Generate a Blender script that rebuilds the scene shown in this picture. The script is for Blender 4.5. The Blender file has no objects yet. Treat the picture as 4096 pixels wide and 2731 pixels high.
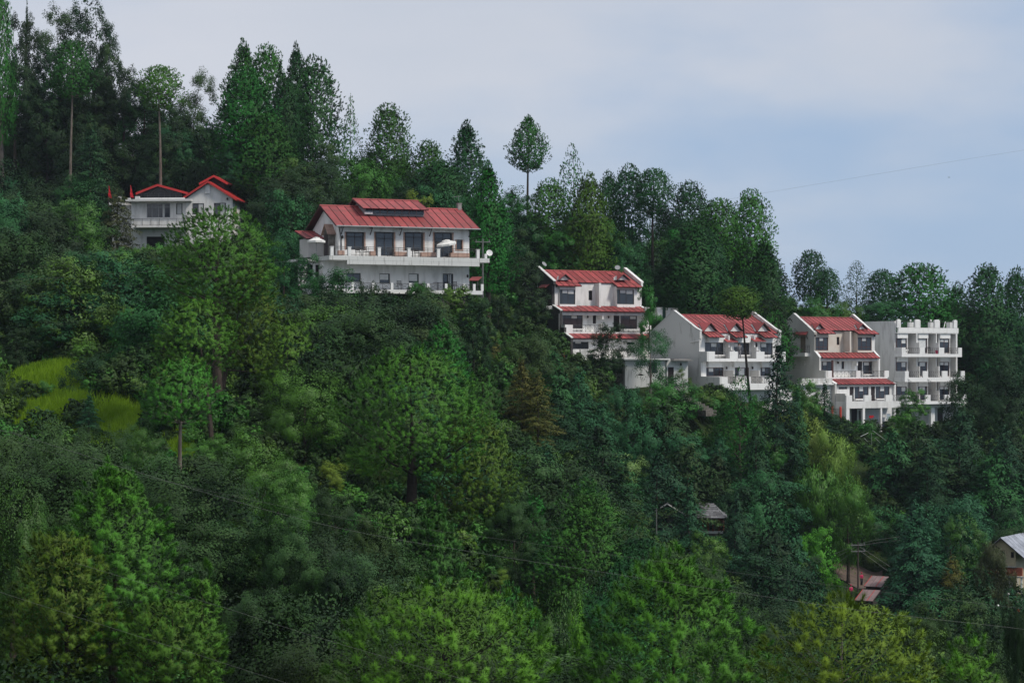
import bpy, math, random
import numpy as np
from mathutils import Vector
R = math.radians
S = bpy.context.scene
C = S.collection
# ------------------------------------------------------------------ camera
F = 9000.0; CU = 2048.0; CV = 1450.0           # focal length and horizon of the 4096 x 2731 photograph, in its pixels
cam_d = bpy.data.cameras.new('camera'); cam = bpy.data.objects.new('camera', cam_d); C.objects.link(cam)
cam_d.sensor_width = 36.0; cam_d.lens = F * 36.0 / 4096.0
cam_d.shift_y = (CV - 1365.5) / 4096.0
cam_d.clip_start = 1.0; cam_d.clip_end = 20000.0
cam.location = (0, 0, 0); cam.rotation_euler = (R(90), 0, 0)
S.camera = cam
# ------------------------------------------------------------------ sky and sun
SUN_EL, SUN_AZ = 48.0, 122.0                   # azimuth clockwise from +Y (away from the camera)
W = bpy.data.worlds.new('World'); S.world = W; W.use_nodes = True
nt = W.node_tree; N = nt.nodes; LK = nt.links; N.clear()
out = N.new('ShaderNodeOutputWorld'); mix = N.new('ShaderNodeMixShader')
bg1 = N.new('ShaderNodeBackground'); bg2 = N.new('ShaderNodeBackground')
sky = N.new('ShaderNodeTexSky'); sky.sky_type = 'NISHITA'; sky.sun_disc = False
sky.sun_elevation = R(SUN_EL); sky.sun_rotation = R(SUN_AZ); sky.air_density = 1.0; sky.dust_density = 2.0; sky.altitude = 1800
bg1.inputs[1].default_value = 0.09
LK.new(sky.outputs[0], bg1.inputs[0])
tc = N.new('ShaderNodeTexCoord'); sep = N.new('ShaderNodeSeparateXYZ'); LK.new(tc.outputs['Generated'], sep.inputs[0])
def wmath(op, a, b=None, clamp=False):
    m = N.new('ShaderNodeMath'); m.operation = op; m.use_clamp = clamp
    for i, q in enumerate((a, b)):
        if q is None: continue
        if isinstance(q, (int, float)): m.inputs[i].default_value = q
        else: LK.new(q, m.inputs[i])
    return m.outputs[0]
mp = N.new('ShaderNodeMapping'); mp.inputs['Scale'].default_value = (3.2, 3.2, 8.5); LK.new(tc.outputs['Generated'], mp.inputs[0])
mp.inputs['Location'].default_value = (0.35, 0.0, 0.21)
nz = N.new('ShaderNodeTexNoise'); nz.inputs['Scale'].default_value = 1.5; nz.inputs['Detail'].default_value = 5; nz.inputs['Roughness'].default_value = 0.52
LK.new(mp.outputs[0], nz.inputs['Vector'])
# cloud cover: thick to the left and overhead, thinning to clear haze low on the right
side = wmath('MULTIPLY', sep.outputs[0], -1.35)
up = wmath('MULTIPLY', sep.outputs[2], 1.9)
cov = wmath('ADD', wmath('ADD', side, up), wmath('MULTIPLY', wmath('SUBTRACT', nz.outputs[0], 0.5), 2.2))
cov = wmath('ADD', cov, 0.42)
mr = N.new('ShaderNodeMapRange'); mr.interpolation_type = 'SMOOTHSTEP'; LK.new(cov, mr.inputs[0])
mr.inputs[1].default_value = 0.0; mr.inputs[2].default_value = 1.0; mr.inputs[3].default_value = 0.0; mr.inputs[4].default_value = 1.0
mp2 = N.new('ShaderNodeMapping'); mp2.inputs['Scale'].default_value = (5, 5, 16); LK.new(tc.outputs['Generated'], mp2.inputs[0])
nz2 = N.new('ShaderNodeTexNoise'); nz2.inputs['Scale'].default_value = 1.1; nz2.inputs['Detail'].default_value = 4
LK.new(mp2.outputs[0], nz2.inputs['Vector'])
cr = N.new('ShaderNodeMix'); cr.data_type = 'RGBA'; LK.new(nz2.outputs[0], cr.inputs[0])
cr.inputs[6].default_value = (0.55, 0.605, 0.70, 1); cr.inputs[7].default_value = (0.73, 0.735, 0.79, 1)
hz = N.new('ShaderNodeMix'); hz.data_type = 'RGBA'; LK.new(mr.outputs[0], hz.inputs[0])
hz.inputs[6].default_value = (0.375, 0.505, 0.705, 1)      # thin blue haze where the cloud opens
LK.new(cr.outputs[2], hz.inputs[7])
LK.new(hz.outputs[2], bg2.inputs[0]); bg2.inputs[1].default_value = 1.0
mix.inputs[0].default_value = 0.88
LK.new(bg1.outputs[0], mix.inputs[1]); LK.new(bg2.outputs[0], mix.inputs[2]); LK.new(mix.outputs[0], out.inputs[0])
sun_d = bpy.data.lights.new('sun', 'SUN'); sun_d.energy = 2.6; sun_d.angle = R(10); sun_d.color = (1.0, 0.94, 0.84)
sun = bpy.data.objects.new('sun', sun_d); C.objects.link(sun)
sdir = Vector((math.sin(R(SUN_AZ)) * math.cos(R(SUN_EL)), math.cos(R(SUN_AZ)) * math.cos(R(SUN_EL)), math.sin(R(SUN_EL))))
sun.rotation_euler = sdir.to_track_quat('Z', 'Y').to_euler(); sun.location = sdir * 300
S.view_settings.view_transform = 'Standard'; S.view_settings.look = 'None'
S.view_settings.exposure = 0.0; S.view_settings.gamma = 1.0; S.view_settings.use_curve_mapping = False
S.render.engine = 'CYCLES'
S.cycles.max_bounces = 6; S.cycles.diffuse_bounces = 3; S.cycles.glossy_bounces = 2; S.cycles.transmission_bounces = 3
S.cycles.transparent_max_bounces = 4; S.cycles.volume_bounces = 0
S.cycles.use_denoising = True
try: S.cycles.denoiser = 'OPENIMAGEDENOISE'
except Exception: pass
S.cycles.caustics_reflective = False; S.cycles.caustics_refractive = False

# ------------------------------------------------------------------ helpers
def P(u, v, D):
    """the point at distance D along the sight line of photograph pixel (u, v)"""
    return Vector(((u - CU) / F * D, D, (CV - v) / F * D))
def tag(o, label=None, cat=None, group=None, kind=None):
    if label: o['label'] = label
    if cat: o['category'] = cat
    if group: o['group'] = group
    if kind: o['kind'] = kind
    return o
def empty(name, loc, rz=0.0, label=None, cat=None, group=None):
    o = bpy.data.objects.new(name, None); C.objects.link(o); o.location = loc; o.rotation_euler = (0, 0, rz); o.empty_display_size = 0.5
    return tag(o, label, cat, group)
MATS = {}
def mat(name, col, rough=0.7, col2=None, nscale=3.0, spec=0.3, metal=0.0, bump=0.0, stretch=(1, 1, 1), contrast=(0.35, 0.65), rand=0.0, trans=0.0):
    """principled material whose colour wanders between two tones on object space noise"""
    m = bpy.data.materials.new(name); m.use_nodes = True; t = m.node_tree; n = t.nodes; l = t.links
    b = n['Principled BSDF']; b.inputs['Roughness'].default_value = rough; b.inputs['Metallic'].default_value = metal
    b.inputs['Specular IOR Level'].default_value = spec
    c1 = (*col, 1); c2 = (*(col2 or [q * 0.82 for q in col]), 1)
    tc = n.new('ShaderNodeTexCoord'); mp = n.new('ShaderNodeMapping'); mp.inputs['Scale'].default_value = stretch; l.new(tc.outputs['Object'], mp.inputs[0])
    nz = n.new('ShaderNodeTexNoise'); nz.inputs['Scale'].default_value = nscale; nz.inputs['Detail'].default_value = 6; nz.inputs['Roughness'].default_value = 0.62
    l.new(mp.outputs[0], nz.inputs['Vector'])
    mr = n.new('ShaderNodeMapRange'); mr.inputs[1].default_value = contrast[0]; mr.inputs[2].default_value = contrast[1]; l.new(nz.outputs[0], mr.inputs[0])
    mx = n.new('ShaderNodeMix'); mx.data_type = 'RGBA'; mx.inputs[6].default_value = c1; mx.inputs[7].default_value = c2; l.new(mr.outputs[0], mx.inputs[0])
    src = mx.outputs[2]
    if rand:
        oi = n.new('ShaderNodeObjectInfo'); hs = n.new('ShaderNodeHueSaturation'); mv = n.new('ShaderNodeMapRange')
        mv.inputs[3].default_value = 1 - rand; mv.inputs[4].default_value = 1 + rand; l.new(oi.outputs['Random'], mv.inputs[0])
        l.new(mv.outputs[0], hs.inputs['Value']); l.new(src, hs.inputs['Color']); src = hs.outputs[0]
    l.new(src, b.inputs['Base Color'])
    if bump:
        bp = n.new('ShaderNodeBump'); bp.inputs['Strength'].default_value = bump; bp.inputs['Distance'].default_value = 0.05
        l.new(nz.outputs[0], bp.inputs['Height']); l.new(bp.outputs[0], b.inputs['Normal'])
    MATS[name] = m
    return m
def leafmat(name, ca, cb, rough=0.6, spec=0.22, trans=0.10):
    """foliage: each clump's own 'tone' picks between two leaf colours, each tree shifts a little"""
    m = bpy.data.materials.new(name); m.use_nodes = True; t = m.node_tree; n = t.nodes; l = t.links
    b = n['Principled BSDF']; b.inputs['Roughness'].default_value = rough; b.inputs['Specular IOR Level'].default_value = spec
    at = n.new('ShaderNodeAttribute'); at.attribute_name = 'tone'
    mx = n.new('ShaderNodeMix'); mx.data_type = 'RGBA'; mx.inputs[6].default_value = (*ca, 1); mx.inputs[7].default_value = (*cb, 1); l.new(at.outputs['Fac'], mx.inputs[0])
    oi = n.new('ShaderNodeObjectInfo'); hs = n.new('ShaderNodeHueSaturation')
    m1 = n.new('ShaderNodeMapRange'); m1.inputs[3].default_value = 0.8; m1.inputs[4].default_value = 1.22; l.new(oi.outputs['Random'], m1.inputs[0]); l.new(m1.outputs[0], hs.inputs['Value'])
    m2 = n.new('ShaderNodeMath'); m2.operation = 'MULTIPLY'; m2.inputs[1].default_value = 7.31; l.new(oi.outputs['Random'], m2.inputs[0])
    m3 = n.new('ShaderNodeMath'); m3.operation = 'FRACT'; l.new(m2.outputs[0], m3.inputs[0])
    m4 = n.new('ShaderNodeMapRange'); m4.inputs[3].default_value = 0.482; m4.inputs[4].default_value = 0.518; l.new(m3.outputs[0], m4.inputs[0]); l.new(m4.outputs[0], hs.inputs['Hue'])
    l.new(mx.outputs[2], hs.inputs['Color']); l.new(hs.outputs[0], b.inputs['Base Color'])
    tr = n.new('ShaderNodeBsdfTranslucent'); l.new(hs.outputs[0], tr.inputs['Color'])
    ms = n.new('ShaderNodeMixShader'); ms.inputs[0].default_value = trans
    l.new(b.outputs[0], ms.inputs[1]); l.new(tr.outputs[0], ms.inputs[2]); l.new(ms.outputs[0], n['Material Output'].inputs[0])
    MATS[name] = m
    return m

class MB:
    """collects boxes, prisms, quads and tubes into one mesh"""
    def __init__(s): s.v = []; s.f = []
    def poly(s, pts):
        i = len(s.v); s.v += [tuple(p) for p in pts]; s.f.append(tuple(range(i, i + len(pts)))); return s
    def box(s, x0, x1, y0, y1, z0, z1):
        if x1 < x0: x0, x1 = x1, x0
        if y1 < y0: y0, y1 = y1, y0
        if z1 < z0: z0, z1 = z1, z0
        i = len(s.v)
        s.v += [(x0, y0, z0), (x1, y0, z0), (x1, y1, z0), (x0, y1, z0), (x0, y0, z1), (x1, y0, z1), (x1, y1, z1), (x0, y1, z1)]
        s.f += [(i, i+3, i+2, i+1), (i+4, i+5, i+6, i+7), (i, i+1, i+5, i+4), (i+1, i+2, i+6, i+5), (i+2, i+3, i+7, i+6), (i+3, i, i+4, i+7)]
        return s
    def prism_x(s, pts, x0, x1):
        """polygon in (y, z) pushed along x"""
        n = len(pts); i = len(s.v)
        s.v += [(x0, y, z) for y, z in pts] + [(x1, y, z) for y, z in pts]
        s.f.append(tuple(range(i, i + n))); s.f.append(tuple(range(i + 2*n - 1, i + n - 1, -1)))
        for k in range(n): s.f.append((i + k, i + n + k, i + n + (k+1) % n, i + (k+1) % n))
        return s
    def prism_y(s, pts, y0, y1):
        n = len(pts); i = len(s.v)
        s.v += [(x, y0, z) for x, z in pts] + [(x, y1, z) for x, z in pts]
        s.f.append(tuple(range(i, i + n))); s.f.append(tuple(range(i + 2*n - 1, i + n - 1, -1)))
        for k in range(n): s.f.append((i + k, i + n + k, i + n + (k+1) % n, i + (k+1) % n))
        return s
    def tube(s, pts, rad, n=6, cap=True):
        pts = [Vector(p) for p in pts]
        if not hasattr(rad, '__len__'): rad = [rad] * len(pts)
        base = len(s.v)
        for k, p in enumerate(pts):
            d = (pts[min(k+1, len(pts)-1)] - pts[max(k-1, 0)])
            d = d.normalized() if d.length > 1e-9 else Vector((0, 0, 1))
            a = d.cross(Vector((0, 0, 1)) if abs(d.z) < 0.9 else Vector((1, 0, 0))).normalized(); b = d.cross(a)
            for q in range(n):
                w = 2 * math.pi * q / n
                s.v.append(tuple(p + (a * math.cos(w) + b * math.sin(w)) * rad[k]))
        for k in range(len(pts) - 1):
            for q in range(n):
                i0 = base + k*n + q; i1 = base + k*n + (q+1) % n
                s.f.append((i0, i1, i1 + n, i0 + n))
        if cap:
            s.f.append(tuple(base + q for q in range(n))[::-1]); s.f.append(tuple(base + (len(pts)-1)*n + q for q in range(n)))
        return s
    def lathe(s, prof, c=(0, 0, 0), n=14):
        """profile of (radius, z) turned about a vertical axis"""
        base = len(s.v); cx, cy, cz = c
        for r, z in prof:
            for q in range(n):
                w = 2*math.pi*q/n; s.v.append((cx + r*math.cos(w), cy + r*math.sin(w), cz + z))
        for k in range(len(prof) - 1):
            for q in range(n):
                i0 = base + k*n + q; i1 = base + k*n + (q+1) % n
                s.f.append((i0, i1, i1 + n, i0 + n))
        s.f.append(tuple(base + q for q in range(n))[::-1]); s.f.append(tuple(base + (len(prof)-1)*n + q for q in range(n)))
        return s
    def wall(s, x0, x1, z0, z1, y, th, holes=()):
        """a wall facing -y with real openings and their reveals"""
        xs = sorted({x0, x1, *[min(max(q, x0), x1) for h in holes for q in h[:2]]}); zs = sorted({z0, z1, *[min(max(q, z0), z1) for h in holes for q in h[2:4]]})
        solid = {}
        for i in range(len(xs) - 1):
            for j in range(len(zs) - 1):
                cx = (xs[i] + xs[i+1]) / 2; cz = (zs[j] + zs[j+1]) / 2
                solid[i, j] = not any(h[0] < cx < h[1] and h[2] < cz < h[3] for h in holes)
        yb = y + th
        for (i, j), ok in solid.items():
            if not ok: continue
            a, b, c, d = xs[i], xs[i+1], zs[j], zs[j+1]
            s.poly([(a, y, c), (b, y, c), (b, y, d), (a, y, d)]); s.poly([(b, yb, c), (a, yb, c), (a, yb, d), (b, yb, d)])
            if not solid.get((i-1, j)): s.poly([(a, yb, c), (a, y, c), (a, y, d), (a, yb, d)])
            if not solid.get((i+1, j)): s.poly([(b, y, c), (b, yb, c), (b, yb, d), (b, y, d)])
            if not solid.get((i, j-1)): s.poly([(a, yb, c), (b, yb, c), (b, y, c), (a, y, c)])
            if not solid.get((i, j+1)): s.poly([(a, y, d), (b, y, d), (b, yb, d), (a, yb, d)])
        return s
    def mesh(s, name, m):
        me = bpy.data.meshes.new(name); me.from_pydata(s.v, [], s.f); me.update()
        if m: me.materials.append(MATS[m] if isinstance(m, str) else m)
        return me
    def build(s, name, m, parent=None, loc=None, smooth=False):
        o = bpy.data.objects.new(name, s.mesh(name, m)); C.objects.link(o)
        if parent: o.parent = parent
        if loc is not None: o.location = loc
        if smooth:
            o.data.polygons.foreach_set('use_smooth', [True] * len(o.data.polygons))
        return o
def link_mesh(name, me, parent=None, loc=(0, 0, 0), rot=(0, 0, 0), scale=(1, 1, 1)):
    o = bpy.data.objects.new(name, me); C.objects.link(o); o.parent = parent; o.location = loc; o.rotation_euler = rot; o.scale = scale
    return o

# ------------------------------------------------------------------ materials
mat('white_plaster', (0.76, 0.755, 0.745), 0.85, (0.40, 0.395, 0.375), 1.1, 0.2, stretch=(1.4, 1.4, 0.35), contrast=(0.46, 0.86))
mat('white_paint', (0.81, 0.805, 0.795), 0.75, (0.50, 0.49, 0.47), 1.8, 0.2, stretch=(1.3, 1.3, .5), contrast=(0.52, 0.92))
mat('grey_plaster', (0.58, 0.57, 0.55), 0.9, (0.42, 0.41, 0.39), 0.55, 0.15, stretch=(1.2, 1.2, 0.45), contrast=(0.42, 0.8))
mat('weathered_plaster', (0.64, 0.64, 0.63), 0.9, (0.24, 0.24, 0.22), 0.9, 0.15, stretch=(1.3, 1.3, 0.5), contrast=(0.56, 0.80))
mat('cream_plaster', (0.68, 0.635, 0.575), 0.85, (0.61, 0.55, 0.48), 0.8, 0.2)
mat('stained_concrete', (0.64, 0.645, 0.63), 0.9, (0.10, 0.10, 0.085), 2.2, 0.15, stretch=(2.2, 2.2, 0.22), contrast=(0.54, 0.80))
mat('dark_stone', (0.075, 0.072, 0.070), 0.9, (0.035, 0.034, 0.034), 5.0, 0.2, bump=0.6)
mat('stone_wall', (0.21, 0.195, 0.175), 0.9, (0.09, 0.082, 0.075), 2.4, 0.2, bump=0.5, rand=0.25)
mat('red_roof', (0.33, 0.066, 0.068), 0.6, (0.19, 0.062, 0.052), 1.3, 0.3, rand=0.25, contrast=(0.45, 0.78))
mat('bright_red_roof', (0.52, 0.035, 0.03), 0.5, (0.40, 0.03, 0.03), 0.7, 0.4, rand=0.06)
mat('roof_seam', (0.085, 0.022, 0.026), 0.6)
mat('roof_underside', (0.06, 0.045, 0.045), 0.8)
mat('window_frame', (0.035, 0.030, 0.030), 0.5)
mat('brown_frame', (0.085, 0.035, 0.030), 0.5)
mat('terracotta_trim', (0.42, 0.29, 0.235), 0.8, (0.32, 0.20, 0.16), 4.0)
mat('glass', (0.018, 0.024, 0.034), 0.08, (0.03, 0.036, 0.045), 0.6, 0.75, rand=0.2)
mat('dark_glass', (0.010, 0.011, 0.014), 0.12, (0.016, 0.016, 0.018), 0.6, 0.35)
mat('blind', (0.66, 0.67, 0.67), 0.8, (0.55, 0.56, 0.56), 3.0)
mat('dark_interior', (0.018, 0.017, 0.018), 0.9)
mat('dark_door', (0.028, 0.020, 0.021), 0.6)
mat('wood_door', (0.21, 0.165, 0.12), 0.7, (0.15, 0.115, 0.08), 6.0, stretch=(1, 1, 0.2))
mat('iron_railing', (0.055, 0.055, 0.058), 0.5)
mat('grey_metal', (0.30, 0.31, 0.32), 0.5)
mat('tin_roof', (0.40, 0.42, 0.47), 0.45, (0.20, 0.21, 0.24), 1.4, 0.5, rand=0.15)
mat('slate_roof', (0.17, 0.17, 0.18), 0.8, (0.10, 0.10, 0.105), 3.0, rand=0.35)
mat('pink_tin', (0.26, 0.185, 0.185), 0.8, (0.18, 0.13, 0.13), 2.0, rand=0.12)
mat('red_paint', (0.55, 0.035, 0.03), 0.6)
mat('orange_red_paint', (0.62, 0.075, 0.05), 0.6)
mat('orange_paint', (0.62, 0.16, 0.04), 0.7)
mat('orange_tile', (0.36, 0.14, 0.085), 0.8, (0.23, 0.09, 0.06), 4.0, rand=0.2)
mat('yellow_plaster', (0.42, 0.36, 0.24), 0.9, (0.31, 0.27, 0.19), 1.0)
mat('brick_red', (0.34, 0.10, 0.055), 0.85, (0.25, 0.07, 0.045), 3.0)
mat('canvas', (0.78, 0.77, 0.74), 0.8, (0.70, 0.69, 0.66), 2.0)
mat('green_paint', (0.03, 0.09, 0.06), 0.7)
mat('teal_door', (0.06, 0.22, 0.26), 0.7)
mat('blue_plastic', (0.02, 0.03, 0.28), 0.5)
mat('pale_cloth', (0.50, 0.58, 0.64), 0.9)
mat('red_cloth', (0.50, 0.02, 0.03), 0.9)
mat('pink_cloth', (0.62, 0.03, 0.10), 0.9, (0.38, 0.02, 0.10), 6.0)
mat('grey_cloth', (0.22, 0.22, 0.24), 0.9)
mat('dark_cloth', (0.02, 0.018, 0.024), 0.9)
mat('skin', (0.27, 0.16, 0.11), 0.6)
mat('hair', (0.012, 0.010, 0.010), 0.6)
mat('bark_brown', (0.085, 0.068, 0.055), 0.95, (0.035, 0.028, 0.024), 4.0, 0.1, stretch=(2, 2, 0.5), bump=0.8)
mat('bark_pale', (0.20, 0.175, 0.15), 0.95, (0.10, 0.082, 0.068), 3.0, 0.1, stretch=(2, 2, 0.5), bump=0.6)
mat('bark_dark', (0.035, 0.030, 0.026), 0.95, (0.018, 0.015, 0.013), 4.0, 0.1, bump=0.6)
mat('bird', (0.012, 0.011, 0.012), 0.7)
mat('cable', (0.20, 0.21, 0.20), 0.5)
mat('pole_metal', (0.16, 0.165, 0.16), 0.6)
mat('pole_wood', (0.06, 0.045, 0.04), 0.9)
mat('pipe_white', (0.42, 0.46, 0.43), 0.6)
mat('lamp_globe', (0.82, 0.82, 0.80), 0.3)
mat('dirt_road', (0.155, 0.115, 0.095), 0.95, (0.10, 0.078, 0.066), 1.2)
mat('lawn', (0.075, 0.105, 0.035), 0.95, (0.04, 0.065, 0.022), 2.5)
mat('tank', (0.055, 0.06, 0.07), 0.7, (0.09, 0.09, 0.10), 1.0)
mat('slab', (0.34, 0.33, 0.32), 0.9, (0.22, 0.21, 0.20), 2.0)
leafmat('pine_bright', (0.050, 0.125, 0.016), (0.084, 0.250, 0.022), 0.6, 0.2)
leafmat('pine_front', (0.050, 0.130, 0.014), (0.092, 0.275, 0.020), 0.6, 0.2)
leafmat('leaf_dark', (0.014, 0.042, 0.010), (0.037, 0.085, 0.017), 0.6, 0.2)
leafmat('pine_mid', (0.026, 0.088, 0.016), (0.040, 0.205, 0.026), 0.6, 0.2)
leafmat('pine_olive', (0.058, 0.099, 0.010), (0.077, 0.170, 0.015), 0.6, 0.2)
leafmat('pine_lime', (0.075, 0.150, 0.014), (0.150, 0.270, 0.020), 0.6, 0.2)
leafmat('pine_dark', (0.010, 0.066, 0.016), (0.023, 0.109, 0.022), 0.55, 0.22)
leafmat('oak_grey', (0.022, 0.057, 0.014), (0.049, 0.105, 0.025), 0.6, 0.2)
leafmat('oak_dark', (0.009, 0.034, 0.009), (0.020, 0.056, 0.014), 0.6, 0.2)
leafmat('leaf_green', (0.022, 0.108, 0.012), (0.053, 0.194, 0.020), 0.5, 0.3)
leafmat('leaf_olive', (0.040, 0.101, 0.011), (0.082, 0.192, 0.019), 0.5, 0.3)
leafmat('leaf_bright', (0.060, 0.221, 0.016), (0.139, 0.370, 0.025), 0.6, 0.2)
leafmat('leaf_lime', (0.075, 0.140, 0.014), (0.125, 0.205, 0.022), 0.6, 0.2)
leafmat('leaf_teal', (0.013, 0.075, 0.025), (0.032, 0.133, 0.038), 0.6, 0.18)
leafmat('leaf_pale', (0.098, 0.168, 0.039), (0.182, 0.276, 0.072), 0.5, 0.35)
leafmat('willow', (0.106, 0.173, 0.027), (0.185, 0.274, 0.041), 0.55, 0.25)
leafmat('cedar_blue', (0.015, 0.083, 0.034), (0.038, 0.144, 0.050), 0.6, 0.18)
leafmat('cedar_dark', (0.008, 0.044, 0.018), (0.023, 0.077, 0.025), 0.6, 0.18)
leafmat('cypress_brown', (0.033, 0.051, 0.016), (0.070, 0.088, 0.025), 0.6, 0.25)
leafmat('cypress_gold', (0.070, 0.080, 0.016), (0.125, 0.125, 0.022), 0.6, 0.2)
leafmat('grass_blade', (0.110, 0.260, 0.012), (0.210, 0.410, 0.020), 0.7, 0.15, 0.35)

# ------------------------------------------------------------------ terrain
_gp = [  # (u, v, D) where the ground lies, read off the photograph
 (-900,1050,262),(0,1180,250),(640,1130,255),(300,960,272),(0,760,282),(300,700,285),(-900,560,300),(640,720,290),(0,560,300),(1000,760,300),(1100,900,270),
 (1300,1230,206),(1600,1235,203),(1900,1215,206),(1250,960,235),(1600,850,235),(2000,960,250),(2060,1190,262),(2120,1480,258),(2260,1545,246),(3350,1722,266),(3580,1722,274),(3720,1732,276),(3870,1740,280),(3110,1590,272),(3200,1650,262),(1800,780,290),(2200,960,295),
 (2180,1500,252),(2420,1560,248),(2600,1560,238),(2350,1160,280),(2700,1290,262),(2960,1310,262),(2400,1060,305),(2900,1210,300),
 (2850,1650,232),(3100,1660,236),(3350,1725,254),(3700,1730,262),(3900,1640,280),(3300,1340,290),(3650,1360,292),(4000,1530,300),(5200,1700,300),(3300,1290,320),(4100,1480,330),
 (300,1470,163),(300,1770,150),(-900,1700,155),(600,1760,149),(860,1720,150),(900,1610,165),(1100,1650,170),(1000,1250,200),(600,1400,180),(100,1330,185),
 (1500,1500,180),(1600,2100,140),(1640,2200,132),(2000,2280,150),(2000,2400,140),(2000,1600,212),(2200,1900,202),(2500,1800,224),
 (2600,2205,206),(2750,2205,209),(2900,2200,212),(2750,2330,196),(3100,1950,230),(2760,1900,222),(3450,2240,228),(3450,2400,215),(3900,2050,238),(4000,2420,212),(4000,2560,205),(5200,2350,225),(3300,2700,180),
 (-900,2500,105),(100,2600,98),(700,2100,128),(800,2600,98),(-900,2100,130),(400,2150,125)]
_pts = []; _zz = []
for u, v, D in _gp:
    p = P(u, v, D); _pts.append((p.x, p.y)); _zz.append(p.z)
for x, y, z in [(-70,60,-22),(0,60,-24),(70,60,-28),(-30,92,-23),(0,95,-26),(40,100,-29),(25,130,-28),(70,130,-33),(45,165,-30),(-70,25,-14),(0,25,-13),(70,25,-15),(0,0,-2.2),(-60,-20,0),(60,-20,0),
                (0,-60,6),(-60,350,30),(0,350,2),(60,350,-6),(120,300,-14),(-120,300,40),(-120,200,10),(120,200,-30),(-120,100,-14),(120,100,-34),
                (-60,420,10),(0,420,-25),(60,420,-35),(140,420,-50),(-140,420,20)]:
    _pts.append((x, y)); _zz.append(z)
_pts = np.array(_pts); _zz = np.array(_zz)
def _phi(d): return d
_n = len(_pts)
_d = np.linalg.norm(_pts[:, None] - _pts[None], axis=2)
_A = np.zeros((_n + 3, _n + 3)); _A[:_n, :_n] = _phi(_d) - np.eye(_n) * 0.25
_A[:_n, _n] = 1; _A[:_n, _n+1:] = _pts / 100; _A[_n, :_n] = 1; _A[_n+1:, :_n] = (_pts / 100).T
_w = np.linalg.solve(_A, np.concatenate([_zz, np.zeros(3)]))
def gz_arr(x, y):
    x = np.asarray(x, float); y = np.asarray(y, float)
    sh = x.shape; q = np.stack([x.ravel(), y.ravel()], 1)
    r = np.zeros(len(q))
    for i in range(0, len(q), 4000):
        c = q[i:i+4000]; d = np.linalg.norm(c[:, None] - _pts[None], axis=2)
        r[i:i+4000] = _phi(d) @ _w[:_n] + _w[_n] + (c / 100) @ _w[_n+1:]
    q0, q1 = q[:, 0], q[:, 1]
    r = r + 0.35 * np.sin(q0 * 0.31 + q1 * 0.17) + 0.25 * np.sin(q0 * 0.83 - q1 * 0.47)
    far = np.maximum(np.maximum(q1 - 420, np.abs(q0) - 170), 0)
    r = np.where(far > 0, r * np.exp(-far / 60) + (-70 - far * 0.10) * (1 - np.exp(-far / 60)), r)
    return r.reshape(sh)
def gz(x, y): return float(gz_arr(np.array([x]), np.array([y]))[0])
# terraces cut for the road by the sheds
_gx = np.concatenate([np.linspace(-2600, -170, 26)[:-1], np.linspace(-170, -96, 16)[:-1], np.linspace(-96, 96, 129), np.linspace(96, 170, 16)[1:], np.linspace(170, 2600, 26)[1:]])
_gy = np.concatenate([np.linspace(-400, -20, 12)[:-1], np.linspace(-20, 90, 40)[:-1], np.linspace(90, 330, 161), np.linspace(330, 430, 26)[1:], np.linspace(430, 4200, 36)[1:]])
GX, GY = np.meshgrid(_gx, _gy)
GZ = gz_arr(GX, GY)
gm = bpy.data.meshes.new('ground')
nx, ny = len(_gx), len(_gy)
gv = np.stack([GX.ravel(), GY.ravel(), GZ.ravel()], 1)
ii = (np.arange(ny - 1)[:, None] * nx + np.arange(nx - 1)[None]).ravel()
gf = np.stack([ii, ii + 1, ii + nx + 1, ii + nx], 1)
gm.from_pydata(gv.tolist(), [], gf.tolist()); gm.update()
gm.polygons.foreach_set('use_smooth', [True] * len(gm.polygons))
def ground_material():
    m = bpy.data.materials.new('hillside'); m.use_nodes = True; t = m.node_tree; n = t.nodes; l = t.links
    b = n['Principled BSDF']; b.inputs['Roughness'].default_value = 0.95; b.inputs['Specular IOR Level'].default_value = 0.1
    tc = n.new('ShaderNodeTexCoord')
    def noise(sc, det=6):
        z = n.new('ShaderNodeTexNoise'); z.inputs['Scale'].default_value = sc; z.inputs['Detail'].default_value = det; z.inputs['Roughness'].default_value = 0.65; l.new(tc.outputs['Object'], z.inputs['Vector']); return z
    a = noise(0.09); c = noise(0.9); d = noise(4.0)
    r1 = n.new('ShaderNodeValToRGB'); l.new(c.outputs[0], r1.inputs[0])
    e = r1.color_ramp.elements; e[0].position = 0.3; e[0].color = (0.010, 0.024, 0.008, 1); e[1].position = 0.7; e[1].color = (0.026, 0.060, 0.014, 1)
    r2 = n.new('ShaderNodeValToRGB'); l.new(d.outputs[0], r2.inputs[0])
    e = r2.color_ramp.elements; e[0].position = 0.3; e[0].color = (0.026, 0.034, 0.014, 1); e[1].position = 0.7; e[1].color = (0.040, 0.078, 0.016, 1)
    mr = n.new('ShaderNodeMapRange'); mr.inputs[1].default_value = 0.45; mr.inputs[2].default_value = 0.6; l.new(a.outputs[0], mr.inputs[0])
    mx = n.new('ShaderNodeMix'); mx.data_type = 'RGBA'; l.new(mr.outputs[0], mx.inputs[0]); l.new(r1.outputs[0], mx.inputs[6]); l.new(r2.outputs[0], mx.inputs[7])
    l.new(mx.outputs[2], b.inputs['Base Color'])
    bp = n.new('ShaderNodeBump'); bp.inputs['Strength'].default_value = 0.8; bp.inputs['Distance'].default_value = 0.4; l.new(d.outputs[0], bp.inputs['Height']); l.new(bp.outputs[0], b.inputs['Normal'])
    return m
gm.materials.append(ground_material())
ground = bpy.data.objects.new('hillside_ground', gm); C.objects.link(ground); ground['kind'] = 'structure'
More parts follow.
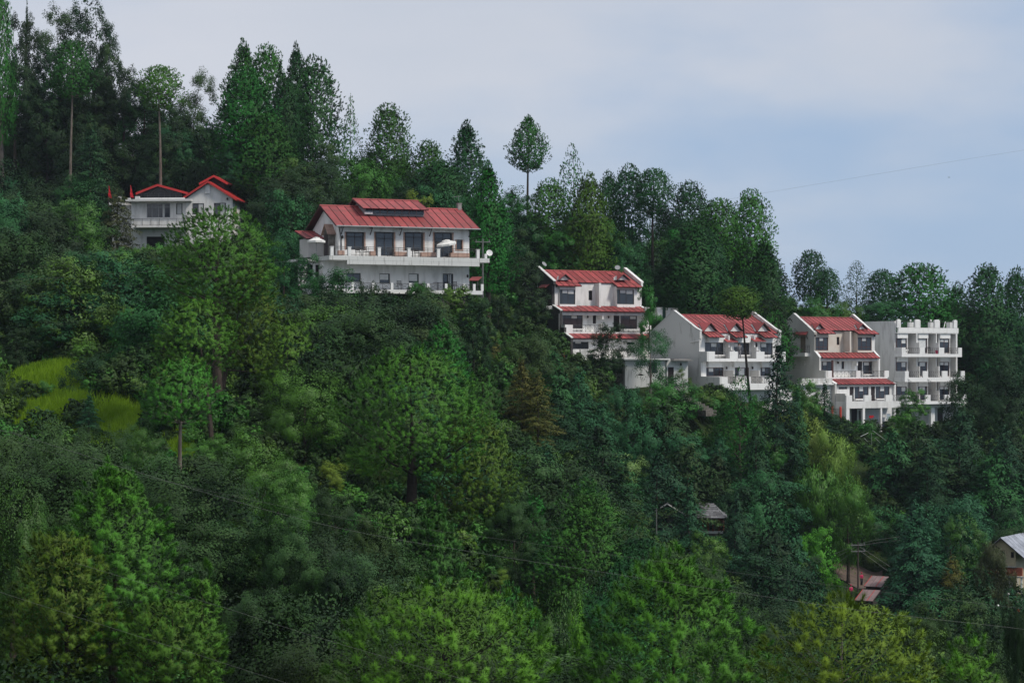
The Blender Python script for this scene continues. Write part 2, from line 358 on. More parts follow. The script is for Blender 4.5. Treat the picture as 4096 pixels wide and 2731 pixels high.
# ================================================================== buildings
class House:
    """a building standing at distance D with its front turned by yaw; u, v are photograph pixels read on one of its planes"""
    def __init__(s, name, label, cat, u0, v0, D, yaw, group=None):
        s.D = D; s.a = R(yaw); s.o = P(u0, v0, D); s.c = math.cos(s.a); s.s = math.sin(s.a)
        s.root = empty(name, s.o, s.a, label, cat, group)
    def x(s, u, y=0.0):
        k = (u - CU) / F
        return (k * (s.D + y*s.c) - s.o.x + y*s.s) / (s.c - k*s.s)
    def z(s, v, x=0.0, y=0.0):
        return (CV - v) / F * (s.D + x*s.s + y*s.c) - s.o.z
    def w(s, x, y, z):
        return Vector((s.o.x + x*s.c - y*s.s, s.o.y + x*s.s + y*s.c, s.o.z + z))
    def ground(s, x, y):
        p = s.w(x, y, 0); return gz(p.x, p.y) - s.o.z
def window(h, x0, x1, z0, z1, y, cols=2, transom=None, frame='window_frame', blind=None, name='window', t=0.055, glass='glass', sill=None, curtain=None):
    """a framed window set in an opening at plane y; each light is its own pane"""
    m = MB(); yf = y + 0.07; yb = y + 0.13
    m.box(x0, x1, yf, yb, z1 - t, z1); m.box(x0, x1, yf, yb, z0, z0 + t); m.box(x0, x0 + t, yf, yb, z0 + t, z1 - t); m.box(x1 - t, x1, yf, yb, z0 + t, z1 - t)
    xs = [x0 + t + (x1 - x0 - 2*t) * k / cols for k in range(cols + 1)] if isinstance(cols, int) else [x0 + (x1 - x0) * q for q in cols]
    for k in range(1, len(xs) - 1): m.box(xs[k] - t*0.5, xs[k] + t*0.5, yf + 0.01, yb - 0.01, z0 + t, z1 - t)
    zs = [z0 + t, z1 - t]
    if transom:
        zt = z0 + (z1 - z0) * transom; m.box(x0 + t, x1 - t, yf + 0.013, yb - 0.013, zt - t*0.45, zt + t*0.45); zs = [z0 + t, zt, z1 - t]
    f = m.build(name, frame, h.root)
    for i in range(len(xs) - 1):
        for j in range(len(zs) - 1):
            g = MB().box(xs[i] + 0.02, xs[i+1] - 0.02, yb - 0.035, yb - 0.02, zs[j] + 0.012, zs[j+1] - 0.012); g.build('pane', glass, f)
    if blind:
        for (a, b, c) in blind:   # from fraction a to b of the width, hanging down by c of the height
            MB().box(x0 + t + (x1-x0-2*t)*a, x0 + t + (x1-x0-2*t)*b, yb - 0.06, yb - 0.04, z1 - t - (z1-z0)*c, z1 - t).build('blind', 'blind', f)
    if curtain:
        for (a, b) in curtain:
            q = MB(); n = 6
            for k in range(n):
                xa = x0 + t + (x1-x0-2*t) * (a + (b-a)*k/n); xb = x0 + t + (x1-x0-2*t) * (a + (b-a)*(k+0.8)/n)
                q.box(xa, xb, yb - 0.07 + 0.015*(k % 2), yb - 0.045, z0 + t, z1 - t)
            q.build('curtain', 'blind', f)
    if sill: MB().box(x0 - 0.08, x1 + 0.08, y - sill, y + 0.05, z0 - 0.12, z0 - 0.01).build('sill', 'white_paint', f)
    return f
def door(h, x0, x1, z0, z1, y, m='dark_door', name='door', handle=True):
    d = MB().box(x0, x1, y + 0.06, y + 0.11, z0, z1)
    d.box(x0 - 0.05, x0, y + 0.02, y + 0.12, z0, z1 + 0.05).box(x1, x1 + 0.05, y + 0.02, y + 0.12, z0, z1 + 0.05).box(x0, x1, y + 0.02, y + 0.12, z1, z1 + 0.05)
    o = d.build(name, m, h.root)
    if handle: MB().box(x1 - 0.14, x1 - 0.10, y, y + 0.059, z0 + (z1-z0)*0.42, z0 + (z1-z0)*0.52).build('handle', 'grey_metal', o)
    return o
def roof_plane(h, x0, x1, ye, ze, yr, zr, n, sheet='red_roof', name='roof', ridge=True, th=0.09, fascia=True, shear=0.0):
    """one slope of a seamed metal roof from eave (ye, ze) to ridge (yr, zr): n separate sheets between raised dark seams"""
    m = MB(); d = Vector((0, yr - ye, zr - ze)); L = d.length; d.normalize(); nrm = Vector((0, -d.z, d.y))
    if nrm.z < 0: nrm = -nrm
    def q(x, s_, t): p = Vector((x, ye, ze)) + d*s_*L + nrm*t; return (p.x, p.y, p.z)
    i = len(m.v)
    m.v += [q(x0, 0, 0), q(x1, 0, 0), q(x1, 1, 0), q(x0, 1, 0), q(x0, 0, -th), q(x1, 0, -th), q(x1, 1, -th), q(x0, 1, -th)]
    m.f += [(0,1,2,3), (7,6,5,4), (0,4,5,1), (1,5,6,2), (2,6,7,3), (3,7,4,0)]
    w = (x1 - x0) / n
    for k in range(n + 1):
        xc = x0 + w*k; a = max(x0, xc - 0.026); b = min(x1, xc + 0.026)
        j = len(m.v)
        m.v += [q(a, -0.01, 0.002), q(b, -0.01, 0.002), q(b, 1, 0.002), q(a, 1, 0.002), q(a, -0.01, 0.055), q(b, -0.01, 0.055), q(b, 1, 0.055), q(a, 1, 0.055)]
        m.f += [tuple(j + e for e in f) for f in ((0,3,2,1), (4,5,6,7), (0,1,5,4), (1,2,6,5), (2,3,7,6), (3,0,4,7))]
    ro = m.build(name, 'roof_seam', h.root)
    s = MB(); a, b = 0.03, w - 0.03
    def ql(x, s_, t): p = d*s_*L + nrm*t; return (x, p.y, p.z)
    s.v += [ql(a, 0, 0.004), ql(b, 0, 0.004), ql(b, 1, 0.004), ql(a, 1, 0.004), ql(a, -0.012, 0.022), ql(b, -0.012, 0.022), ql(b, 1, 0.022), ql(a, 1, 0.022)]
    s.f += [(0,3,2,1), (4,5,6,7), (0,1,5,4), (1,2,6,5), (2,3,7,6), (3,0,4,7)]
    me = s.mesh('roof_sheet', sheet)
    for k in range(n): link_mesh('roof_sheet', me, ro, (x0 + w*k, ye, ze))
    if ridge:
        MB().tube([(x0 - 0.03, yr, zr + 0.03), (x1 + 0.03, yr, zr + 0.03)], 0.085, 8).build('ridge_cap', sheet, ro)
    return ro
def gable_dormer(h, xc, hw, yf, ze, zr, slope, sheet='red_roof'):
    """a little gablet standing out of the roof: two red slopes, dark soffit, white triangle; slope = rise per run of the roof it runs into"""
    m = MB(); rise = zr - ze
    run = rise / slope
    yb = yf + run + 0.35; o = 0.28
    tri = [(xc - hw, ze), (xc + hw, ze), (xc, zr - 0.05)]
    m.prism_y([(xc - hw + 0.12, ze), (xc + hw - 0.12, ze), (xc, zr - 0.16)], yf + 0.32, yb)
    b = m.build('dormer', 'white_plaster', h.root)
    for sgn in (-1, 1):
        s = MB()
        a0 = (xc, yf - 0.02, zr); a1 = (xc + sgn*(hw + 0.06), yf - 0.02, ze - 0.02); b1 = (xc + sgn*(hw + 0.06), yf + 0.10, ze - 0.02); b0 = (xc, yf + run + 0.05, zr)
        up = 0.035
        s.v += [a0, a1, b1, b0] + [(p[0], p[1], p[2] + up) for p in (a0, a1, b1, b0)]
        s.f += [(0,1,2,3), (7,6,5,4), (0,4,5,1), (1,5,6,2), (2,6,7,3), (3,7,4,0)]
        s.build('dormer_sheet', sheet, b)
        s2 = MB(); s2.v += [(q_[0], q_[1] + 0.004, q_[2] - 0.06) for q_ in s.v[:4]] + [(q_[0], q_[1] + 0.004, q_[2] - 0.005) for q_ in s.v[:4]]; s2.f += s.f; s2.build('dormer_soffit', 'roof_underside', b)
    return b
def railing(h, p0, p1, z0, z1, n, style='x', name='railing', m='iron_railing', r=0.018):
    """an iron railing between two (x, y) points"""
    k = MB(); p0 = Vector((p0[0], p0[1], 0)); p1 = Vector((p1[0], p1[1], 0))
    def q(t, z): v = p0.lerp(p1, t); return (v.x, v.y, z)
    k.tube([q(0, z1), q(1, z1)], r*1.3, 5); k.tube([q(0, z0 + 0.06), q(1, z0 + 0.06)], r, 5)
    if style == 'bars2': k.tube([q(0, z1 - 0.17), q(1, z1 - 0.17)], r, 5)
    if style == 'curl': k.tube([q(0, z1 - 0.16), q(1, z1 - 0.16)], r*0.8, 4)
    for i in range(n + 1):
        t = i / n; k.tube([q(t, z0), q(t, z1)], r, 5)
        if i < n:
            t2 = (i + 1) / n
            if style == 'x':
                k.tube([q(t, z0 + 0.06), q(t2, z1)], r*0.6, 4); k.tube([q(t, z1), q(t2, z0 + 0.06)], r*0.6, 4)
            if style == 'curl':
                pts = [q(t + (t2 - t)*(0.5 + 0.32*math.sin(a)), z0 + 0.06 + (z1 - z0 - 0.24)*(0.5 - 0.5*math.cos(a*0.5))) for a in [j*math.pi/4 for j in range(9)]]
                k.tube(pts, r*0.6, 4)
    return k.build(name, m, h.root)
def part(h, name, m, *boxes):
    k = MB()
    for b in boxes: k.box(*b)
    return k.build(name, m, h.root)
def lamp_on_wall(h, x, y, z):
    k = MB(); k.box(x - 0.03, x + 0.03, y - 0.14, y, z + 0.10, z + 0.14); k.lathe([(0.02, 0.12), (0.11, 0.06), (0.09, -0.12), (0.03, -0.16)], (x, y - 0.16, z), 8)
    return k.build('wall_lamp', 'window_frame', h.root)
def downpipe(h, pts, m='iron_railing', r=0.045): return MB().tube(pts, r, 6).build('downpipe', m, h.root)

# ------------------------------------------------------------------ A: the large house with the terrace
def big_house():
    h = House('terrace_house', 'wide white house with long red seamed roof above a stained concrete terrace', 'house', 1355, 1022, 205, 23)
    X, Z = h.x, h.z
    xR = X(1877); zE = Z(903); zRdg = Z(824, 0, 3.9); dep = 7.6
    zf = 0.0; zt = zE + 0.05
    wins = [(540, 755, 520), (885, 1105, 520), (1230, 1450, 522), (1578, 1790, 525)]
    holes = []; wl = []
    for i, (a, b, t) in enumerate(wins):
        xa, xb = X(1200 + a/2.94), X(1200 + b/2.94); z1 = Z(750 + t/2.94, xa); z0 = 0.04 if i in (1, 3) else 0.55
        holes.append((xa, xb, z0, z1)); wl.append((xa, xb, z0, z1))
    sx0, sx1 = X(1200 + 1840/2.94), X(1200 + 1905/2.94); sz1, sz0 = Z(750 + 612/2.94, sx0), Z(750 + 730/2.94, sx0); holes.append((sx0, sx1, sz0, sz1))
    MB().wall(0, xR, zf, zt, 0, 0.25, holes).build('front_wall', 'white_plaster', h.root)
    # gable ends and back
    g = [(0, zf), (dep, zf), (dep, zt), (dep*0.5, zRdg - 0.12), (0, zt)]
    k = MB(); k.prism_x([(0.252, zf)] + g[1:4] + [(0.252, zt + 0.07)], -0.002, 0.25); k.prism_x([(0.252, zf)] + g[1:4] + [(0.252, zt + 0.07)], xR - 0.25, xR + 0.002); k.box(0.25, xR - 0.25, dep - 0.25, dep - 0.01, zf, zt - 0.1)
    k.build('gable_wall', 'white_plaster', h.root)
    for (xa, xb, z0, z1) in wl:
        window(h, xa + 0.06, xb - 0.06, z0, z1 - 0.03, 0, 2, 0.74, 'window_frame', t=0.075)
        part(h, 'window_surround', 'terracotta_trim', (xa - 0.13, xa, -0.03, 0.06, z0, z1)); part(h, 'window_surround', 'terracotta_trim', (xb, xb + 0.13, -0.03, 0.06, z0, z1))
    window(h, sx0, sx1, sz0, sz1, 0, 1, None, 'window_frame', t=0.06)
    part(h, 'window_surround', 'terracotta_trim', (sx0 - 0.12, sx0, -0.03, 0.06, sz0, sz1), (sx1, sx1 + 0.12, -0.03, 0.06, sz0, sz1), (sx0 - 0.12, sx1 + 0.12, -0.03, 0.06, sz0 - 0.1, sz0))
    # roof: eave overhang, 17 sheets
    ov = 0.75; sl = (zRdg - zE) / (dep*0.5 + ov)
    roof_plane(h, -0.55, xR + 0.75, -ov, zE, dep*0.5, zRdg, 18)
    roof_plane(h, -0.55, xR + 0.75, dep + ov, zE, dep*0.5 + 0.02, zRdg, 18, ridge=False)
    MB().tube([(-0.5, -ov - 0.08, zE - 0.06), (xR + 0.8, -ov - 0.08, zE - 0.06)], 0.07, 6).build('gutter', 'grey_metal', h.root)
    # raised ridge vent with its own little roof
    ca, cb = X(1462, 1.7), X(1695, 1.7); c0 = Z(853, ca, 1.6); c1 = Z(832, ca, 1.6)
    k = MB().box(ca, cb, 1.75, dep - 1.75, zRdg - 1.0, c1 + 0.15)
    k.prism_x([(1.75, c1 + 0.15), (dep - 1.75, c1 + 0.15), (dep*0.5, c1 + 0.75)], ca + 0.01, cb - 0.01)
    k.build('ridge_vent_wall', 'grey_metal', h.root)
    kf = MB()
    for q in range(9):
        xx = ca + (cb - ca)*q/8; kf.box(xx - 0.035, xx + 0.035, 1.70, 1.749, c0 - 0.05, c1 + 0.1)
    kf.box(ca, cb, 1.69, 1.748, c1 + 0.11, c1 + 0.17); kf.build('ridge_vent_frame', 'grey_metal', h.root)
    for q in range(8):
        xx = ca + (cb - ca)*q/8; MB().box(xx + 0.05, xx + (cb-ca)/8 - 0.05, 1.72, 1.74, c0, c1 + 0.08).build('vent_pane', 'glass', h.root)
    e2 = Z(832, X(1450, 0.9), 0.9); r2 = Z(798, X(1430, dep*0.5), dep*0.5)
    roof_plane(h, X(1452, 0.9), X(1716, 0.9), 1.0, e2, dep*0.5, r2, 8)
    roof_plane(h, X(1452, 0.9), X(1716, 0.9), dep - 1.0, e2, dep*0.5 + 0.02, r2, 8, ridge=False)
    MB().box(X(1461, 1.3), X(1491, 1.3), 1.30, 1.6, c0 - 0.08, c0 + 0.10).build('roof_light', 'white_paint', h.root)
    # eave brackets
    for u in (1365, 1481, 1599, 1718, 1875):
        xx = X(u); k = MB(); k.box(xx - 0.04, xx + 0.04, -0.62, -0.005, zE - 0.18, zE - 0.10); k.tube([(xx, -0.02, zE - 0.75), (xx, -0.58, zE - 0.16)], 0.045, 6); k.build('eave_bracket', 'window_frame', h.root)
    downpipe(h, [(-0.25, -0.75, zE - 0.1), (0.1, -0.1, zE - 0.7), (0.22, -0.09, zE - 1.2), (0.22, -0.09, 0.0)])
    # chimney with aerial
    cx = X(1838, dep*0.5); MB().box(cx - 0.18, cx + 0.18, dep*0.5 - 0.1, dep*0.5 + 0.3, zRdg - 0.5, zRdg + 0.55).box(cx - 0.22, cx + 0.22, dep*0.5 - 0.14, dep*0.5 + 0.34, zRdg + 0.552, zRdg + 0.62).build('chimney', 'slab', h.root)
    k = MB().tube([(cx, dep*0.5 + 0.2, zRdg + 0.9), (cx, dep*0.5 + 0.2, zRdg + 1.35)], 0.02, 5)
    for a in range(5): k.tube([(cx - 0.5 + a*0.18, dep*0.5 + 0.2, zRdg + 1.22 + a*0.02), (cx - 0.5 + a*0.18, dep*0.5 + 0.5, zRdg + 1.22 + a*0.02)], 0.014, 4)
    k.tube([(cx - 0.6, dep*0.5 + 0.35, zRdg + 1.2), (cx + 0.35, dep*0.5 + 0.35, zRdg + 1.32)], 0.015, 4); k.build('aerial', 'grey_metal', h.root)
    # gabled porch on the left wall with arched doorway
    px0 = -0.62; pz = Z(750 + 440/2.94, 0, 1.6)
    k = MB(); k.prism_x([(1.0, 0), (2.5, 0), (2.5, pz - 0.75), (1.75, pz - 0.05), (1.0, pz - 0.75)], px0, -0.004); k.build('porch', 'stone_wall', h.root)
    MB().box(px0 - 0.02, px0 - 0.003, 1.25, 2.25, 0.0, 2.0).build('porch_door', 'dark_door', h.root)
    for sg in (-1, 1):
        k = MB(); k.poly([(px0 - 0.2, 1.75, pz), (0, 1.75, pz), (0, 1.75 + sg*1.0, pz - 0.95), (px0 - 0.2, 1.75 + sg*1.0, pz - 0.95)]); k.poly([(px0 - 0.2, 1.75, pz + 0.07), (px0 - 0.2, 1.75 + sg*1.0, pz - 0.88), (0, 1.75 + sg*1.0, pz - 0.88), (0, 1.75, pz + 0.07)])
        k.poly([(px0 - 0.2, 1.75, pz), (px0 - 0.2, 1.75 + sg*1.0, pz - 0.95), (px0 - 0.2, 1.75 + sg*1.0, pz - 0.88), (px0 - 0.2, 1.75, pz + 0.07)]); k.build('porch_roof', 'terracotta_trim', h.root)
    # back wing with its own red eave, seen left of the gable
    part(h, 'back_wing', 'grey_plaster', (-1.5, -0.003, 4.4, 7.0, 0, 1.75))
    roof_plane(h, -1.9, -0.003, 3.9, 1.72, 7.1, 2.5, 3)
    lamp_on_wall(h, 0.3, -0.01, 1.7)
    # terrace slab, beam, posts, railing
    yt = -2.3; tz1 = Z(1022.5, 0, yt); tx0, tx1 = X(1318, yt), X(1958, yt); bx0, bx1 = X(1389, yt), X(1919, yt)
    zs = Z(1040, 0, yt); zb = Z(1056, 0, yt)
    part(h, 'terrace_slab', 'stained_concrete', (tx0, tx1, yt, 3.0, zs, tz1 - 0.004))
    part(h, 'terrace_beam', 'stained_concrete', (bx0, bx1, yt + 0.012, yt + 0.5, zb, zs - 0.001))
    us = [1327, 1397, 1516, 1635, 1753, 1911]; xs = [X(u, yt + 0.15) for u in us]; ptop = Z(991, xs[2], yt)
    for xx in xs:
        p = MB().box(xx - 0.14, xx + 0.14, yt + 0.02, yt + 0.30, tz1, ptop).box(xx - 0.17, xx + 0.17, yt - 0.01, yt + 0.33, ptop + 0.001, ptop + 0.05).build('terrace_post', 'white_paint', h.root)
    MB().box(X(1945, yt) - 0.1, X(1945, yt) + 0.1, yt + 0.02, yt + 0.25, tz1, tz1 + 0.42).build('terrace_post', 'white_paint', h.root)
    for a, b in zip(xs[:-1], xs[1:]): railing(h, (a + 0.15, yt + 0.16), (b - 0.15, yt + 0.16), tz1 + 0.02, tz1 + 0.82, max(3, int((b - a)/0.95)), 'bars2')
    for a, b in ((1579, 1626), (1683, 1745), (1800, 1875), (1352, 1376), (1480, 1500)):
        xa, xb = X(a, -0.55), X(b, -0.55); part(h, 'planter', 'terracotta_trim', (xa, xb, -0.75, -0.35, 0, 0.42))
    # lower storey
    lz0 = Z(1172); lx0 = X(1293)
    lw = [(935, 1058, 1010, 1130), (1278, 1398, 1012, 1120), (545, 715, 1003, 1110)]
    holes = []; ww = []
    for a, b, t, u in lw:
        xa, xb = X(1200 + a/2.94), X(1200 + b/2.94); ww.append((xa, xb, Z(750 + u/2.94, xa), Z(750 + t/2.94, xa)))
    dx0, dx1 = X(1200 + 1678/2.94), X(1200 + 1803/2.94); dz1 = Z(750 + 1012/2.94, dx0)
    ex0, ex1 = X(1200 + 385/2.94), X(1200 + 450/2.94); ez1, ez0 = Z(750 + 1005/2.94, ex0), Z(750 + 1100/2.94, ex0)
    holes = [*ww, (dx0, dx1, lz0 + 0.3, dz1), (ex0, ex1, ez0, ez1)]
    MB().wall(lx0, xR, lz0, zs - 0.01, -0.004, 0.25, holes).build('lower_wall', 'white_plaster', h.root)
    part(h, 'lower_side_wall', 'white_plaster', (xR - 0.27, xR - 0.006, 0.25, dep, lz0, zs - 0.012)); part(h, 'lower_side_wall', 'white_plaster', (lx0 + 0.004, lx0 + 0.26, 0.25, dep, lz0, zs - 0.012))
    window(h, *ww[0], 0, 1, None, 'window_frame', blind=[(0.0, 0.9, 0.55)], t=0.06); window(h, *ww[1], 0, 1, None, 'window_frame', blind=[(0.0, 0.9, 0.72)], t=0.06); window(h, *ww[2], 0, 2, None, 'window_frame', t=0.06)
    window(h, dx0, dx1, lz0 + 0.3, dz1, 0, 2, None, 'window_frame', name='glass_door', t=0.08, curtain=[(0.56, 0.66), (0.74, 0.84)])
    MB().box(ex0, ex1, 0.12, 0.2, ez0, ez1).build('dark_opening', 'dark_interior', h.root)
    lamp_on_wall(h, X(1868), -0.01, Z(1104, xR))
    # left annex with two dark openings
    aw0, aw1 = X(1195, 1.2), X(1294, 1.2); oz1, oz0 = Z(1058, aw0, 1.2), Z(1118, aw0, 1.2)
    op = [(X(1229, 1.2), X(1252, 1.2), oz0, oz1), (X(1262, 1.2), X(1292, 1.2) - 0.05, oz0, oz1)]
    MB().wall(aw0, aw1, Z(1168), Z(1046, aw0, 1.2), 1.2, 0.25, op).build('annex_wall', 'white_plaster', h.root)
    for o in op: MB().box(o[0], o[1], 1.34, 1.42, o[2], o[3]).build('dark_opening', 'dark_interior', h.root)
    part(h, 'annex_roof', 'stained_concrete', (aw0 - 0.3, aw1, 0.9, 4.2, Z(1046, aw0, 1.2) + 0.002, Z(1046, aw0, 1.2) + 0.22))
    # lower balcony
    yb = -2.1; b1, b0 = Z(1156, 0, yb), Z(1171.5, 0, yb); bl, br = X(1290, yb), X(1931, yb)
    part(h, 'balcony_slab', 'white_plaster', (bl, br, yb, -0.01, b0, b1))
    us = [1340, 1410, 1492, 1567, 1640, 1712, 1784, 1855, 1896, 1928]; xs = [X(u, yb + 0.12) for u in us]; pt = Z(1132, xs[4], yb)
    for xx in xs: MB().box(xx - 0.12, xx + 0.12, yb + 0.015, yb + 0.24, b1 + 0.001, pt).build('balcony_post', 'white_paint', h.root)
    for a, b in zip(xs[:-1], xs[1:]): railing(h, (a + 0.13, yb + 0.12), (b - 0.13, yb + 0.12), b1 + 0.02, pt - 0.06, 2, 'x' if b - a > 1 else 'bars')
    part(h, 'retaining_wall', 'stone_wall', (lx0 - 0.5, br - 0.6, yb + 0.5, yb + 0.9, b0 - 5.0, b0 - 0.35), )
    part(h, 'soffit_beam', 'dark_stone', (lx0 - 0.4, br - 0.4, yb + 0.45, -0.02, b0 - 0.34, b0 - 0.002))
    return h, yt, tz1, yb, b1
HB, yT, zT, yB, zB = big_house()

def chair(loc, rz, label, m='iron_railing', group=None):
    t = empty('terrace_chair', loc, rz, label, 'chair', group)
    MB().box(-0.22, 0.22, -0.22, 0.22, 0.42, 0.46).build('seat', m, t)
    k = MB(); k.tube([(-0.2, 0.2, 0.46), (-0.2, 0.27, 0.9)], 0.018, 5); k.tube([(0.2, 0.2, 0.46), (0.2, 0.27, 0.9)], 0.018, 5)
    for z in (0.58, 0.70, 0.82): k.box(-0.2, 0.2, 0.215 + (z-0.5)*0.14, 0.235 + (z-0.5)*0.14, z - 0.03, z + 0.03)
    k.build('backrest', m, t)
    for a, b in ((-1, -1), (1, -1), (-1, 1), (1, 1)): MB().tube([(a*0.19, b*0.19, 0.42), (a*0.22, b*0.22, 0)], 0.016, 5).build('leg', m, t)
    return t
def table(loc, label, r=0.42, m='iron_railing', group=None):
    t = empty('terrace_table', loc, 0, label, 'table', group)
    MB().lathe([(r, 0.72), (r, 0.75)], n=14).build('tabletop', m, t); MB().lathe([(0.04, 0.03), (0.035, 0.719)], n=8).build('column', m, t); MB().lathe([(0.26, 0), (0.24, 0.029)], n=10).build('base', m, t)
    return t
def parasol(loc, tilt, r, hgt, label):
    t = empty('parasol', loc, 0, label, 'parasol')
    MB().tube([(0, 0, 0), (0, 0, hgt - 0.05)], 0.03, 6).build('pole', 'grey_metal', t)
    MB().lathe([(0.3, 0), (0.28, 0.08)], n=10).build('base', 'slab', t)
    k = MB(); n = 8; top = (0, 0, hgt + 0.12)
    rim = [(r*math.cos(2*math.pi*q/n), r*math.sin(2*math.pi*q/n), hgt - 0.22) for q in range(n)]
    low = [(p[0], p[1], hgt - 0.40) for p in rim]; mid = [(p[0]*0.36, p[1]*0.36, hgt + 0.0) for p in rim]
    for q in range(n):
        w = (q + 1) % n
        k.poly([mid[q], rim[q], rim[w], mid[w]]); k.poly([rim[q], low[q], low[w], rim[w]]); k.poly([mid[q], mid[w], (mid[w][0]*.2, mid[w][1]*.2, hgt - 0.02), (mid[q][0]*.2, mid[q][1]*.2, hgt - 0.02)])
    c = k.build('canopy', 'canvas', t); c.rotation_euler = tilt
    k = MB()
    up = [(p[0]*0.40, p[1]*0.40, hgt + 0.06) for p in rim]
    for q in range(n): k.poly([top, up[q], up[(q+1) % n]]); k.poly([up[q], (up[q][0], up[q][1], hgt + 0.0), (up[(q+1) % n][0], up[(q+1) % n][1], hgt + 0.0), up[(q+1) % n]])
    v = k.build('vent_cap', 'canvas', t); v.rotation_euler = tilt
    return t
p = P(1265, 962, 203.2); g_ = HB.w(HB.x(1265, 0.6), 0.6, -0.2)
parasol((p.x, p.y, p.z - 2.0), (0, 0, 0), 0.82, 2.2, 'small white parasol standing beside the gable wall of the terrace house')
px = HB.x(1795, -1.2); q = HB.w(px, -1.2, zT)
parasol(q, (0.10, -0.20, 0.3), 0.95, 1.62, 'tilted white parasol on the terrace in front of the fourth tall window')
for i, (u, d, lab) in enumerate([(1432, 0.3, 'dark chair on the terrace below the first tall window'), (1465, 2.6, 'dark chair with its back to the first pillar gap on the terrace'), (1560, 0.2, 'dark chair on the terrace before the second tall window'), (1668, 2.9, 'dark chair on the terrace before the third tall window')]):
    chair(HB.w(HB.x(u, -1.3), -1.3, zT), d, lab)
table(HB.w(HB.x(1448, -1.35), -1.35, zT), 'round dark table on the terrace below the first tall window')
table(HB.w(HB.x(1650, -1.35), -1.35, zT), 'round dark table on the terrace before the third tall window')
for u, lab in ((1600, 'dark low armchair at the left end of the lower balcony'), (1790, 'dark armchair by the glass door of the lower balcony'), (1822, 'second dark armchair right of the glass door on the lower balcony')):
    chair(HB.w(HB.x(u, -1.2), -1.2, zB), 0.4, lab, 'dark_cloth')
table(HB.w(HB.x(1752, -1.1), -1.1, zB), 'dark covered grill table left of the glass door on the lower balcony', 0.5, 'dark_cloth')
# satellite dish on its stand at the right end of the terrace
t = empty('satellite_dish', HB.w(HB.x(1957, -2.0), -2.0, zT), 0, 'round pale satellite dish at the right end of the concrete terrace', 'satellite dish')
MB().tube([(0, 0, 0), (0, 0, 0.5)], 0.025, 6).build('stand', 'grey_metal', t)
k = MB().lathe([(0.02, 0.0), (0.15, 0.02), (0.27, 0.07), (0.30, 0.10), (0.27, 0.085), (0.1, 0.03)], n=16); d = k.build('dish', 'white_paint', t, (0, -0.05, 0.5)); d.rotation_euler = (R(72), 0, R(15))
MB().tube([(0, -0.1, 0.5), (0.03, -0.42, 0.48)], 0.012, 5).build('arm', 'grey_metal', t)

def utility_pole(u, vt, vb, D, label, m='pole_metal', r=0.11, arms=2):
    b = P(u, vb, D); tp = P(u, vt, D); g0 = gz(b.x, b.y); zb_ = min(b.z, g0)
    t = empty('utility_pole', (b.x, b.y, zb_ - 0.3), 0.3, label, 'utility pole'); H = tp.z - zb_ + 0.3
    MB().tube([(0, 0, 0), (0, 0, H)], [r, r*0.7], 8).build('pole', m, t)
    for a in range(arms):
        k = MB().box(-0.75, 0.75, -0.05, 0.05, H - 0.35 - a*0.6, H - 0.26 - a*0.6); k.build('crossarm', 'pole_metal', t)
        for sx in (-0.65, 0.0, 0.65): MB().lathe([(0.035, 0), (0.055, 0.05), (0.03, 0.10), (0.05, 0.14), (0.02, 0.18)], (sx, 0, H - 0.259 - a*0.6), 8).build('insulator', 'pole_metal', t)
    return t, H
utility_pole(1931, 955, 1140, 213, 'grey utility pole with crossarm behind the right end of the terrace', arms=1)
# ------------------------------------------------------------------ B: the terraced villas further down the slope
def side_profile(h, name, m, pts, x0, x1): return MB().prism_x(pts, x0, x1).build(name, m, h.root)
def coping(h, pts, x0, x1, m='white_paint', th=0.09):
    """a thin capping running along (y, z) points on top of a side wall"""
    k = MB()
    for (a, b) in zip(pts[:-1], pts[1:]):
        k.prism_x([(a[0], a[1] + 0.003), (b[0], b[1] + 0.003), (b[0], b[1] + th), (a[0], a[1] + th)], x0, x1)
    return k.build('coping', m, h.root)

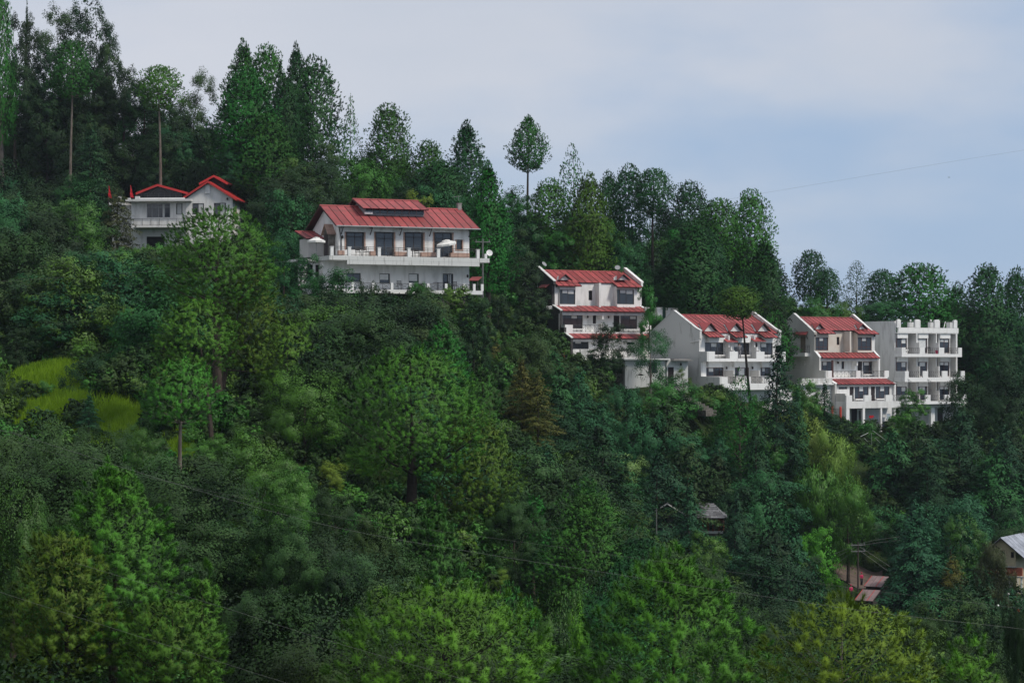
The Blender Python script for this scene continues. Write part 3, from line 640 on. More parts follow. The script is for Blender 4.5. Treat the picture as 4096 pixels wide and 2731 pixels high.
def villa_right():     # cream upper walls, red roof, three stepped storeys (between the three-dormer villa and the flat-roofed block)
    h = House('terraced_villa', 'stepped villa with cream upper walls, two dormers and a wooden side door under an awning', 'house', 3261, 1402, 268, 33.5)
    X, Z = h.x, h.z; xR = X(3492)
    L = lambda zx: 3060 + zx/2.613
    V = lambda zy: 1220 + zy/2.613
    z_eave = Z(V(290)); z_rdg = Z(V(128), 0, 3.7); y_r, y_b = 3.7, 7.3
    xm = X(L(824), 0.6)
    # y of the lower storeys' fronts
    y1 = -0.9; y2 = -2.2; y3 = -5.6; y2r = -3.7
    zA = Z(V(480)); zl1t = Z(V(497), 0, 0); zl1e = Z(V(550), X(3279, y1), y1)
    z2f = Z(V(768), X(3304, y2), y2); z2b = Z(V(755), X(3304, y2), y2); z2t = Z(V(686), X(3304, y2), y2)
    zl2e = Z(V(826), X(3341, y2r), y2r); zl2t = Z(V(773), X(3341, y2), y2)
    z3b = Z(V(1010), X(3385, y3), y3); z3f = Z(V(1080), X(3385, y3), y3); z3t = Z(V(943), X(3385, y3), y3); zg = z3f - 2.75
    # left gable wall, stepping forward with each storey
    prof = [(y_b, zg), (y_b, z_eave + 0.1), (y_r, z_rdg + 0.42), (-0.05, z_eave + 0.02), (0, zA), (-0.95, zl1e), (-0.95, z2t + 0.05), (y2, z2t), (y2, z2f), (y2r, zl2e), (y2r, zg)]
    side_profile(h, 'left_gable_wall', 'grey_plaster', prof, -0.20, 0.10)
    coping(h, [(y_b, z_eave + 0.1), (y_r, z_rdg + 0.42), (-0.05, z_eave + 0.02)], -0.24, 0.14, 'weathered_plaster')
    coping(h, [(0.0, zA), (-0.97, zl1e)], -0.22, 0.16); coping(h, [(y2 + 0.02, z2f), (y2r - 0.05, zl2e)], -0.22, 0.16)
    profr = [(y_b, zg), (y_b, z_eave + 0.1), (y_r, z_rdg + 0.42), (-0.05, z_eave + 0.02), (0, zA), (-0.95, zl1e), (-0.95, z2t + 0.05), (-0.96, z2f), (y2r, zl2e), (y2r, zg)]
    side_profile(h, 'right_gable_wall', 'white_plaster', profr, xR + 0.03, xR + 0.28)
    coping(h, [(y_b, z_eave + 0.1), (y_r, z_rdg + 0.42), (-0.05, z_eave + 0.02)], xR, xR + 0.32)
    coping(h, [(0.0, zA), (-0.97, zl1e)], xR, xR + 0.30); coping(h, [(-1.0, z2f), (y2r - 0.05, zl2e)], xR, xR + 0.30)
    # pilaster at the front left corner
    part(h, 'corner_pilaster', 'white_plaster', (0.102, X(L(527)), -0.02, 0.3, zA, z_eave + 0.05))
    # upper storey: two bays, recessed cream wall between, a white fin
    def bay(u0, u1, yb):
        xa, xb = X(u0, yb), X(u1, yb); wz1, wz0 = Z(V(337), xa, yb), Z(V(474), xa, yb)
        MB().wall(xa, xb, zA - 0.15, z_eave + 0.1, yb, 0.2, [(xa + 0.02, xb - 0.04, wz0, wz1)]).build('bay_wall', 'cream_plaster', h.root)
        part(h, 'bay_side', 'cream_plaster', (xb - 0.2, xb - 0.004, yb + 0.201, 1.0, zA - 0.15, z_eave + 0.1), (xa + 0.004, xa + 0.2, yb + 0.201, 1.0, zA - 0.15, z_eave + 0.1))
        window(h, xa + 0.03, xb - 0.05, wz0, wz1, yb, (0, 0.30, 0.64, 1), 0.26, 'brown_frame', blind=[(0.32, 0.62, 0.22)], t=0.06)
        return xa, xb
    a0, a1 = bay(L(528), L(664), -0.15); b0, b1 = bay(L(968), L(1117), -0.15)
    s1 = (X(L(750), 0.6), X(L(778), 0.6), Z(V(416), 3, .6), Z(V(332), 3, .6)); s2 = (X(L(836), 0.6), X(L(850), 0.6), Z(V(416), 5, .6), Z(V(334), 5, .6))
    MB().wall(a1 - 0.1, b0 + 0.1, zA - 0.15, z_eave + 0.25, 0.6, 0.2, [s1, s2]).build('upper_wall', 'cream_plaster', h.root)
    window(h, *s1, 0.6, 1, None, 'brown_frame', t=0.05, glass='dark_glass'); window(h, *s2, 0.6, 1, None, 'brown_frame', t=0.05, glass='dark_glass')
    part(h, 'fin_wall', 'cream_plaster', (xm - 0.12, xm + 0.10, -0.6, 0.599, zA - 0.1, z_eave + 0.2))
    part(h, 'corner_pilaster', 'white_plaster', (b1 + 0.01, xR + 0.028, -0.02, 0.3, zA - 0.1, z_eave + 0.05))
    # main roof: recessed eave in the middle, bays carried further out
    sl = (z_rdg - z_eave) / (y_r + 0.45)
    zc = z_eave + sl * 0.75
    roof_plane(h, 0.12, xR + 0.02, 0.3, zc, y_r, z_rdg, 14)
    roof_plane(h, 0.12, xR + 0.02, y_b + 0.3, z_eave, y_r + 0.03, z_rdg, 14, ridge=False)
    for (xa, xb) in ((0.13, a1 + 0.75), (b0 - 0.3, xR + 0.45)):
        roof_plane(h, xa, xb, -0.62, zc - sl*0.92, 0.31, zc + 0.012, 4 if xb - xa < 3 else 5, ridge=False, name='bay_roof')
    d1 = X(L(572), 0.1); d2 = X(L(1022), 0.1); dz0, dz1 = Z(V(250), d1, 0.1), Z(V(190), d1, 0.1)
    gable_dormer(h, d1, 0.72, 0.05, dz0, dz1, sl); gable_dormer(h, d2, 0.72, 0.05, Z(V(250), d2, .1), Z(V(194), d2, .1), sl)
    lamp_on_wall(h, X(L(512)), -0.05, Z(V(318))); lamp_on_wall(h, xR + 0.1, -0.05, Z(V(318), xR))
    part(h, 'inner_wall', 'white_plaster', (0.12, xR, 5.0, 5.2, zg, z_eave))
    # left wall details: wooden door on a little balcony under a red awning
    dl = lambda u: (u - 0)   # depth along the left wall found from the pixel column
    def ysid(u):   # local y of a column seen on the left wall plane x=-0.2
        k = (u - CU)/F; xl = -0.2
        return (h.o.x + xl*h.c - k*(h.D + xl*h.s)) / (h.s + k*h.c)
    ya, yb_ = ysid(L(374)), ysid(L(424)); wz1, wz0 = h.z(V(330), -0.2, ya), h.z(V(497), -0.2, ya)
    MB().box(-0.235, -0.201, yb_, ya, wz0, wz1).build('side_door', 'wood_door', h.root)
    k = MB(); ya2, yb2 = ysid(L(318)), ysid(L(452)); za = h.z(V(284), -0.2, ya)
    k.prism_y([(-0.205, za), (-0.62, za - 0.34), (-0.62, za - 0.28), (-0.205, za + 0.06)], yb2, ya2); k.build('awning', 'red_roof', h.root)
    for yy in (ya2 - 0.1, yb2 + 0.1): MB().tube([(-0.21, yy, za - 0.8), (-0.5, yy, za - 0.28)], 0.03, 5).build('awning_bracket', 'iron_railing', h.root)
    yc, yd = ysid(L(262)), ysid(L(470)); zb1, zb0 = h.z(V(500), -0.2, yd), h.z(V(536), -0.2, yd)
    part(h, 'side_balcony', 'weathered_plaster', (-1.0, -0.202, yd, yc - 0.2, zb0, zb1))
    for (q0, q1) in (((-0.96, yc - 0.25), (-0.96, yd + 0.04)), ((-0.96, yd + 0.04), (-0.22, yd + 0.04)), ((-0.22, yc - 0.25), (-0.96, yc - 0.25))):
        railing(h, q0, q1, zb1, zb1 + 0.9, 5 if abs(q0[1] - q1[1]) > 1 else 2, 'curl')
    k = MB().lathe([(0.30, 0), (0.30, 0.05), (0.22, 0.06)], n=14); o = k.build('round_vent', 'grey_plaster', h.root, (-0.19, ysid(L(402)), h.z(V(607), -0.2, 1))); o.rotation_euler = (0, R(-90), 0)
    # lean-to roof over the middle storey
    xl = 0.11; roof_plane(h, xl, xR + 0.02, y1 - 0.35, zl1e - 0.02, 0.03, zl1t + 0.02, 14, name='lean_to_roof', ridge=False)
    # middle storey
    z2c = Z(V(583), 1, y1)
    part(h, 'soffit_band', 'white_plaster', (0.11, xR, y1 + 0.05, y1 + 0.3, z2c, zl1e - 0.1), (0.11, xR, y1 + 0.301, 1.2, zl1e - 0.26, zl1e - 0.14))
    mw = 0.15
    w1 = (X(L(553), mw), X(L(706), mw), Z(V(684), 1, mw) - 0.3, Z(V(588), 1, mw)); s1 = (X(L(800), mw), X(L(828), mw), Z(V(668), 3, mw), Z(V(588), 3, mw))
    w2 = (X(L(968), mw), X(L(1014), mw), z2f, Z(V(590), 5, mw)); w3 = (X(L(1022), mw), X(L(1170), mw), Z(V(722), 5, mw), Z(V(590), 5, mw))
    MB().wall(0.11, xR, z2f - 0.2, zl1e - 0.262, mw, 0.2, [w1, s1, w2, w3]).build('middle_wall', 'white_plaster', h.root)
    window(h, *w1, mw, 3, None, 'brown_frame', blind=[(0.36, 0.62, 0.28)], t=0.06); window(h, *s1, mw, 1, None, 'brown_frame', t=0.05, glass='dark_glass')
    window(h, *w3, mw, 2, None, 'brown_frame', blind=[(0.1, 0.45, 0.25)], t=0.07, sill=0.25)
    door(h, w2[0], w2[1], z2f, w2[3], mw)
    fx = X(L(945), -0.4)
    k = MB(); k.box(fx - 0.1, fx + 0.08, -0.75, mw - 0.003, z2c - 0.55, zl1e - 0.27); k.box(fx - 0.1, fx + 0.08, -0.35, mw - 0.003, z2c - 1.0, z2c - 0.551); k.box(fx - 0.1, fx + 0.08, -1.7, mw - 0.003, z2f, z2t - 0.02); k.build('partition_wall', 'white_plaster', h.root)
    lamp_on_wall(h, X(L(755), mw), mw - 0.01, Z(V(600), 2, mw)); lamp_on_wall(h, X(L(930), mw), mw - 0.01, Z(V(605), 4, mw))
    # middle balcony
    part(h, 'balcony_slab', 'white_paint', (0.12, xR + 0.35, y2, mw + 0.2, z2f - 0.02, z2b))
    for a, b in ((637, 700), (955, 998), (1250, 1296)):
        part(h, 'parapet_block', 'white_paint', (X(L(a), y2), X(L(b), y2), y2 + 0.005, y2 + 0.22, z2b + 0.001, z2t))
    part(h, 'parapet_block', 'grey_plaster', (-0.16, 0.11, y2 + 0.222, -0.2, z2b + 0.002, z2t - 0.004))
    for a, b, n in ((722, 955, 6), (998, 1250, 7)): railing(h, (X(L(a), y2) , y2 + 0.1), (X(L(b), y2), y2 + 0.1), z2b, z2t - 0.06, n, 'x')
    part(h, 'balcony_post', 'brown_frame', (X(L(703), y2), X(L(719), y2), y2 + 0.05, y2 + 0.17, z2b, z2t + 1.25))
    # second lean-to roof
    roof_plane(h, 0.13, xR + 0.10, y2r - 0.15, zl2e, y2 + 0.05, zl2t + 0.02, 15, name='lean_to_roof', ridge=False)
    part(h, 'eave_beam', 'grey_plaster', (0.12, xR + 0.05, y2r + 0.1, y2r + 0.3, zl2e - 0.32, zl2e - 0.10))
    # lowest living storey
    lw = -3.4
    o1 = (X(L(884), lw), X(L(928), lw), z3b, Z(V(846), 1, lw)); o2 = (X(L(936), lw), X(L(1083), lw), Z(V(980), 2, lw), Z(V(846), 2, lw)); o3 = (X(L(1107), lw), X(L(1150), lw), z3b, Z(V(846), 3, lw)); o4 = (X(L(1156), lw), X(L(1302), lw), Z(V(980), 3, lw), Z(V(846), 3, lw))
    o0 = (X(L(770), lw), X(L(858), lw), Z(V(880), 0, lw), Z(V(850), 0, lw))
    MB().wall(0.11, xR + 0.02, zg, zl2e - 0.33, lw, 0.2, [o1, o2, o3, o4, o0]).build('lower_wall', 'white_plaster', h.root)
    window(h, *o2, lw, 3, None, 'brown_frame', blind=[(0.36, 0.64, 0.36)], t=0.06, sill=0.3); window(h, *o4, lw, 3, None, 'brown_frame', blind=[(0.36, 0.64, 0.36)], t=0.06, sill=0.3); window(h, *o0, lw, 2, None, 'brown_frame', t=0.05)
    door(h, *o1, lw); door(h, *o3, lw)
    bx0, bx1 = X(L(850), y3), X(L(1420), y3)
    part(h, 'balcony_base', 'white_plaster', (bx0, bx1, y3, lw - 0.004, z3f, z3b))
    for a, b in ((851, 912), (1040, 1112), (1262, 1336)): part(h, 'parapet_block', 'white_paint', (X(L(a), y3), X(L(b), y3), y3 + 0.004, y3 + 0.22, z3b + 0.001, z3t))
    part(h, 'parapet_side', 'grey_plaster', (bx0 + 0.004, bx0 + 0.22, y3 + 0.225, lw - 0.3, z3b + 0.002, z3t + 0.2))
    railing(h, (X(L(1336), y3), y3 + 0.1), (bx1, y3 + 0.1), z3b, z3t - 0.05, 4, 'x')
    # open ground floor on columns
    for u, w in ((868, 34), (1035, 24), (1218, 16)): part(h, 'column', 'white_paint', (X(L(u - w/2), y3), X(L(u + w/2), y3), y3 + 0.02, y3 + 0.32, zg - 0.6, z3f - 0.004))
    part(h, 'left_ground_wall', 'grey_plaster', (bx0 + 0.003, bx0 + 0.2, y3 + 0.33, lw - 0.01, zg - 1.5, z3f - 0.004))
    part(h, 'ground_slab', 'slab', (bx0 - 0.3, bx1 + 0.5, y3 - 0.4, lw, zg - 0.9, zg - 0.6))
    part(h, 'store_wall', 'tank', (X(L(1075), -4.4), X(L(1350), -4.4), -4.5, -4.3, zg - 0.6, zg + 1.15))
    door(h, X(L(905), lw), X(L(950), lw), zg - 0.5, z3f - 0.15, lw - 0.15, handle=False)
    window(h, X(L(982), lw), X(L(1014), lw), zg + 0.7, z3f - 0.3, lw - 0.14, 1, None, 'window_frame', t=0.05, glass='dark_glass')
    # retaining wall with openings to the left (the low parapet beside the white store)
    sx0, sx1 = X(3222, -2.6), X(3345, -2.6); sz1, sz0 = Z(1512, 0, -2.6), Z(1534, 0, -2.6)
    part(h, 'store_parapet', 'grey_plaster', (X(3205, -3.2), -0.21, -3.3, -3.1, sz0, sz1))
    for q in range(6):
        xx = X(3208 + q*21, -3.3); part(h, 'parapet_panel', 'weathered_plaster', (xx, xx + 0.36, -3.34, -3.301, sz0 + 0.02, sz1))
    part(h, 'store_slab', 'white_paint', (X(3200, -3.4), -0.21, -3.6, 0.5, sz0 - 0.12, sz0 - 0.002))
    dz = (X(3222, -3.1), X(3242, -3.1), Z(1556, 0, -3.1), Z(1543, 0, -3.1))
    MB().wall(X(3203, -3.1), -0.21, sz0 - 3.5, sz0 - 0.122, -3.1, 0.2, [dz]).build('store_wall', 'white_plaster', h.root); window(h, *dz, -3.1, 1, None, 'window_frame', t=0.05)
    return h, bx0, bx1, y3, zg
HV, vbx0, vbx1, vy3, vzg = villa_right()

def villa_mid():       # three dormers
    h = House('dormer_villa', 'white villa with a weathered left gable wall and three red dormers over its balcony', 'house', 2803, 1405, 240, 34.5)
    X, Z = h.x, h.z
    L = lambda q: 2560 + q/3.136
    V = lambda q: 1150 + q/3.136
    y2 = -1.3; y3 = -3.4; xR = X(L(1740)); y_r, y_b = 4.35, 8.5
    z_e = Z(V(596)); z_r = Z(V(345), 0, y_r); zF = Z(V(888), 0, y2); zBt = Z(V(801), 0, y2); zBb = Z(V(927), 0, y2)
    z3t = Z(V(1120), X(2880, y3), y3); z3b = Z(V(1206), X(2880, y3), y3); z3f = Z(V(1285), X(2880, y3), y3); zg = Z(1640, 0, 0) - 1.0
    prof = [(y_b, zg), (y_b, z_e + 0.3), (y_r, z_r + 0.45), (0.6, z_e + 0.72), (-0.12, z_e + 0.45), (-0.10, z_e - 0.35), (0, z_e - 0.4), (0, zBt), (y2, zBt - 0.02), (y2, zBb), (-0.3, zBb - 0.02), (-0.3, z3t + 0.05), (y3, z3t), (y3, z3f), (-2.25, z3f - 0.1), (-2.25, zg)]
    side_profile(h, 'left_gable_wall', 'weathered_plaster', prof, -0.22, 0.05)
    coping(h, [(y_b, z_e + 0.3), (y_r, z_r + 0.45), (0.6, z_e + 0.72), (-0.14, z_e + 0.45)], -0.25, 0.10, 'weathered_plaster')
    profr = [(y_b, zg), (y_b, z_e + 0.3), (y_r, z_r + 0.45), (0.6, z_e + 0.72), (-0.12, z_e + 0.45), (-0.10, z_e - 0.35), (0, zg)]
    side_profile(h, 'right_gable_wall', 'white_plaster', profr, xR, xR + 0.25)
    coping(h, [(y_b, z_e + 0.3), (y_r, z_r + 0.45), (0.6, z_e + 0.72), (-0.14, z_e + 0.45)], xR - 0.03, xR + 0.3, 'weathered_plaster')
    # upper storey: three bays with recessed doors between
    part(h, 'corner_pilaster', 'white_plaster', (0.052, X(L(812)), 0.0, 0.35, zBt - 0.02, z_e - 0.05))
    bays = [(815, 1050), (1178, 1372), (1508, 1665)]
    hh = []
    for a, b in bays: hh.append((X(L(a), 0.2), X(L(b), 0.2), Z(V(842), 3, 0.2), Z(V(690), 3, 0.2)))
    dd = [(X(L(1062), 0.2), X(L(1120), 0.2), zF, Z(V(700), 3, .2)), (X(L(1402), 0.2), X(L(1472), 0.2), zF, Z(V(692), 5, .2))]
    MB().wall(0.06, xR, zF - 0.1, z_e + 0.25, 0.2, 0.2, hh + dd).build('upper_wall', 'white_plaster', h.root)
    for i, q in enumerate(hh):
        window(h, *q, 0.2, 3, None, 'window_frame', blind=[[(0.34, 0.64, 0.3)], [(0.02, 0.25, 0.3)], [(0.1, 0.5, 0.3)]][i], t=0.06, glass='glass' if i else 'glass', sill=0.3)
        part(h, 'bay_head', 'white_paint', (q[0] + 0.3, q[1] - 0.1, -0.18, 0.198, q[3] + 0.02, z_e - 0.12))
    for q in dd: door(h, *q, 0.2)
    for q in dd:
        k = MB(); xa, xb = q[0] - 0.45, q[1] + 0.45; za = q[3] + 0.55
        k.prism_x([(0.19, za), (-0.75, za - 0.42), (-0.75, za - 0.36), (0.19, za + 0.06)], xa, xb); k.build('awning', 'red_roof', h.root)
    for u in (L(1118), L(1440)):
        fx = X(u, -0.4); k = MB(); k.box(fx - 0.08, fx + 0.08, -1.25, 0.197, zF, zBt + 0.12); k.box(fx - 0.08, fx + 0.08, -0.8, 0.197, zBt + 0.121, zBt + 0.5); k.box(fx - 0.08, fx + 0.08, -0.4, 0.197, zBt + 0.501, z_e); k.build('partition_wall', 'white_plaster', h.root)
    # balcony
    xb0, xb1 = X(L(850), y2), X(L(1826), y2)
    part(h, 'balcony_slab', 'white_paint', (0.051, xb1, y2, 0.199, zBb, zF))
    part(h, 'parapet_side', 'weathered_plaster', (-0.18, 0.052, y2 + 0.23, -0.05, zF + 0.001, zBt - 0.005))
    blocks = [(852, 940), (1126, 1229), (1460, 1562), (1745, 1826)]
    for a, b in blocks: part(h, 'parapet_block', 'white_paint', (X(L(a), y2), X(L(b), y2), y2 + 0.003, y2 + 0.22, zF + 0.001, zBt))
    for (a, b) in zip(blocks[:-1], blocks[1:]): railing(h, (X(L(a[1]), y2), y2 + 0.1), (X(L(b[0]), y2), y2 + 0.1), zF, zBt - 0.08, 4, 'bars', r=0.012)
    # roof
    sl = (z_r - z_e) / (y_r + 0.5); zc = z_e + sl*0.6
    roof_plane(h, 0.07, xR - 0.02, 0.1, zc, y_r, z_r, 17)
    roof_plane(h, 0.07, xR - 0.02, y_b + 0.1, z_e + 0.2, y_r + 0.03, z_r, 17, ridge=False)
    for a, b in ((862, 1055), (1195, 1345), (1560, 1728)):
        xa, xb = X(L(a), -0.85) - 0.05, X(L(b), -0.85); roof_plane(h, xa, xb, -0.95, zc - sl*1.05, 0.11, zc + 0.012, 4, ridge=False, name='bay_roof')
    for u in (882, 1205, 1552):
        xx = X(L(u), 0.0); gable_dormer(h, xx, 0.95, -0.1, Z(V(548), xx, 0), Z(V(440), xx, 0), sl)
    downpipe(h, [(xR + 0.1, -0.2, z_e - 0.2), (xR + 0.2, -0.2, z_e - 0.9), (xR + 0.1, -0.1, z_e - 1.6), (xR + 0.12, -0.1, zBt)])
    downpipe(h, [(-0.3, 1.4, zBt + 1.0), (-0.3, 0.1, zBt + 1.12), (-0.1, -0.3, zBt + 1.3)], 'white_paint')
    # middle storey
    lz = Z(V(1000), 0, 0.2)
    mm = [(X(L(a), 0.1), X(L(b), 0.1), Z(V(1112), 3, .1), Z(V(1003), 3, .1)) for a, b in ((818, 1050), (1190, 1370), (1512, 1640))]
    MB().wall(0.06, xR, z3f - 0.3, zBb - 0.005, 0.1, 0.2, mm).build('middle_wall', 'white_plaster', h.root)
    for i, q in enumerate(mm): window(h, *q, 0.1, (0, 0.18, 0.5, 0.8, 1), None, 'brown_frame', blind=[(0.2, 0.45, 0.4)] if i != 1 else [(0.3, 0.7, 0.8)], t=0.06)
    for (a, b) in ((858, 1028), (1180, 1330), (1530, 1640)): part(h, 'window_head', 'white_paint', (X(L(a), -0.2), X(L(b), -0.2), -0.25, 0.098, lz + 0.02, zBb - 0.006))
    part(h, 'corner_pilaster', 'white_plaster', (0.052, X(L(812)), -0.25, 0.099, z3t + 0.02, zBb - 0.006))
    for u in (L(1140), L(1460)):
        fx = X(u, -0.9); k = MB(); k.box(fx - 0.08, fx + 0.08, -1.9, 0.098, z3b, lz - 1.0); k.box(fx - 0.08, fx + 0.08, -1.4, 0.098, lz - 0.999, lz - 0.35); k.build('partition_wall', 'grey_plaster', h.root)
    lamp_on_wall(h, X(L(1075), 0.1), 0.09, lz - 0.05); lamp_on_wall(h, X(L(1400), 0.1), 0.09, lz - 0.05)
    # lower balcony
    xc0, xc1 = X(L(1006), y3), X(L(1762), y3)
    part(h, 'balcony_slab', 'white_paint', (0.051, xc1, y3 + 0.002, 0.098, z3f, z3b))
    for a, b in ((1007, 1101), (1330, 1392), (1690, 1760)): part(h, 'parapet_block', 'white_paint', (X(L(a), y3), X(L(b), y3), y3 + 0.003, y3 + 0.22, z3b + 0.001, z3t))
    for a, b in ((1101, 1330), (1392, 1690)): railing(h, (X(L(a), y3), y3 + 0.1), (X(L(b), y3), y3 + 0.1), z3b, z3t - 0.03, 5, 'x')
    # ground storey
    gy = -2.2; gd = (X(L(1046), gy), X(L(1110), gy), z3f - 2.2, z3f - 0.12)
    MB().wall(0.052, xR, zg - 1, z3f - 0.004, gy, 0.2, [gd]).build('ground_wall', 'white_plaster', h.root); door(h, *gd, gy, 'wood_door', handle=False)
    part(h, 'inner_wall', 'white_plaster', (0.06, xR, 6.0, 6.2, zg, z_e))
    # low store with a lean-to slab against the left gable, facing the stairs
    ax0, ax1 = X(2612, -1.0), X(2790, -1.0)
    return h, y2, zF
HM, my2, mzF = villa_mid()

def villa_left():      # dark stone side wall
    h = House('stone_sided_villa', 'white three-storey villa with dark stone side wall and two small red dormers', 'house', 2216, 1221, 252, 28)
    X, Z = h.x, h.z
    L = lambda q: 2100 + q/3.137
    V = lambda q: 1030 + q/3.137
    y2 = -2.7; y3 = -6.2; xR = X(L(1440)); y_r, y_b = 3.5, 7.0
    z_e = Z(V(345)); z_r = Z(V(162), 0, y_r); zA = Z(V(600))
    y1 = -1.6; zl1t = Z(V(605)); zl1e = Z(V(668), X(2262, y1), y1)
    z2t = Z(V(842), X(2259, y2), y2); z2b = Z(V(932), X(2259, y2), y2); z2f = Z(V(947), X(2259, y2), y2)
    y2r = -4.0; zl2e = Z(V(1010), X(2290, y2r), y2r)
    z3t = Z(V(1152), X(2321, y3), y3); z3b = Z(V(1255), X(2321, y3), y3); z3f = Z(V(1282), X(2321, y3), y3); zg = z3f - 3.0
    top = [(y_b, z_e + 0.15), (y_r, z_r + 0.42), (-0.3, z_e + 0.42)]
    prof = [(y_b, zg), top[0], top[1], top[2], (-0.3, z_e + 0.05), (0, z_e), (0, zA), (y1 - 0.2, zl1e), (y1 - 0.2, z2t - 0.3), (y2, z2t - 0.3), (y2, z2f), (y2r - 0.2, zl2e), (y2r - 0.2, z3b - 0.6), (y3 + 0.6, z3b - 0.8), (y3 + 0.6, zg)]
    side_profile(h, 'stone_side_wall', 'dark_stone', prof, -0.22, 0.06)
    coping(h, top, -0.26, 0.12, 'weathered_plaster'); coping(h, [(0, zA), (y1 - 0.25, zl1e)], -0.24, 0.10, 'weathered_plaster'); coping(h, [(y2, z2f), (y2r - 0.25, zl2e)], -0.24, 0.10, 'weathered_plaster')
    profr = [(y_b, zg), top[0], (y_r, z_r + 0.42), top[2], (-0.3, z_e + 0.0), (0, z_e - 0.1), (0, zA), (y1 - 0.2, zl1e), (y1 - 0.2, zl1e - 0.4), (y1, zl1e - 0.5), (y1, z2f), (y2r - 0.2, zl2e), (y2r - 0.2, zg)]
    side_profile(h, 'right_gable_wall', 'white_plaster', profr, xR, xR + 0.25)
    coping(h, top, xR - 0.04, xR + 0.34, th=0.14); coping(h, [(0, zA), (y1 - 0.25, zl1e)], xR - 0.02, xR + 0.3); coping(h, [(y2, z2f), (y2r - 0.25, zl2e)], xR - 0.02, xR + 0.3)
    part(h, 'parapet_end', 'white_paint', (X(L(1490), y1), X(L(1545), y1), y1 - 0.25, y1 - 0.05, Z(V(678), 10, y1), Z(V(622), 10, y1)))
    part(h, 'corner_pilaster', 'white_plaster', (0.062, X(L(421)), -0.06, 0.3, zA, z_e))
    def bay(u0, u1, yb):
        xa, xb = X(L(u0), yb), X(L(u1), yb); wz1, wz0 = Z(V(400), xa, yb), Z(V(585), xa, yb)
        MB().wall(xa, xb, zA - 0.1, z_e + 0.05, yb, 0.2, [(xa + 0.02, xb - 0.03, wz0, wz1)]).build('bay_wall', 'white_plaster', h.root)
        part(h, 'bay_side', 'white_plaster', (xb - 0.2, xb - 0.004, yb + 0.201, 1.0, zA - 0.1, z_e), (xa + 0.004, xa + 0.2, yb + 0.201, 1.0, zA - 0.1, z_e))
        window(h, xa + 0.03, xb - 0.04, wz0, wz1, yb, (0, 0.17, 0.56, 1), None, 'window_frame', blind=[(0.18, 0.52, 0.2), (0.57, 0.95, 0.24)], t=0.06)
        part(h, 'bay_sill', 'white_paint', (xa - 0.02, xb + 0.05, yb - 0.12, yb - 0.002, zA - 0.12, wz0 - 0.02))
        return xa, xb
    a0, a1 = bay(432, 634, -0.25); b0, b1 = bay(1152, 1372, -0.25)
    xm = X(L(897), 0.3)
    s1 = (X(L(798), 0.5), X(L(845), 0.5), Z(V(535), 4, .5), Z(V(412), 4, .5)); s2 = (X(L(909), 0.5), X(L(934), 0.5), Z(V(535), 5, .5), Z(V(412), 5, .5))
    MB().wall(a1 - 0.05, b0 + 0.05, zA - 0.1, z_e + 0.35, 0.5, 0.2, [s1, s2]).build('upper_wall', 'white_plaster', h.root)
    window(h, *s1, 0.5, 1, None, 'window_frame', t=0.05, glass='dark_glass'); window(h, *s2, 0.5, 1, None, 'window_frame', t=0.05, glass='dark_glass')
    part(h, 'fin_wall', 'white_plaster', (xm - 0.13, xm + 0.12, -0.5, 0.499, zA - 0.2, z_e + 0.3))
    part(h, 'corner_pilaster', 'white_plaster', (b1 + 0.02, xR - 0.003, -0.06, 0.3, zA - 0.1, z_e))
    lamp_on_wall(h, 0.2, -0.07, z_e - 0.1); lamp_on_wall(h, xR - 0.3, -0.07, z_e - 0.25)
    sl = (z_r - z_e) / (y_r + 0.5); zc = z_e + sl*0.85
    roof_plane(h, 0.07, xR - 0.05, 0.35, zc, y_r, z_r, 13)
    roof_plane(h, 0.07, xR - 0.05, y_b + 0.2, z_e, y_r + 0.03, z_r, 13, ridge=False)
    for (xa, xb) in ((0.08, a1 + 0.55), (b0 - 0.2, xR - 0.06)):
        roof_plane(h, xa, xb, -0.72, zc - sl*1.06, 0.36, zc + 0.012, 4, ridge=False, name='bay_roof')
    for u in (505, 1235):
        xx = X(L(u), 0.1); gable_dormer(h, xx, 0.82, 0.0, Z(V(280), xx, .1), Z(V(208), xx, .1), sl)
    part(h, 'inner_wall', 'white_plaster', (0.07, xR, 5.0, 5.2, zg, z_e))
    # side door with small red awning on the stone wall
    def ysid(u):
        k = (u - CU)/F; xl = -0.22
        return (h.o.x + xl*h.c - k*(h.D + xl*h.s)) / (h.s + k*h.c)
    ya, yb_ = ysid(L(255)), ysid(L(305))
    MB().box(-0.25, -0.221, yb_, ya, Z(V(600), -0.2, 2), Z(V(400), -0.2, 2)).build('side_door', 'dark_door', h.root)
    k = MB(); za = Z(V(345), -0.2, 2); k.prism_y([(-0.225, za), (-0.75, za - 0.36), (-0.75, za - 0.30), (-0.225, za + 0.06)], ysid(L(310)), ysid(L(205))); k.build('awning', 'red_roof', h.root)
    part(h, 'side_balcony', 'weathered_plaster', (-1.0, -0.223, ysid(L(345)), ysid(L(255)), Z(V(655), -0.2, 1), Z(V(607), -0.2, 1)))
    MB().box(-0.25, -0.221, ysid(L(296)), ysid(L(240)), Z(V(860), -0.2, 1), Z(V(690), -0.2, 1)).build('side_window', 'dark_glass', h.root)
    downpipe(h, [(-0.3, y1 - 0.1, zl1e - 0.3), (-0.3, y1 - 0.1, zg + 1)], 'grey_metal'); downpipe(h, [(-0.3, 3.3, z_r - 0.5), (-0.3, 3.3, zg + 1)], 'grey_metal')
    # lean-to roof and middle storey
    roof_plane(h, 0.08, xR - 0.02, y1 - 0.35, zl1e - 0.02, 0.0, zl1t + 0.03, 14, name='lean_to_roof', ridge=False)
    zc2 = Z(V(720), 1, y1)
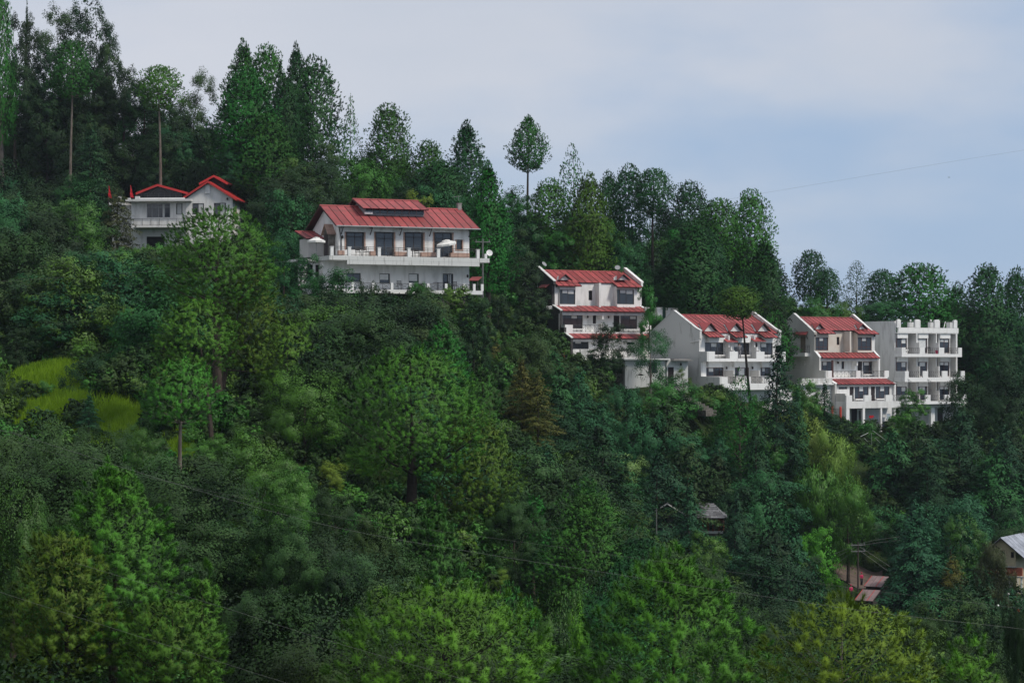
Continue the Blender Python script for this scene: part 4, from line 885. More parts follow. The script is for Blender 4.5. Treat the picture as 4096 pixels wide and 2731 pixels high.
    part(h, 'soffit_band', 'white_plaster', (0.07, xR, y1 + 0.05, y1 + 0.3, zc2, zl1e - 0.12), (0.07, xR, y1 + 0.301, 0.6, zl1e - 0.28, zl1e - 0.16))
    mw = -0.6
    w1 = (X(L(470), mw), X(L(724), mw), Z(V(890), 1, mw), Z(V(722), 1, mw)); s1 = (X(L(850), mw), X(L(893), mw), Z(V(830), 4, mw), Z(V(722), 4, mw)); d1 = (X(L(1112), mw), X(L(1185), mw), z2f, Z(V(725), 6, mw)); w2 = (X(L(1198), mw), X(L(1408), mw), Z(V(895), 7, mw), Z(V(727), 7, mw))
    MB().wall(0.07, xR, z2f - 0.4, zl1e - 0.282, mw, 0.2, [w1, s1, d1, w2]).build('middle_wall', 'white_plaster', h.root)
    window(h, *w1, mw, (0, 0.14, 0.45, 0.75, 1), None, 'window_frame', blind=[(0.46, 0.74, 0.2)], t=0.06, sill=0.3); window(h, *s1, mw, 1, None, 'window_frame', t=0.05, glass='dark_glass'); door(h, *d1, mw)
    window(h, *w2, mw, (0, 0.22, 0.58, 1), None, 'window_frame', blind=[(0.6, 0.95, 0.2)], t=0.06, sill=0.35)
    k = MB(); fx = X(L(960), -1.2); k.box(fx - 0.1, fx + 0.1, -1.55, mw - 0.003, zc2 - 0.45, zc2 - 0.001); k.box(fx - 0.1, fx + 0.1, -1.3, mw - 0.003, z2f, zc2 - 0.9); k.build('partition_wall', 'white_plaster', h.root)
    for u in (780, 1040): lamp_on_wall(h, X(L(u), mw), mw - 0.01, zc2 - 0.15)
    part(h, 'balcony_slab', 'white_paint', (0.07, X(L(1590), y2), y2, mw - 0.002, z2f - 0.04, z2b))
    for a, b in ((502, 601), (1482, 1584)): part(h, 'parapet_block', 'white_paint', (X(L(a), y2), X(L(b), y2), y2 + 0.004, y2 + 0.24, z2b + 0.001, z2t))
    part(h, 'parapet_side', 'weathered_plaster', (X(L(502), y2) + 0.004, X(L(502), y2) + 0.2, y2 + 0.245, y1, z2b + 0.002, z2t - 0.006))
    for a, b, n in ((601, 1040, 8), (1185, 1482, 5)): railing(h, (X(L(a), y2), y2 + 0.1), (X(L(b), y2), y2 + 0.1), z2b, z2t - 0.02, n, 'x')
    # second lean-to and lowest storey
    roof_plane(h, 0.09, xR + 0.3, y2r - 0.3, zl2e, y2 + 0.06, z2f - 0.05, 13, name='lean_to_roof', ridge=False)
    lw = -3.4
    q1 = (X(L(590), lw), X(L(800), lw), Z(V(1148), 1, lw), Z(V(1038), 1, lw)); q2 = (X(L(1275), lw), X(L(1375), lw), Z(V(1090), 6, lw), Z(V(1040), 6, lw))
    MB().wall(0.07, xR, zg, zl2e - 0.15, lw, 0.2, [q1, q2]).build('lower_wall', 'white_plaster', h.root)
    window(h, *q1, lw, 3, None, 'window_frame', blind=[(0.2, 0.55, 0.3)], t=0.06); window(h, *q2, lw, 2, None, 'window_frame', t=0.06)
    part(h, 'eave_beam', 'white_plaster', (0.07, xR, y2r + 0.1, y2r + 0.3, zl2e - 0.4, zl2e - 0.12))
    part(h, 'balcony_slab', 'white_paint', (X(L(640), y3), xR, y3, lw - 0.003, z3f, z3b))
    for a, b in ((697, 802), (1300, 1340), (1560, 1620)): part(h, 'parapet_block', 'weathered_plaster', (X(L(a), y3), X(L(b), y3), y3 + 0.004, y3 + 0.24, z3b + 0.001, z3t))
    railing(h, (X(L(802), y3), y3 + 0.1), (X(L(1300), y3), y3 + 0.1), z3b, z3t - 0.03, 8, 'x')
    # roof dishes
    for u, v, a in ((2175, 1058, 25), (2470, 1072, -30)):
        xx = X(u, 1.8); k = MB().lathe([(0.02, 0.0), (0.16, 0.02), (0.30, 0.09), (0.33, 0.12), (0.27, 0.085)], n=14); k.tube([(0, 0, -0.5), (0, 0, 0)], 0.02, 5)
        o = k.build('roof_dish', 'grey_metal', h.root, (xx, 1.8, Z(v, xx, 1.8))); o.rotation_euler = (R(48), R(a), 0)
    return h
HL = villa_left()

def flat_block():
    h = House('flat_roofed_block', 'white flat-roofed block with stepped balconies and a notched roof parapet, far right of the villas', 'house', 3584, 1422, 276, 31)
    X, Z = h.x, h.z
    L = lambda q: 3560 + q/2.8
    V = lambda q: 1240 + q/2.8
    xR = X(3823); zT_ = Z(V(110)); zp = Z(V(196)); zs = Z(V(258)); dep = 8.0
    ys = [-1.3, -1.95, -2.6]; st = Z(1416) - Z(1511)
    def lev(i): return [(Z(V(418), 0, ys[0]), Z(V(490), 0, ys[0]), Z(V(524), 0, ys[0])), (Z(V(683), 0, ys[1]), Z(V(755), 0, ys[1]), Z(V(804), 0, ys[1])), (Z(1580, 0, ys[2]), Z(1606, 0, ys[2]), Z(1617, 0, ys[2]))][i]
    zg = lev(2)[2] - 2.9
    part(h, 'left_side_wall', 'white_plaster', (-0.012, 0.24, 0.24, dep, zg - 1, Z(V(122))), )
    part(h, 'right_side_wall', 'white_plaster', (xR - 0.24, xR + 0.002, -0.3, dep, zg - 1, zs))
    part(h, 'back_wall', 'white_plaster', (0.25, xR - 0.25, dep - 0.3, dep - 0.05, zg, zs))
    # roof parapet with merlons
    part(h, 'roof_slab', 'white_plaster', (-0.03, xR + 0.15, -0.32, dep - 0.02, zs - 0.02, zs + 0.10))
    part(h, 'roof_parapet', 'white_paint', (0.10, xR + 0.15, -0.34, -0.12, zs + 0.101, zp))
    for a, b in ((78, 118), (280, 338), (497, 556), (712, 750)):
        xa, xb = X(L(a), -0.3), X(L(b), -0.3); part(h, 'parapet_merlon', 'white_paint', (xa, xb, -0.36, -0.10, zp + 0.001, zT_), (xa + 0.12, xb - 0.12, -0.33, -0.13, zT_ + 0.001, zT_ + 0.08))
    for a, b in ((118, 280), (338, 497), (556, 712)): railing(h, (X(L(a), -0.3), -0.22), (X(L(b), -0.3), -0.22), zp, zT_ - 0.12, 4, 'bars2', r=0.012)
    # roof-top pots and lamps
    for u in (236, 464):
        xx = X(L(u), 1.0); k = MB().box(xx - 0.32, xx + 0.32, 0.9, 1.3, zp - 0.4, Z(V(135), xx, 1)); k.build('roof_planter', 'weathered_plaster', h.root)
        k = MB().tube([(xx, 1.1, Z(V(135), xx, 1)), (xx, 1.1, Z(V(128), xx, 1))], 0.03, 5); k.lathe([(0.02, -0.12), (0.12, -0.05), (0.13, 0.03), (0.06, 0.12), (0.01, 0.13)], (xx, 1.1, Z(V(118), xx, 1)), 10); k.build('globe_lamp', 'lamp_globe', h.root)
    k = MB().tube([(X(L(600), 0.5), 0.5, zp - 0.1), (X(L(632), 0.5), 0.7, Z(V(128), 7, .5))], 0.05, 6); k.build('leaning_pipe', 'white_paint', h.root)
    part(h, 'roof_tank', 'weathered_plaster', (X(L(668), 0.8), X(L(705), 0.8), 0.8, 1.4, zp - 0.3, Z(V(135), 8, 1)))
    # three storeys of three rooms each
    uw = [(74, 192), (308, 420), (550, 668)]; fins = [298, 517]
    for i in range(3):
        zt_, zb1, zb0 = lev(i); yb = ys[i]; zc = (zs - 0.025) if i == 0 else lev(i-1)[2] - 0.005
        wt = zb1 + (zc - zb1) * 0.76
        hh = []
        for j in range(3):
            sh = [0, 10, 40][i]
            a, b = X(L(uw[j][0]), 0.0), X(L(uw[j][0]), 0.0) + (X(L(uw[j][1])) - X(L(uw[j][0])))*0.98
            a += 0.06; hh.append((a, b, zb1 + (0.55 if j == 0 else 0.12), wt))
        walls = MB()
        for j, q in enumerate(hh):
            xa = 0.26 if j == 0 else q[0] - 0.10; xb = q[1] + 0.12
            walls.wall(xa, xb, zb1 - 0.02, zc, 0.0, 0.2, [q])
            walls.box(xb - 0.18, xb - 0.004, 0.202, 1.3, zb1 - 0.02, zc)
        walls.build('room_wall', 'white_plaster', h.root)
        part(h, 'recess_wall', 'white_plaster', (0.26, xR - 0.25, 1.301, 1.5, zb1 - 0.02, zc))
        for j, q in enumerate(hh):
            window(h, *q, 0.0, 2, None, 'brown_frame', blind=[[(0.5, 0.92, 0.4)], [(0.03, 0.9, 0.6)] if i == 0 else [(0.2, 0.8, 0.25)], [(0.08, 0.45, 0.18), (0.55, 0.95, 0.2)]][j], t=0.07, sill=0.2 if j == 0 else None)
            part(h, 'window_head', 'white_paint', (q[0] - 0.02, q[1] + 0.03, -0.16, -0.002, q[3] + 0.02, zc - 0.004))
            dx = q[1] + 0.16
            if not (i == 1 and j == 1): door(h, dx, dx + 0.82, zb1, zb1 + 2.05, 1.18)
        for u in fins:
            fx = X(L(u), -0.3); k = MB(); k.box(fx - 0.07, fx + 0.07, -0.35, 1.298, zb1 + (zc - zb1)*0.55, zc - 0.003); k.box(fx - 0.07, fx + 0.07, -0.85, 1.298, zb1, zb1 + (zc - zb1)*0.549); k.build('partition_wall', 'white_plaster', h.root)
        dx_ = [0, 0.35, 0.35][i]
        x0, x1 = X(L([133, 168, 190][i]), yb), X(L([806, 838, 860][i]), yb)
        part(h, 'balcony_slab', 'white_paint', (x0 - 0.02, x1, yb, -0.003, zb0, zb1))
        bl = [[(133, 175), (333, 391), (549, 608), (765, 806)], [(170, 210), (369, 427), (585, 645), (798, 838)], [(190, 232), (400, 455), (612, 668), (818, 858)]][i]
        for a, b in bl: part(h, 'parapet_block', 'white_paint', (X(L(a), yb), X(L(b), yb), yb + 0.003, yb + 0.2, zb1 + 0.001, zt_))
        part(h, 'parapet_side', 'white_plaster', (x0 - 0.016, x0 + 0.18, yb + 0.203, -0.01, zb1 + 0.002, zt_ - 0.004))
        for (a, b) in zip(bl[:-1], bl[1:]): railing(h, (X(L(a[1]), yb), yb + 0.09), (X(L(b[0]), yb), yb + 0.09), zb1, zt_ - 0.05, 7, 'curl' if i == 0 else 'x', r=0.014)
        railing(h, (x1 - 0.06, yb + 0.2), (x1 - 0.06, -0.1), zb1, zt_ - 0.05, 3, 'curl', r=0.014)
    for u, v0, v1, y in ((195, 770, 890, -2.0), (415, 770, 870, -2.0)):
        xx = X(L(u), y); downpipe(h, [(xx, y + 0.1, Z(V(v0), xx, y)), (xx + 0.5, y - 0.1, Z(V(v0 + 25), xx, y)), (xx + 0.5, y - 0.1, Z(V(v1), xx, y))], 'grey_metal', 0.03)
    # ground floor
    gh = (X(3741, 0), X(3763, 0), zg, lev(2)[2] - 0.6)
    MB().wall(0.25, xR - 0.25, zg - 1, lev(2)[2] - 0.3, -0.4, 0.2, [gh]).build('ground_wall', 'grey_plaster', h.root); door(h, *gh, -0.4, handle=False)
    part(h, 'ground_beam', 'grey_plaster', (0.2, xR + 0.3, -1.6, -0.42, lev(2)[2] - 0.42, lev(2)[2] - 0.1)); part(h, 'column', 'white_paint', (X(3722, -1.5), X(3737, -1.5), -1.6, -1.2, zg - 1, lev(2)[2] - 0.421))
    return h, ys, [lev(i)[1] for i in range(3)]
HF, fys, fz = flat_block()
for j, (u, lab, m) in enumerate([(3721, 'black chair on the top balcony of the flat-roofed block, beside the red bucket', 'dark_cloth'), (3800, 'black chair at the right end of the top balcony of the flat-roofed block', 'dark_cloth')]):
    chair(HF.w(HF.x(u, -0.7), -0.7, fz[0]), 0.5 + j, lab, m)
t = empty('bucket', HF.w(HF.x(3749, -0.9), -0.9, fz[0]), 0, 'bright red bucket on the top balcony of the flat-roofed block', 'bucket')
MB().lathe([(0.19, 0), (0.25, 0.42), (0.27, 0.45), (0.24, 0.44), (0.18, 0.05)], n=12).build('tub', 'pink_cloth', t); MB().tube([(-0.25, 0, 0.43), (-0.14, 0, 0.62), (0.14, 0, 0.62), (0.25, 0, 0.43)], 0.012, 5).build('handle', 'grey_metal', t)

# ------------------------------------------------------------------ C: the house with bright red roofs at upper left
def red_roof_house():
    h = House('red_gabled_house', 'white house with bright red gable roofs and a flat-roofed wing, upper left among trees', 'house', 745, 905, 257, -5)
    X, Z = h.x, h.z
    L = lambda q: 400 + q/2.94
    V = lambda q: 600 + q/2.94
    xa, xb = X(L(1010)), X(L(1560)); xc = X(L(1278)); zp = Z(V(385)); zl, zr_ = Z(V(560)), Z(V(585)); zg = Z(V(1380)); dep = 7.5
    zel = zl; zer = Z(V(575))
    # gable wing
    w1 = (X(L(1085)), X(L(1222)), Z(V(760)), Z(V(628))); w2 = (X(L(1340)), X(L(1480)), Z(V(790)), Z(V(625)))
    MB().wall(xa, xb, zg, zer, 0, 0.25, [w1, w2]).build('gable_wing_wall', 'white_plaster', h.root)
    MB().prism_y([(xa, zer + 0.002), (xb, zer + 0.002), (xc, zp - 0.05)], 0.0, 0.25).build('gable_triangle', 'white_plaster', h.root)
    for q in (w1, w2): window(h, *q, 0, 2, 0.62, 'window_frame', t=0.06, curtain=[(0.55, 0.95)])
    MB().box(X(L(1240)), X(L(1297)), -0.12, -0.002, Z(V(515)), Z(V(412))).build('wall_panel', 'white_paint', h.root)
    lamp_on_wall(h, X(L(1500)), -0.01, Z(V(578)))
    # right side wall with two red-framed windows
    side = MB(); r1 = (1.2, 2.1, Z(V(760), xb, 1), Z(V(625), xb, 1)); r2 = (4.2, 5.2, Z(V(760), xb, 1), Z(V(640), xb, 1))
    side.wall(0.25, dep, zg, zer + 0.1, 0, 0.25, [r1, r2]); o = side.build('side_wall', 'white_plaster', h.root); o.location = (xb - 0.001, 0, 0); o.rotation_euler = (0, 0, R(90))
    for q in (r1, r2):
        MB().box(xb - 0.12, xb - 0.08, q[0], q[1], q[2], q[3]).build('side_window', 'glass', h.root)
        k = MB()
        for a, b, c, d in ((q[0], q[0]+.1, q[2], q[3]), (q[1]-.1, q[1], q[2], q[3]), (q[0], q[1], q[2]-.1, q[2]), ((q[0]+q[1])/2-.04, (q[0]+q[1])/2+.04, q[2], q[3])): k.box(xb - 0.07, xb + 0.03, a, b, c, d)
        k.build('window_surround', 'terracotta_trim', h.root)
    part(h, 'back_wall', 'white_plaster', (xa, xb - 0.26, dep - 0.2, dep - 0.01, zg, zer)); part(h, 'left_wall', 'white_plaster', (xa - 0.003, xa + 0.2, 0.251, dep - 0.21, zg, zel))
    def gable_roof(xl, zl_, xp, zp_, xr, zr2, y0, y1, n, m='bright_red_roof', name='roof'):
        ro = None
        for (x0, z0, x1, z1) in ((xl, zl_, xp, zp_), (xp, zp_, xr, zr2)):
            k = MB(); k.prism_y([(x0, z0 - 0.16), (x1, z1 - 0.16), (x1, z1), (x0, z0)], y0 + 0.05, y1); ro = k.build(name, 'roof_seam', h.root)
            L_ = math.hypot(x1 - x0, z1 - z0); dx, dz = (x1 - x0)/L_, (z1 - z0)/L_
            for q in range(n):
                ya = y0 + (y1 - y0)*q/n; yb2 = y0 + (y1 - y0)*(q + 0.955)/n
                s = MB(); s.v += [(x0, ya, z0 + 0.004), (x1, ya, z1 + 0.004), (x1, yb2, z1 + 0.004), (x0, yb2, z0 + 0.004), (x0, ya, z0 + 0.05), (x1, ya, z1 + 0.05), (x1, yb2, z1 + 0.05), (x0, yb2, z0 + 0.05)]
                s.f += [(0,3,2,1), (4,5,6,7), (0,1,5,4), (1,2,6,5), (2,3,7,6), (3,0,4,7)]; s.build('roof_sheet', m, ro)
            k = MB(); k.prism_y([(x0, z0 - 0.2), (x1, z1 - 0.2), (x1, z1 + 0.06), (x0, z0 + 0.06)], y0 - 0.02, y0 + 0.045); k.build('bargeboard', m, ro)
        return ro
    oz = 0.0
    gable_roof(X(L(975), -0.5), Z(V(562)), xc, Z(V(372)), X(L(1610), -0.5), Z(V(588)), -0.5, dep + 0.4, 8)
    # upper ridge roof set back
    y_u = 1.6; pu = X(L(1335), y_u); zu = Z(V(300), pu, y_u); xl_, xr2 = X(L(1165), y_u), X(L(1500), y_u)
    gable_roof(xl_, Z(V(392), pu, y_u), pu, zu, xr2, Z(V(392), pu, y_u), y_u, dep - 0.8, 6, name='raised_roof')
    MB().prism_y([(xl_ + 0.5, Z(V(470), pu, y_u)), (xr2 - 0.5, Z(V(470), pu, y_u)), (xr2 - 0.5, Z(V(372), pu, y_u)), (pu, zu - 0.25), (xl_ + 0.5, Z(V(372), pu, y_u))], y_u + 0.7, dep - 1.2).build('raised_roof_wall', 'roof_underside', h.root)
    # flat-roofed wing to the left
    fx0, fx1 = X(L(360)), xa - 0.003; zt_ = Z(V(605)); zfl = Z(V(892)); wy = 0.3
    w3 = (X(L(550), wy), X(L(826), wy), Z(V(797), -3, wy), Z(V(628), -3, wy)); w4 = (X(L(895), wy), X(L(970), wy), Z(V(760), -2, wy), Z(V(625), -2, wy))
    MB().wall(fx0, fx1, zfl, zt_, wy, 0.25, [w3, w4]).build('flat_wing_wall', 'white_plaster', h.root)
    window(h, *w3, wy, (0, 0.22, 0.5, 0.75, 1), 0.74, 'grey_metal', t=0.07, curtain=[(0.68, 0.76)]); window(h, *w4, wy, 1, 0.6, 'window_frame', t=0.06, curtain=[(0.1, 0.9)])
    part(h, 'wing_side_wall', 'grey_plaster', (fx0 + 0.002, fx0 + 0.25, wy + 0.251, 7.0, zg, zt_))
    part(h, 'flat_roof', 'weathered_plaster', (X(L(320)), X(L(1085)), -0.75, 7.2, zt_ + 0.002, Z(V(580))))
    part(h, 'roof_kerb', 'white_paint', (X(L(470)), X(L(1010)), -0.6, -0.35, Z(V(580)) + 0.001, Z(V(565))))
    for a, b, c in ((428, 478, 545), (340, 368, 565)): part(h, 'roof_post', 'weathered_plaster', (X(L(a)), X(L(b)), -0.6, -0.2, Z(V(580)) + 0.001, Z(V(c))))
    part(h, 'left_roof', 'weathered_plaster', (X(L(112), 1.0), X(L(300), 1.0), 0.8, 4.0, Z(V(648), -6, 1), Z(V(615), -6, 1))); part(h, 'roof_post', 'weathered_plaster', (X(L(208), 1.0), X(L(245), 1.0), 0.9, 1.3, Z(V(615), -6, 1) + 0.001, Z(V(540), -6, 1))); part(h, 'left_wing', 'grey_plaster', (X(L(140), 1.3), fx0 - 0.01, 1.3, 4.0, zg, Z(V(648), -6, 1) - 0.002))
    # glazed gable behind the flat roof
    gy = 2.2; gp = X(L(690), gy); gz0 = Z(V(575), -3, gy)
    k = MB().box(X(L(490), gy), X(L(960), gy), gy + 0.05, gy + 4, gz0, Z(V(512), -3, gy)); k.prism_y([(X(L(470), gy), Z(V(512), -3, gy) + 0.001), (X(L(960), gy), Z(V(512), -3, gy) + 0.001), (gp, Z(V(420), -3, gy))], gy + 0.05, gy + 4); k.build('glazed_gable', 'dark_glass', h.root)
    k = MB()
    for q in range(8):
        xx = X(L(490 + q*67), gy); k.box(xx - 0.04, xx + 0.04, gy - 0.02, gy + 0.045, gz0, Z(V(508), -3, gy))
    k.box(X(L(480), gy), X(L(960), gy), gy - 0.022, gy + 0.044, Z(V(512), -3, gy), Z(V(508), -3, gy)); k.tube([(X(L(600), gy), gy, Z(V(508), -3, gy)), (gp, gy, Z(V(440), -3, gy)), (X(L(790), gy), gy, Z(V(508), -3, gy))], 0.04, 5); k.build('gable_frame', 'iron_railing', h.root)
    gable_roof(X(L(420), gy - 0.6), Z(V(505), -3, gy - .6), gp, Z(V(405), -3, gy - .6), X(L(1030), gy - 0.6), Z(V(505), -3, gy - .6), gy - 0.6, gy + 4.2, 5)
    # balcony under the flat wing
    yb = -1.0; part(h, 'balcony_slab', 'white_plaster', (X(L(370), yb), X(L(1000), yb), yb, wy - 0.003, Z(V(910), -3, yb), Z(V(890), -3, yb)))
    part(h, 'balcony_parapet', 'white_plaster', (X(L(395), yb), X(L(1000), yb), yb + 0.15, yb + 0.3, Z(V(890), -3, yb) + 0.001, Z(V(818), -3, yb)))
    railing(h, (X(L(395), yb), yb + 0.08), (X(L(1000), yb), yb + 0.08), Z(V(888), -3, yb), Z(V(808), -3, yb), 6, 'bars', r=0.02)
    lo = (X(L(545), wy), X(L(760), wy), Z(V(1170), -3, wy), Z(V(1018), -3, wy))
    MB().wall(fx0, fx1, zg - 1, zfl - 0.003, wy + 0.02, 0.25, [lo]).build('lower_wall', 'weathered_plaster', h.root); MB().box(lo[0], lo[1], wy + 0.2, wy + 0.26, lo[2], lo[3]).build('dark_opening', 'dark_interior', h.root)
    return h
HR = red_roof_house()
for u, vt, vb, lab in ((434, 740, 800, 'small red flag on a pole left of the red gabled house, nearest the treetops'), (521, 738, 795, 'red pennant flag on a pole above the flat roof of the red gabled house')):
    b = P(u, vb, 258.5); t = empty('flag', (b.x, b.y, b.z - 1.2), 0, lab, 'flag'); H = (vb - vt)/F*258.5 + 1.2
    MB().tube([(0, 0, 0), (0, 0, H)], 0.03, 6).build('flag_pole', 'pole_wood', t)
    k = MB()
    for i in range(4):
        z0, z1 = H - 0.05 - i*0.36, H - 0.05 - (i+1)*0.36; w0, w1 = 0.05 + i*0.09, 0.05 + (i+1)*0.09
        for s_ in (0.0, 0.015): k.poly([(-0.02, s_ + 0.05*math.sin(i*1.6), z0), (w0, s_ + 0.05*math.sin(i*1.6 + 1), z0 - 0.03), (w1, s_ + 0.05*math.sin(i*1.6 + 2.6), z1 - 0.03), (-0.02, s_ + 0.05*math.sin(i*1.6 + 1.6), z1)])
    k.build('cloth', 'red_cloth', t)
# ================================================================== smaller buildings and things on the slope
def neighbour_house():   # gable and roof seen right of the flat block
    h = House('red_roofed_neighbour', 'small house with red roof and grey sloping gable parapet, right behind the flat-roofed block', 'house', 3922, 1517, 292, 31)
    X, Z = h.x, h.z; xl = -9.0; yr = 4.2; zr = Z(1466, 0, yr); 
    part(h, 'front_wall', 'weathered_plaster', (xl, -0.01, 0.2, 0.45, Z(1640), -0.05)); part(h, 'side_wall', 'weathered_plaster', (-0.25, -0.012, 0.46, 8, Z(1640), -0.05))
    roof_plane(h, xl, -0.02, -0.3, -0.1, yr, zr, 11); roof_plane(h, xl, -0.02, 8.6, -0.1, yr + 0.03, zr, 11, ridge=False)
    MB().prism_x([(-0.4, -0.5), (-0.4, 0.35), (yr, zr + 0.5), (8.6, 0.3), (8.6, -0.5)], 0, 0.25).build('gable_parapet', 'weathered_plaster', h.root)
neighbour_house()
def store_building():
    h = House('store_building', 'low stained white store with a dark door, between the stone-sided and dormer villas', 'store', 2500, 1536, 237, 12)
    X, Z = h.x, h.z; x1 = X(2676); x2 = X(2752); zt = Z(1439); zb = -1.6
    q = (X(2594), X(2629), Z(1493, 3), Z(1448, 3)); d = (X(2672), X(2695), 0.0, Z(1468, 5))
    MB().wall(0, x2, zb, zt, 0, 0.2, [q, d]).build('front_wall', 'stained_concrete', h.root)
    window(h, *q, 0, 1, None, 'window_frame', t=0.06, glass='dark_glass'); door(h, *d, 0)
    part(h, 'roof_slab', 'white_paint', (-0.2, x1, -0.45, 4.5, zt + 0.002, zt + 0.14)); part(h, 'lean_slab', 'slab', (X(2684), x2 + 0.3, -0.7, 3.0, zt - 0.10, zt - 0.003), (X(2690), x2 + 0.1, -0.5, 3.0, zt + 0.003, zt + 0.12))
    part(h, 'side_wall', 'grey_plaster', (0.002, 0.2, 0.201, 4.4, zb, zt)); downpipe(h, [(X(2664), -0.06, zt), (X(2666), -0.06, zb)])
    lamp_on_wall(h, X(2722), -0.01, Z(1456, 6))
store_building()
# stone stairs climbing beside the dormer villa
t = empty('stone_stairs', P(2835, 1640, 228), R(12), 'worn stone stairs climbing beside the left wall of the dormer villa', 'stairs')
for k in range(9):
    o = MB().box(-0.75, 0.75, -0.35, 0.8, -0.6, 0.0).build('stone_step', 'stone_wall', t, (-0.28*k, 0.42*k, 0.21*k)); o.rotation_euler = (0, 0, R(28))
# white gate pillar, gate and wall above the lawn
t = empty('gate_wall', P(2640, 1263, 262), R(20), 'short white garden wall and pillar with a dark green gate, above the gable of the dormer villa', 'garden wall')
w_ = lambda px: px/F*262
MB().box(w_(-12), w_(11), 0, 1.2, -0.6, w_(34)).build('pillar', 'white_paint', t); MB().box(w_(28), w_(82), 0, 0.25, -0.6, w_(32)).build('wall', 'white_paint', t); MB().box(w_(11.5), w_(27.5), 0.3, 0.36, -0.4, w_(36)).build('gate', 'green_paint', t)
mat('cottage_plaster', (0.17, 0.16, 0.145), 0.9, (0.09, 0.085, 0.075), 1.6)
def stone_house():
    h = House('stone_cottage', 'old stone cottage with grey slate roof and red verandah posts, half hidden by cedars', 'house', 2735, 2122, 206, -8)
    X, Z = h.x, h.z; x1 = X(2893); zt = Z(2070); zr = Z(2013, 2, 2.6); zb = Z(2215)
    # verandah block
    part(h, 'verandah_base', 'white_plaster', (0, x1, -0.1, 0.35, -0.22, 0.0)); part(h, 'base_wall', 'stone_wall', (0.05, x1 - 0.1, 0, 0.4, zb, -0.222)); part(h, 'back_wall', 'yellow_plaster', (0.0, x1, 1.6, 1.8, -0.2, zt))
    part(h, 'end_wall', 'brick_red', (x1 - 0.55, x1, 0.36, 1.59, 0.0, zt - 0.02))
    for u in (2812, 2832, 2852, 2875): part(h, 'verandah_post', 'brick_red', (X(u) - 0.07, X(u) + 0.07, 0.0, 0.14, 0.001, zt - 0.001))
    door(h, X(2838), X(2850), 0, zt - 0.3, 1.5); 
    # slate roof in courses, hipped at the right
    ro = MB().prism_x([(-0.6, zt - 0.08), (2.6, zr - 0.08), (2.6, zr), (-0.6, zt)], -0.2, x1 - 1.0).prism_x([(5.8, zt - 0.08), (5.8, zt), (2.61, zr), (2.61, zr - 0.08)], -0.2, x1 - 1.0).build('roof', 'roof_underside', h.root)
    rnd = random.Random(5); rows = 7
    for r_ in range(rows):
        f0, f1 = r_/rows, (r_ + 1.12)/rows
        xe = (x1 + 0.3) - 1.3*((f0 + f1)/2); n = int((xe + 0.2)/0.62)
        for k in range(n):
            xa = -0.2 + (xe + 0.2)*k/n; xb = -0.2 + (xe + 0.2)*(k + 0.96)/n; dz = rnd.uniform(0.01, 0.03); 
            ya, yb_ = -0.65 + 3.25*f0, -0.65 + 3.25*min(f1, 1); za, zb_ = zt + (zr - zt)*f0 + 0.05 + dz, zt + (zr - zt)*min(f1, 1) + 0.015 + dz
            s = MB(); s.v += [(xa, ya, za), (xb, ya, za), (xb, yb_, zb_), (xa, yb_, zb_), (xa, ya, za - 0.035), (xb, ya, za - 0.035), (xb, yb_, zb_ - 0.035), (xa, yb_, zb_ - 0.035)]
            s.f += [(0,1,2,3), (7,6,5,4), (0,4,5,1), (1,5,6,2), (2,6,7,3), (3,7,4,0)]; s.build('slate', 'slate_roof', ro)
    MB().poly([(x1 - 1.0, 2.6, zr), (x1 + 0.3, -0.6, zt), (x1 + 0.3, 5.8, zt)]).build('hip_slope', 'slate_roof', ro)
    # gabled wing to the left, timber framed above stone
    gx0, gx1 = X(2612, -1.2), X(2728, -1.2); gz1 = Z(2056, -2, -1.2); gp = Z(2018, -2, -1.2); zm = Z(2104, -2, -1.2); xc = (gx0 + gx1)/2
    q = (X(2629, -1.2), X(2667, -1.2), Z(2088, -2, -1.2), Z(2071, -2, -1.2)); 
    MB().wall(gx0, gx1, zm, gz1, -1.2, 0.2, [q]).build('wing_upper_wall', 'cottage_plaster', h.root); window(h, *q, -1.2, 2, None, 'pole_wood', t=0.06, glass='dark_glass')
    MB().prism_y([(gx0, gz1 + 0.001), (gx1, gz1 + 0.001), (xc, gp)], -1.2, -1.0).build('gable_boarding', 'pole_wood', h.root)
    az = Z(2146, -2, -1.2)
    MB().wall(gx0, gx1, zb - 1, zm - 0.002, -1.25, 0.3, [(gx0 + 0.5, gx1 - 0.5, zb - 1, az)]).build('wing_stone_wall', 'stone_wall', h.root); MB().box(gx0 + 0.4, gx1 - 0.4, -0.9, -0.8, zb - 1, az).build('dark_archway', 'dark_interior', h.root)
    rnd = random.Random(8)
    for r_ in range(5):
        for k in range(7):
            xa = gx0 + (gx1 - gx0)*(k + (0.5 if r_ % 2 else 0))/7.5; z0 = az + 0.05 + (zm - az - 0.1)*r_/5
            MB().box(xa + 0.02, xa + (gx1 - gx0)/7.5 - 0.02, -1.28 - rnd.uniform(0, .03), -1.251, z0 + 0.015, z0 + (zm - az - 0.1)/5 - 0.015).build('stone', 'stone_wall', h.root)
    for xa, xb in ((gx0 - 0.35, xc), (gx1 + 0.35, xc)):
        k = MB(); k.prism_y([(xa, gz1 - 0.2), (xb, gp + 0.12), (xb, gp + 0.22), (xa, gz1 - 0.1)], -1.6, 3); k.build('wing_roof', 'slate_roof', h.root)
    for s_ in (-1, 1): MB().tube([(xc + s_*2.1, -1.63, gz1 - 0.25), (xc, -1.63, gp + 0.1)], 0.06, 5).build('bargeboard', 'weathered_plaster', h.root)
stone_house()
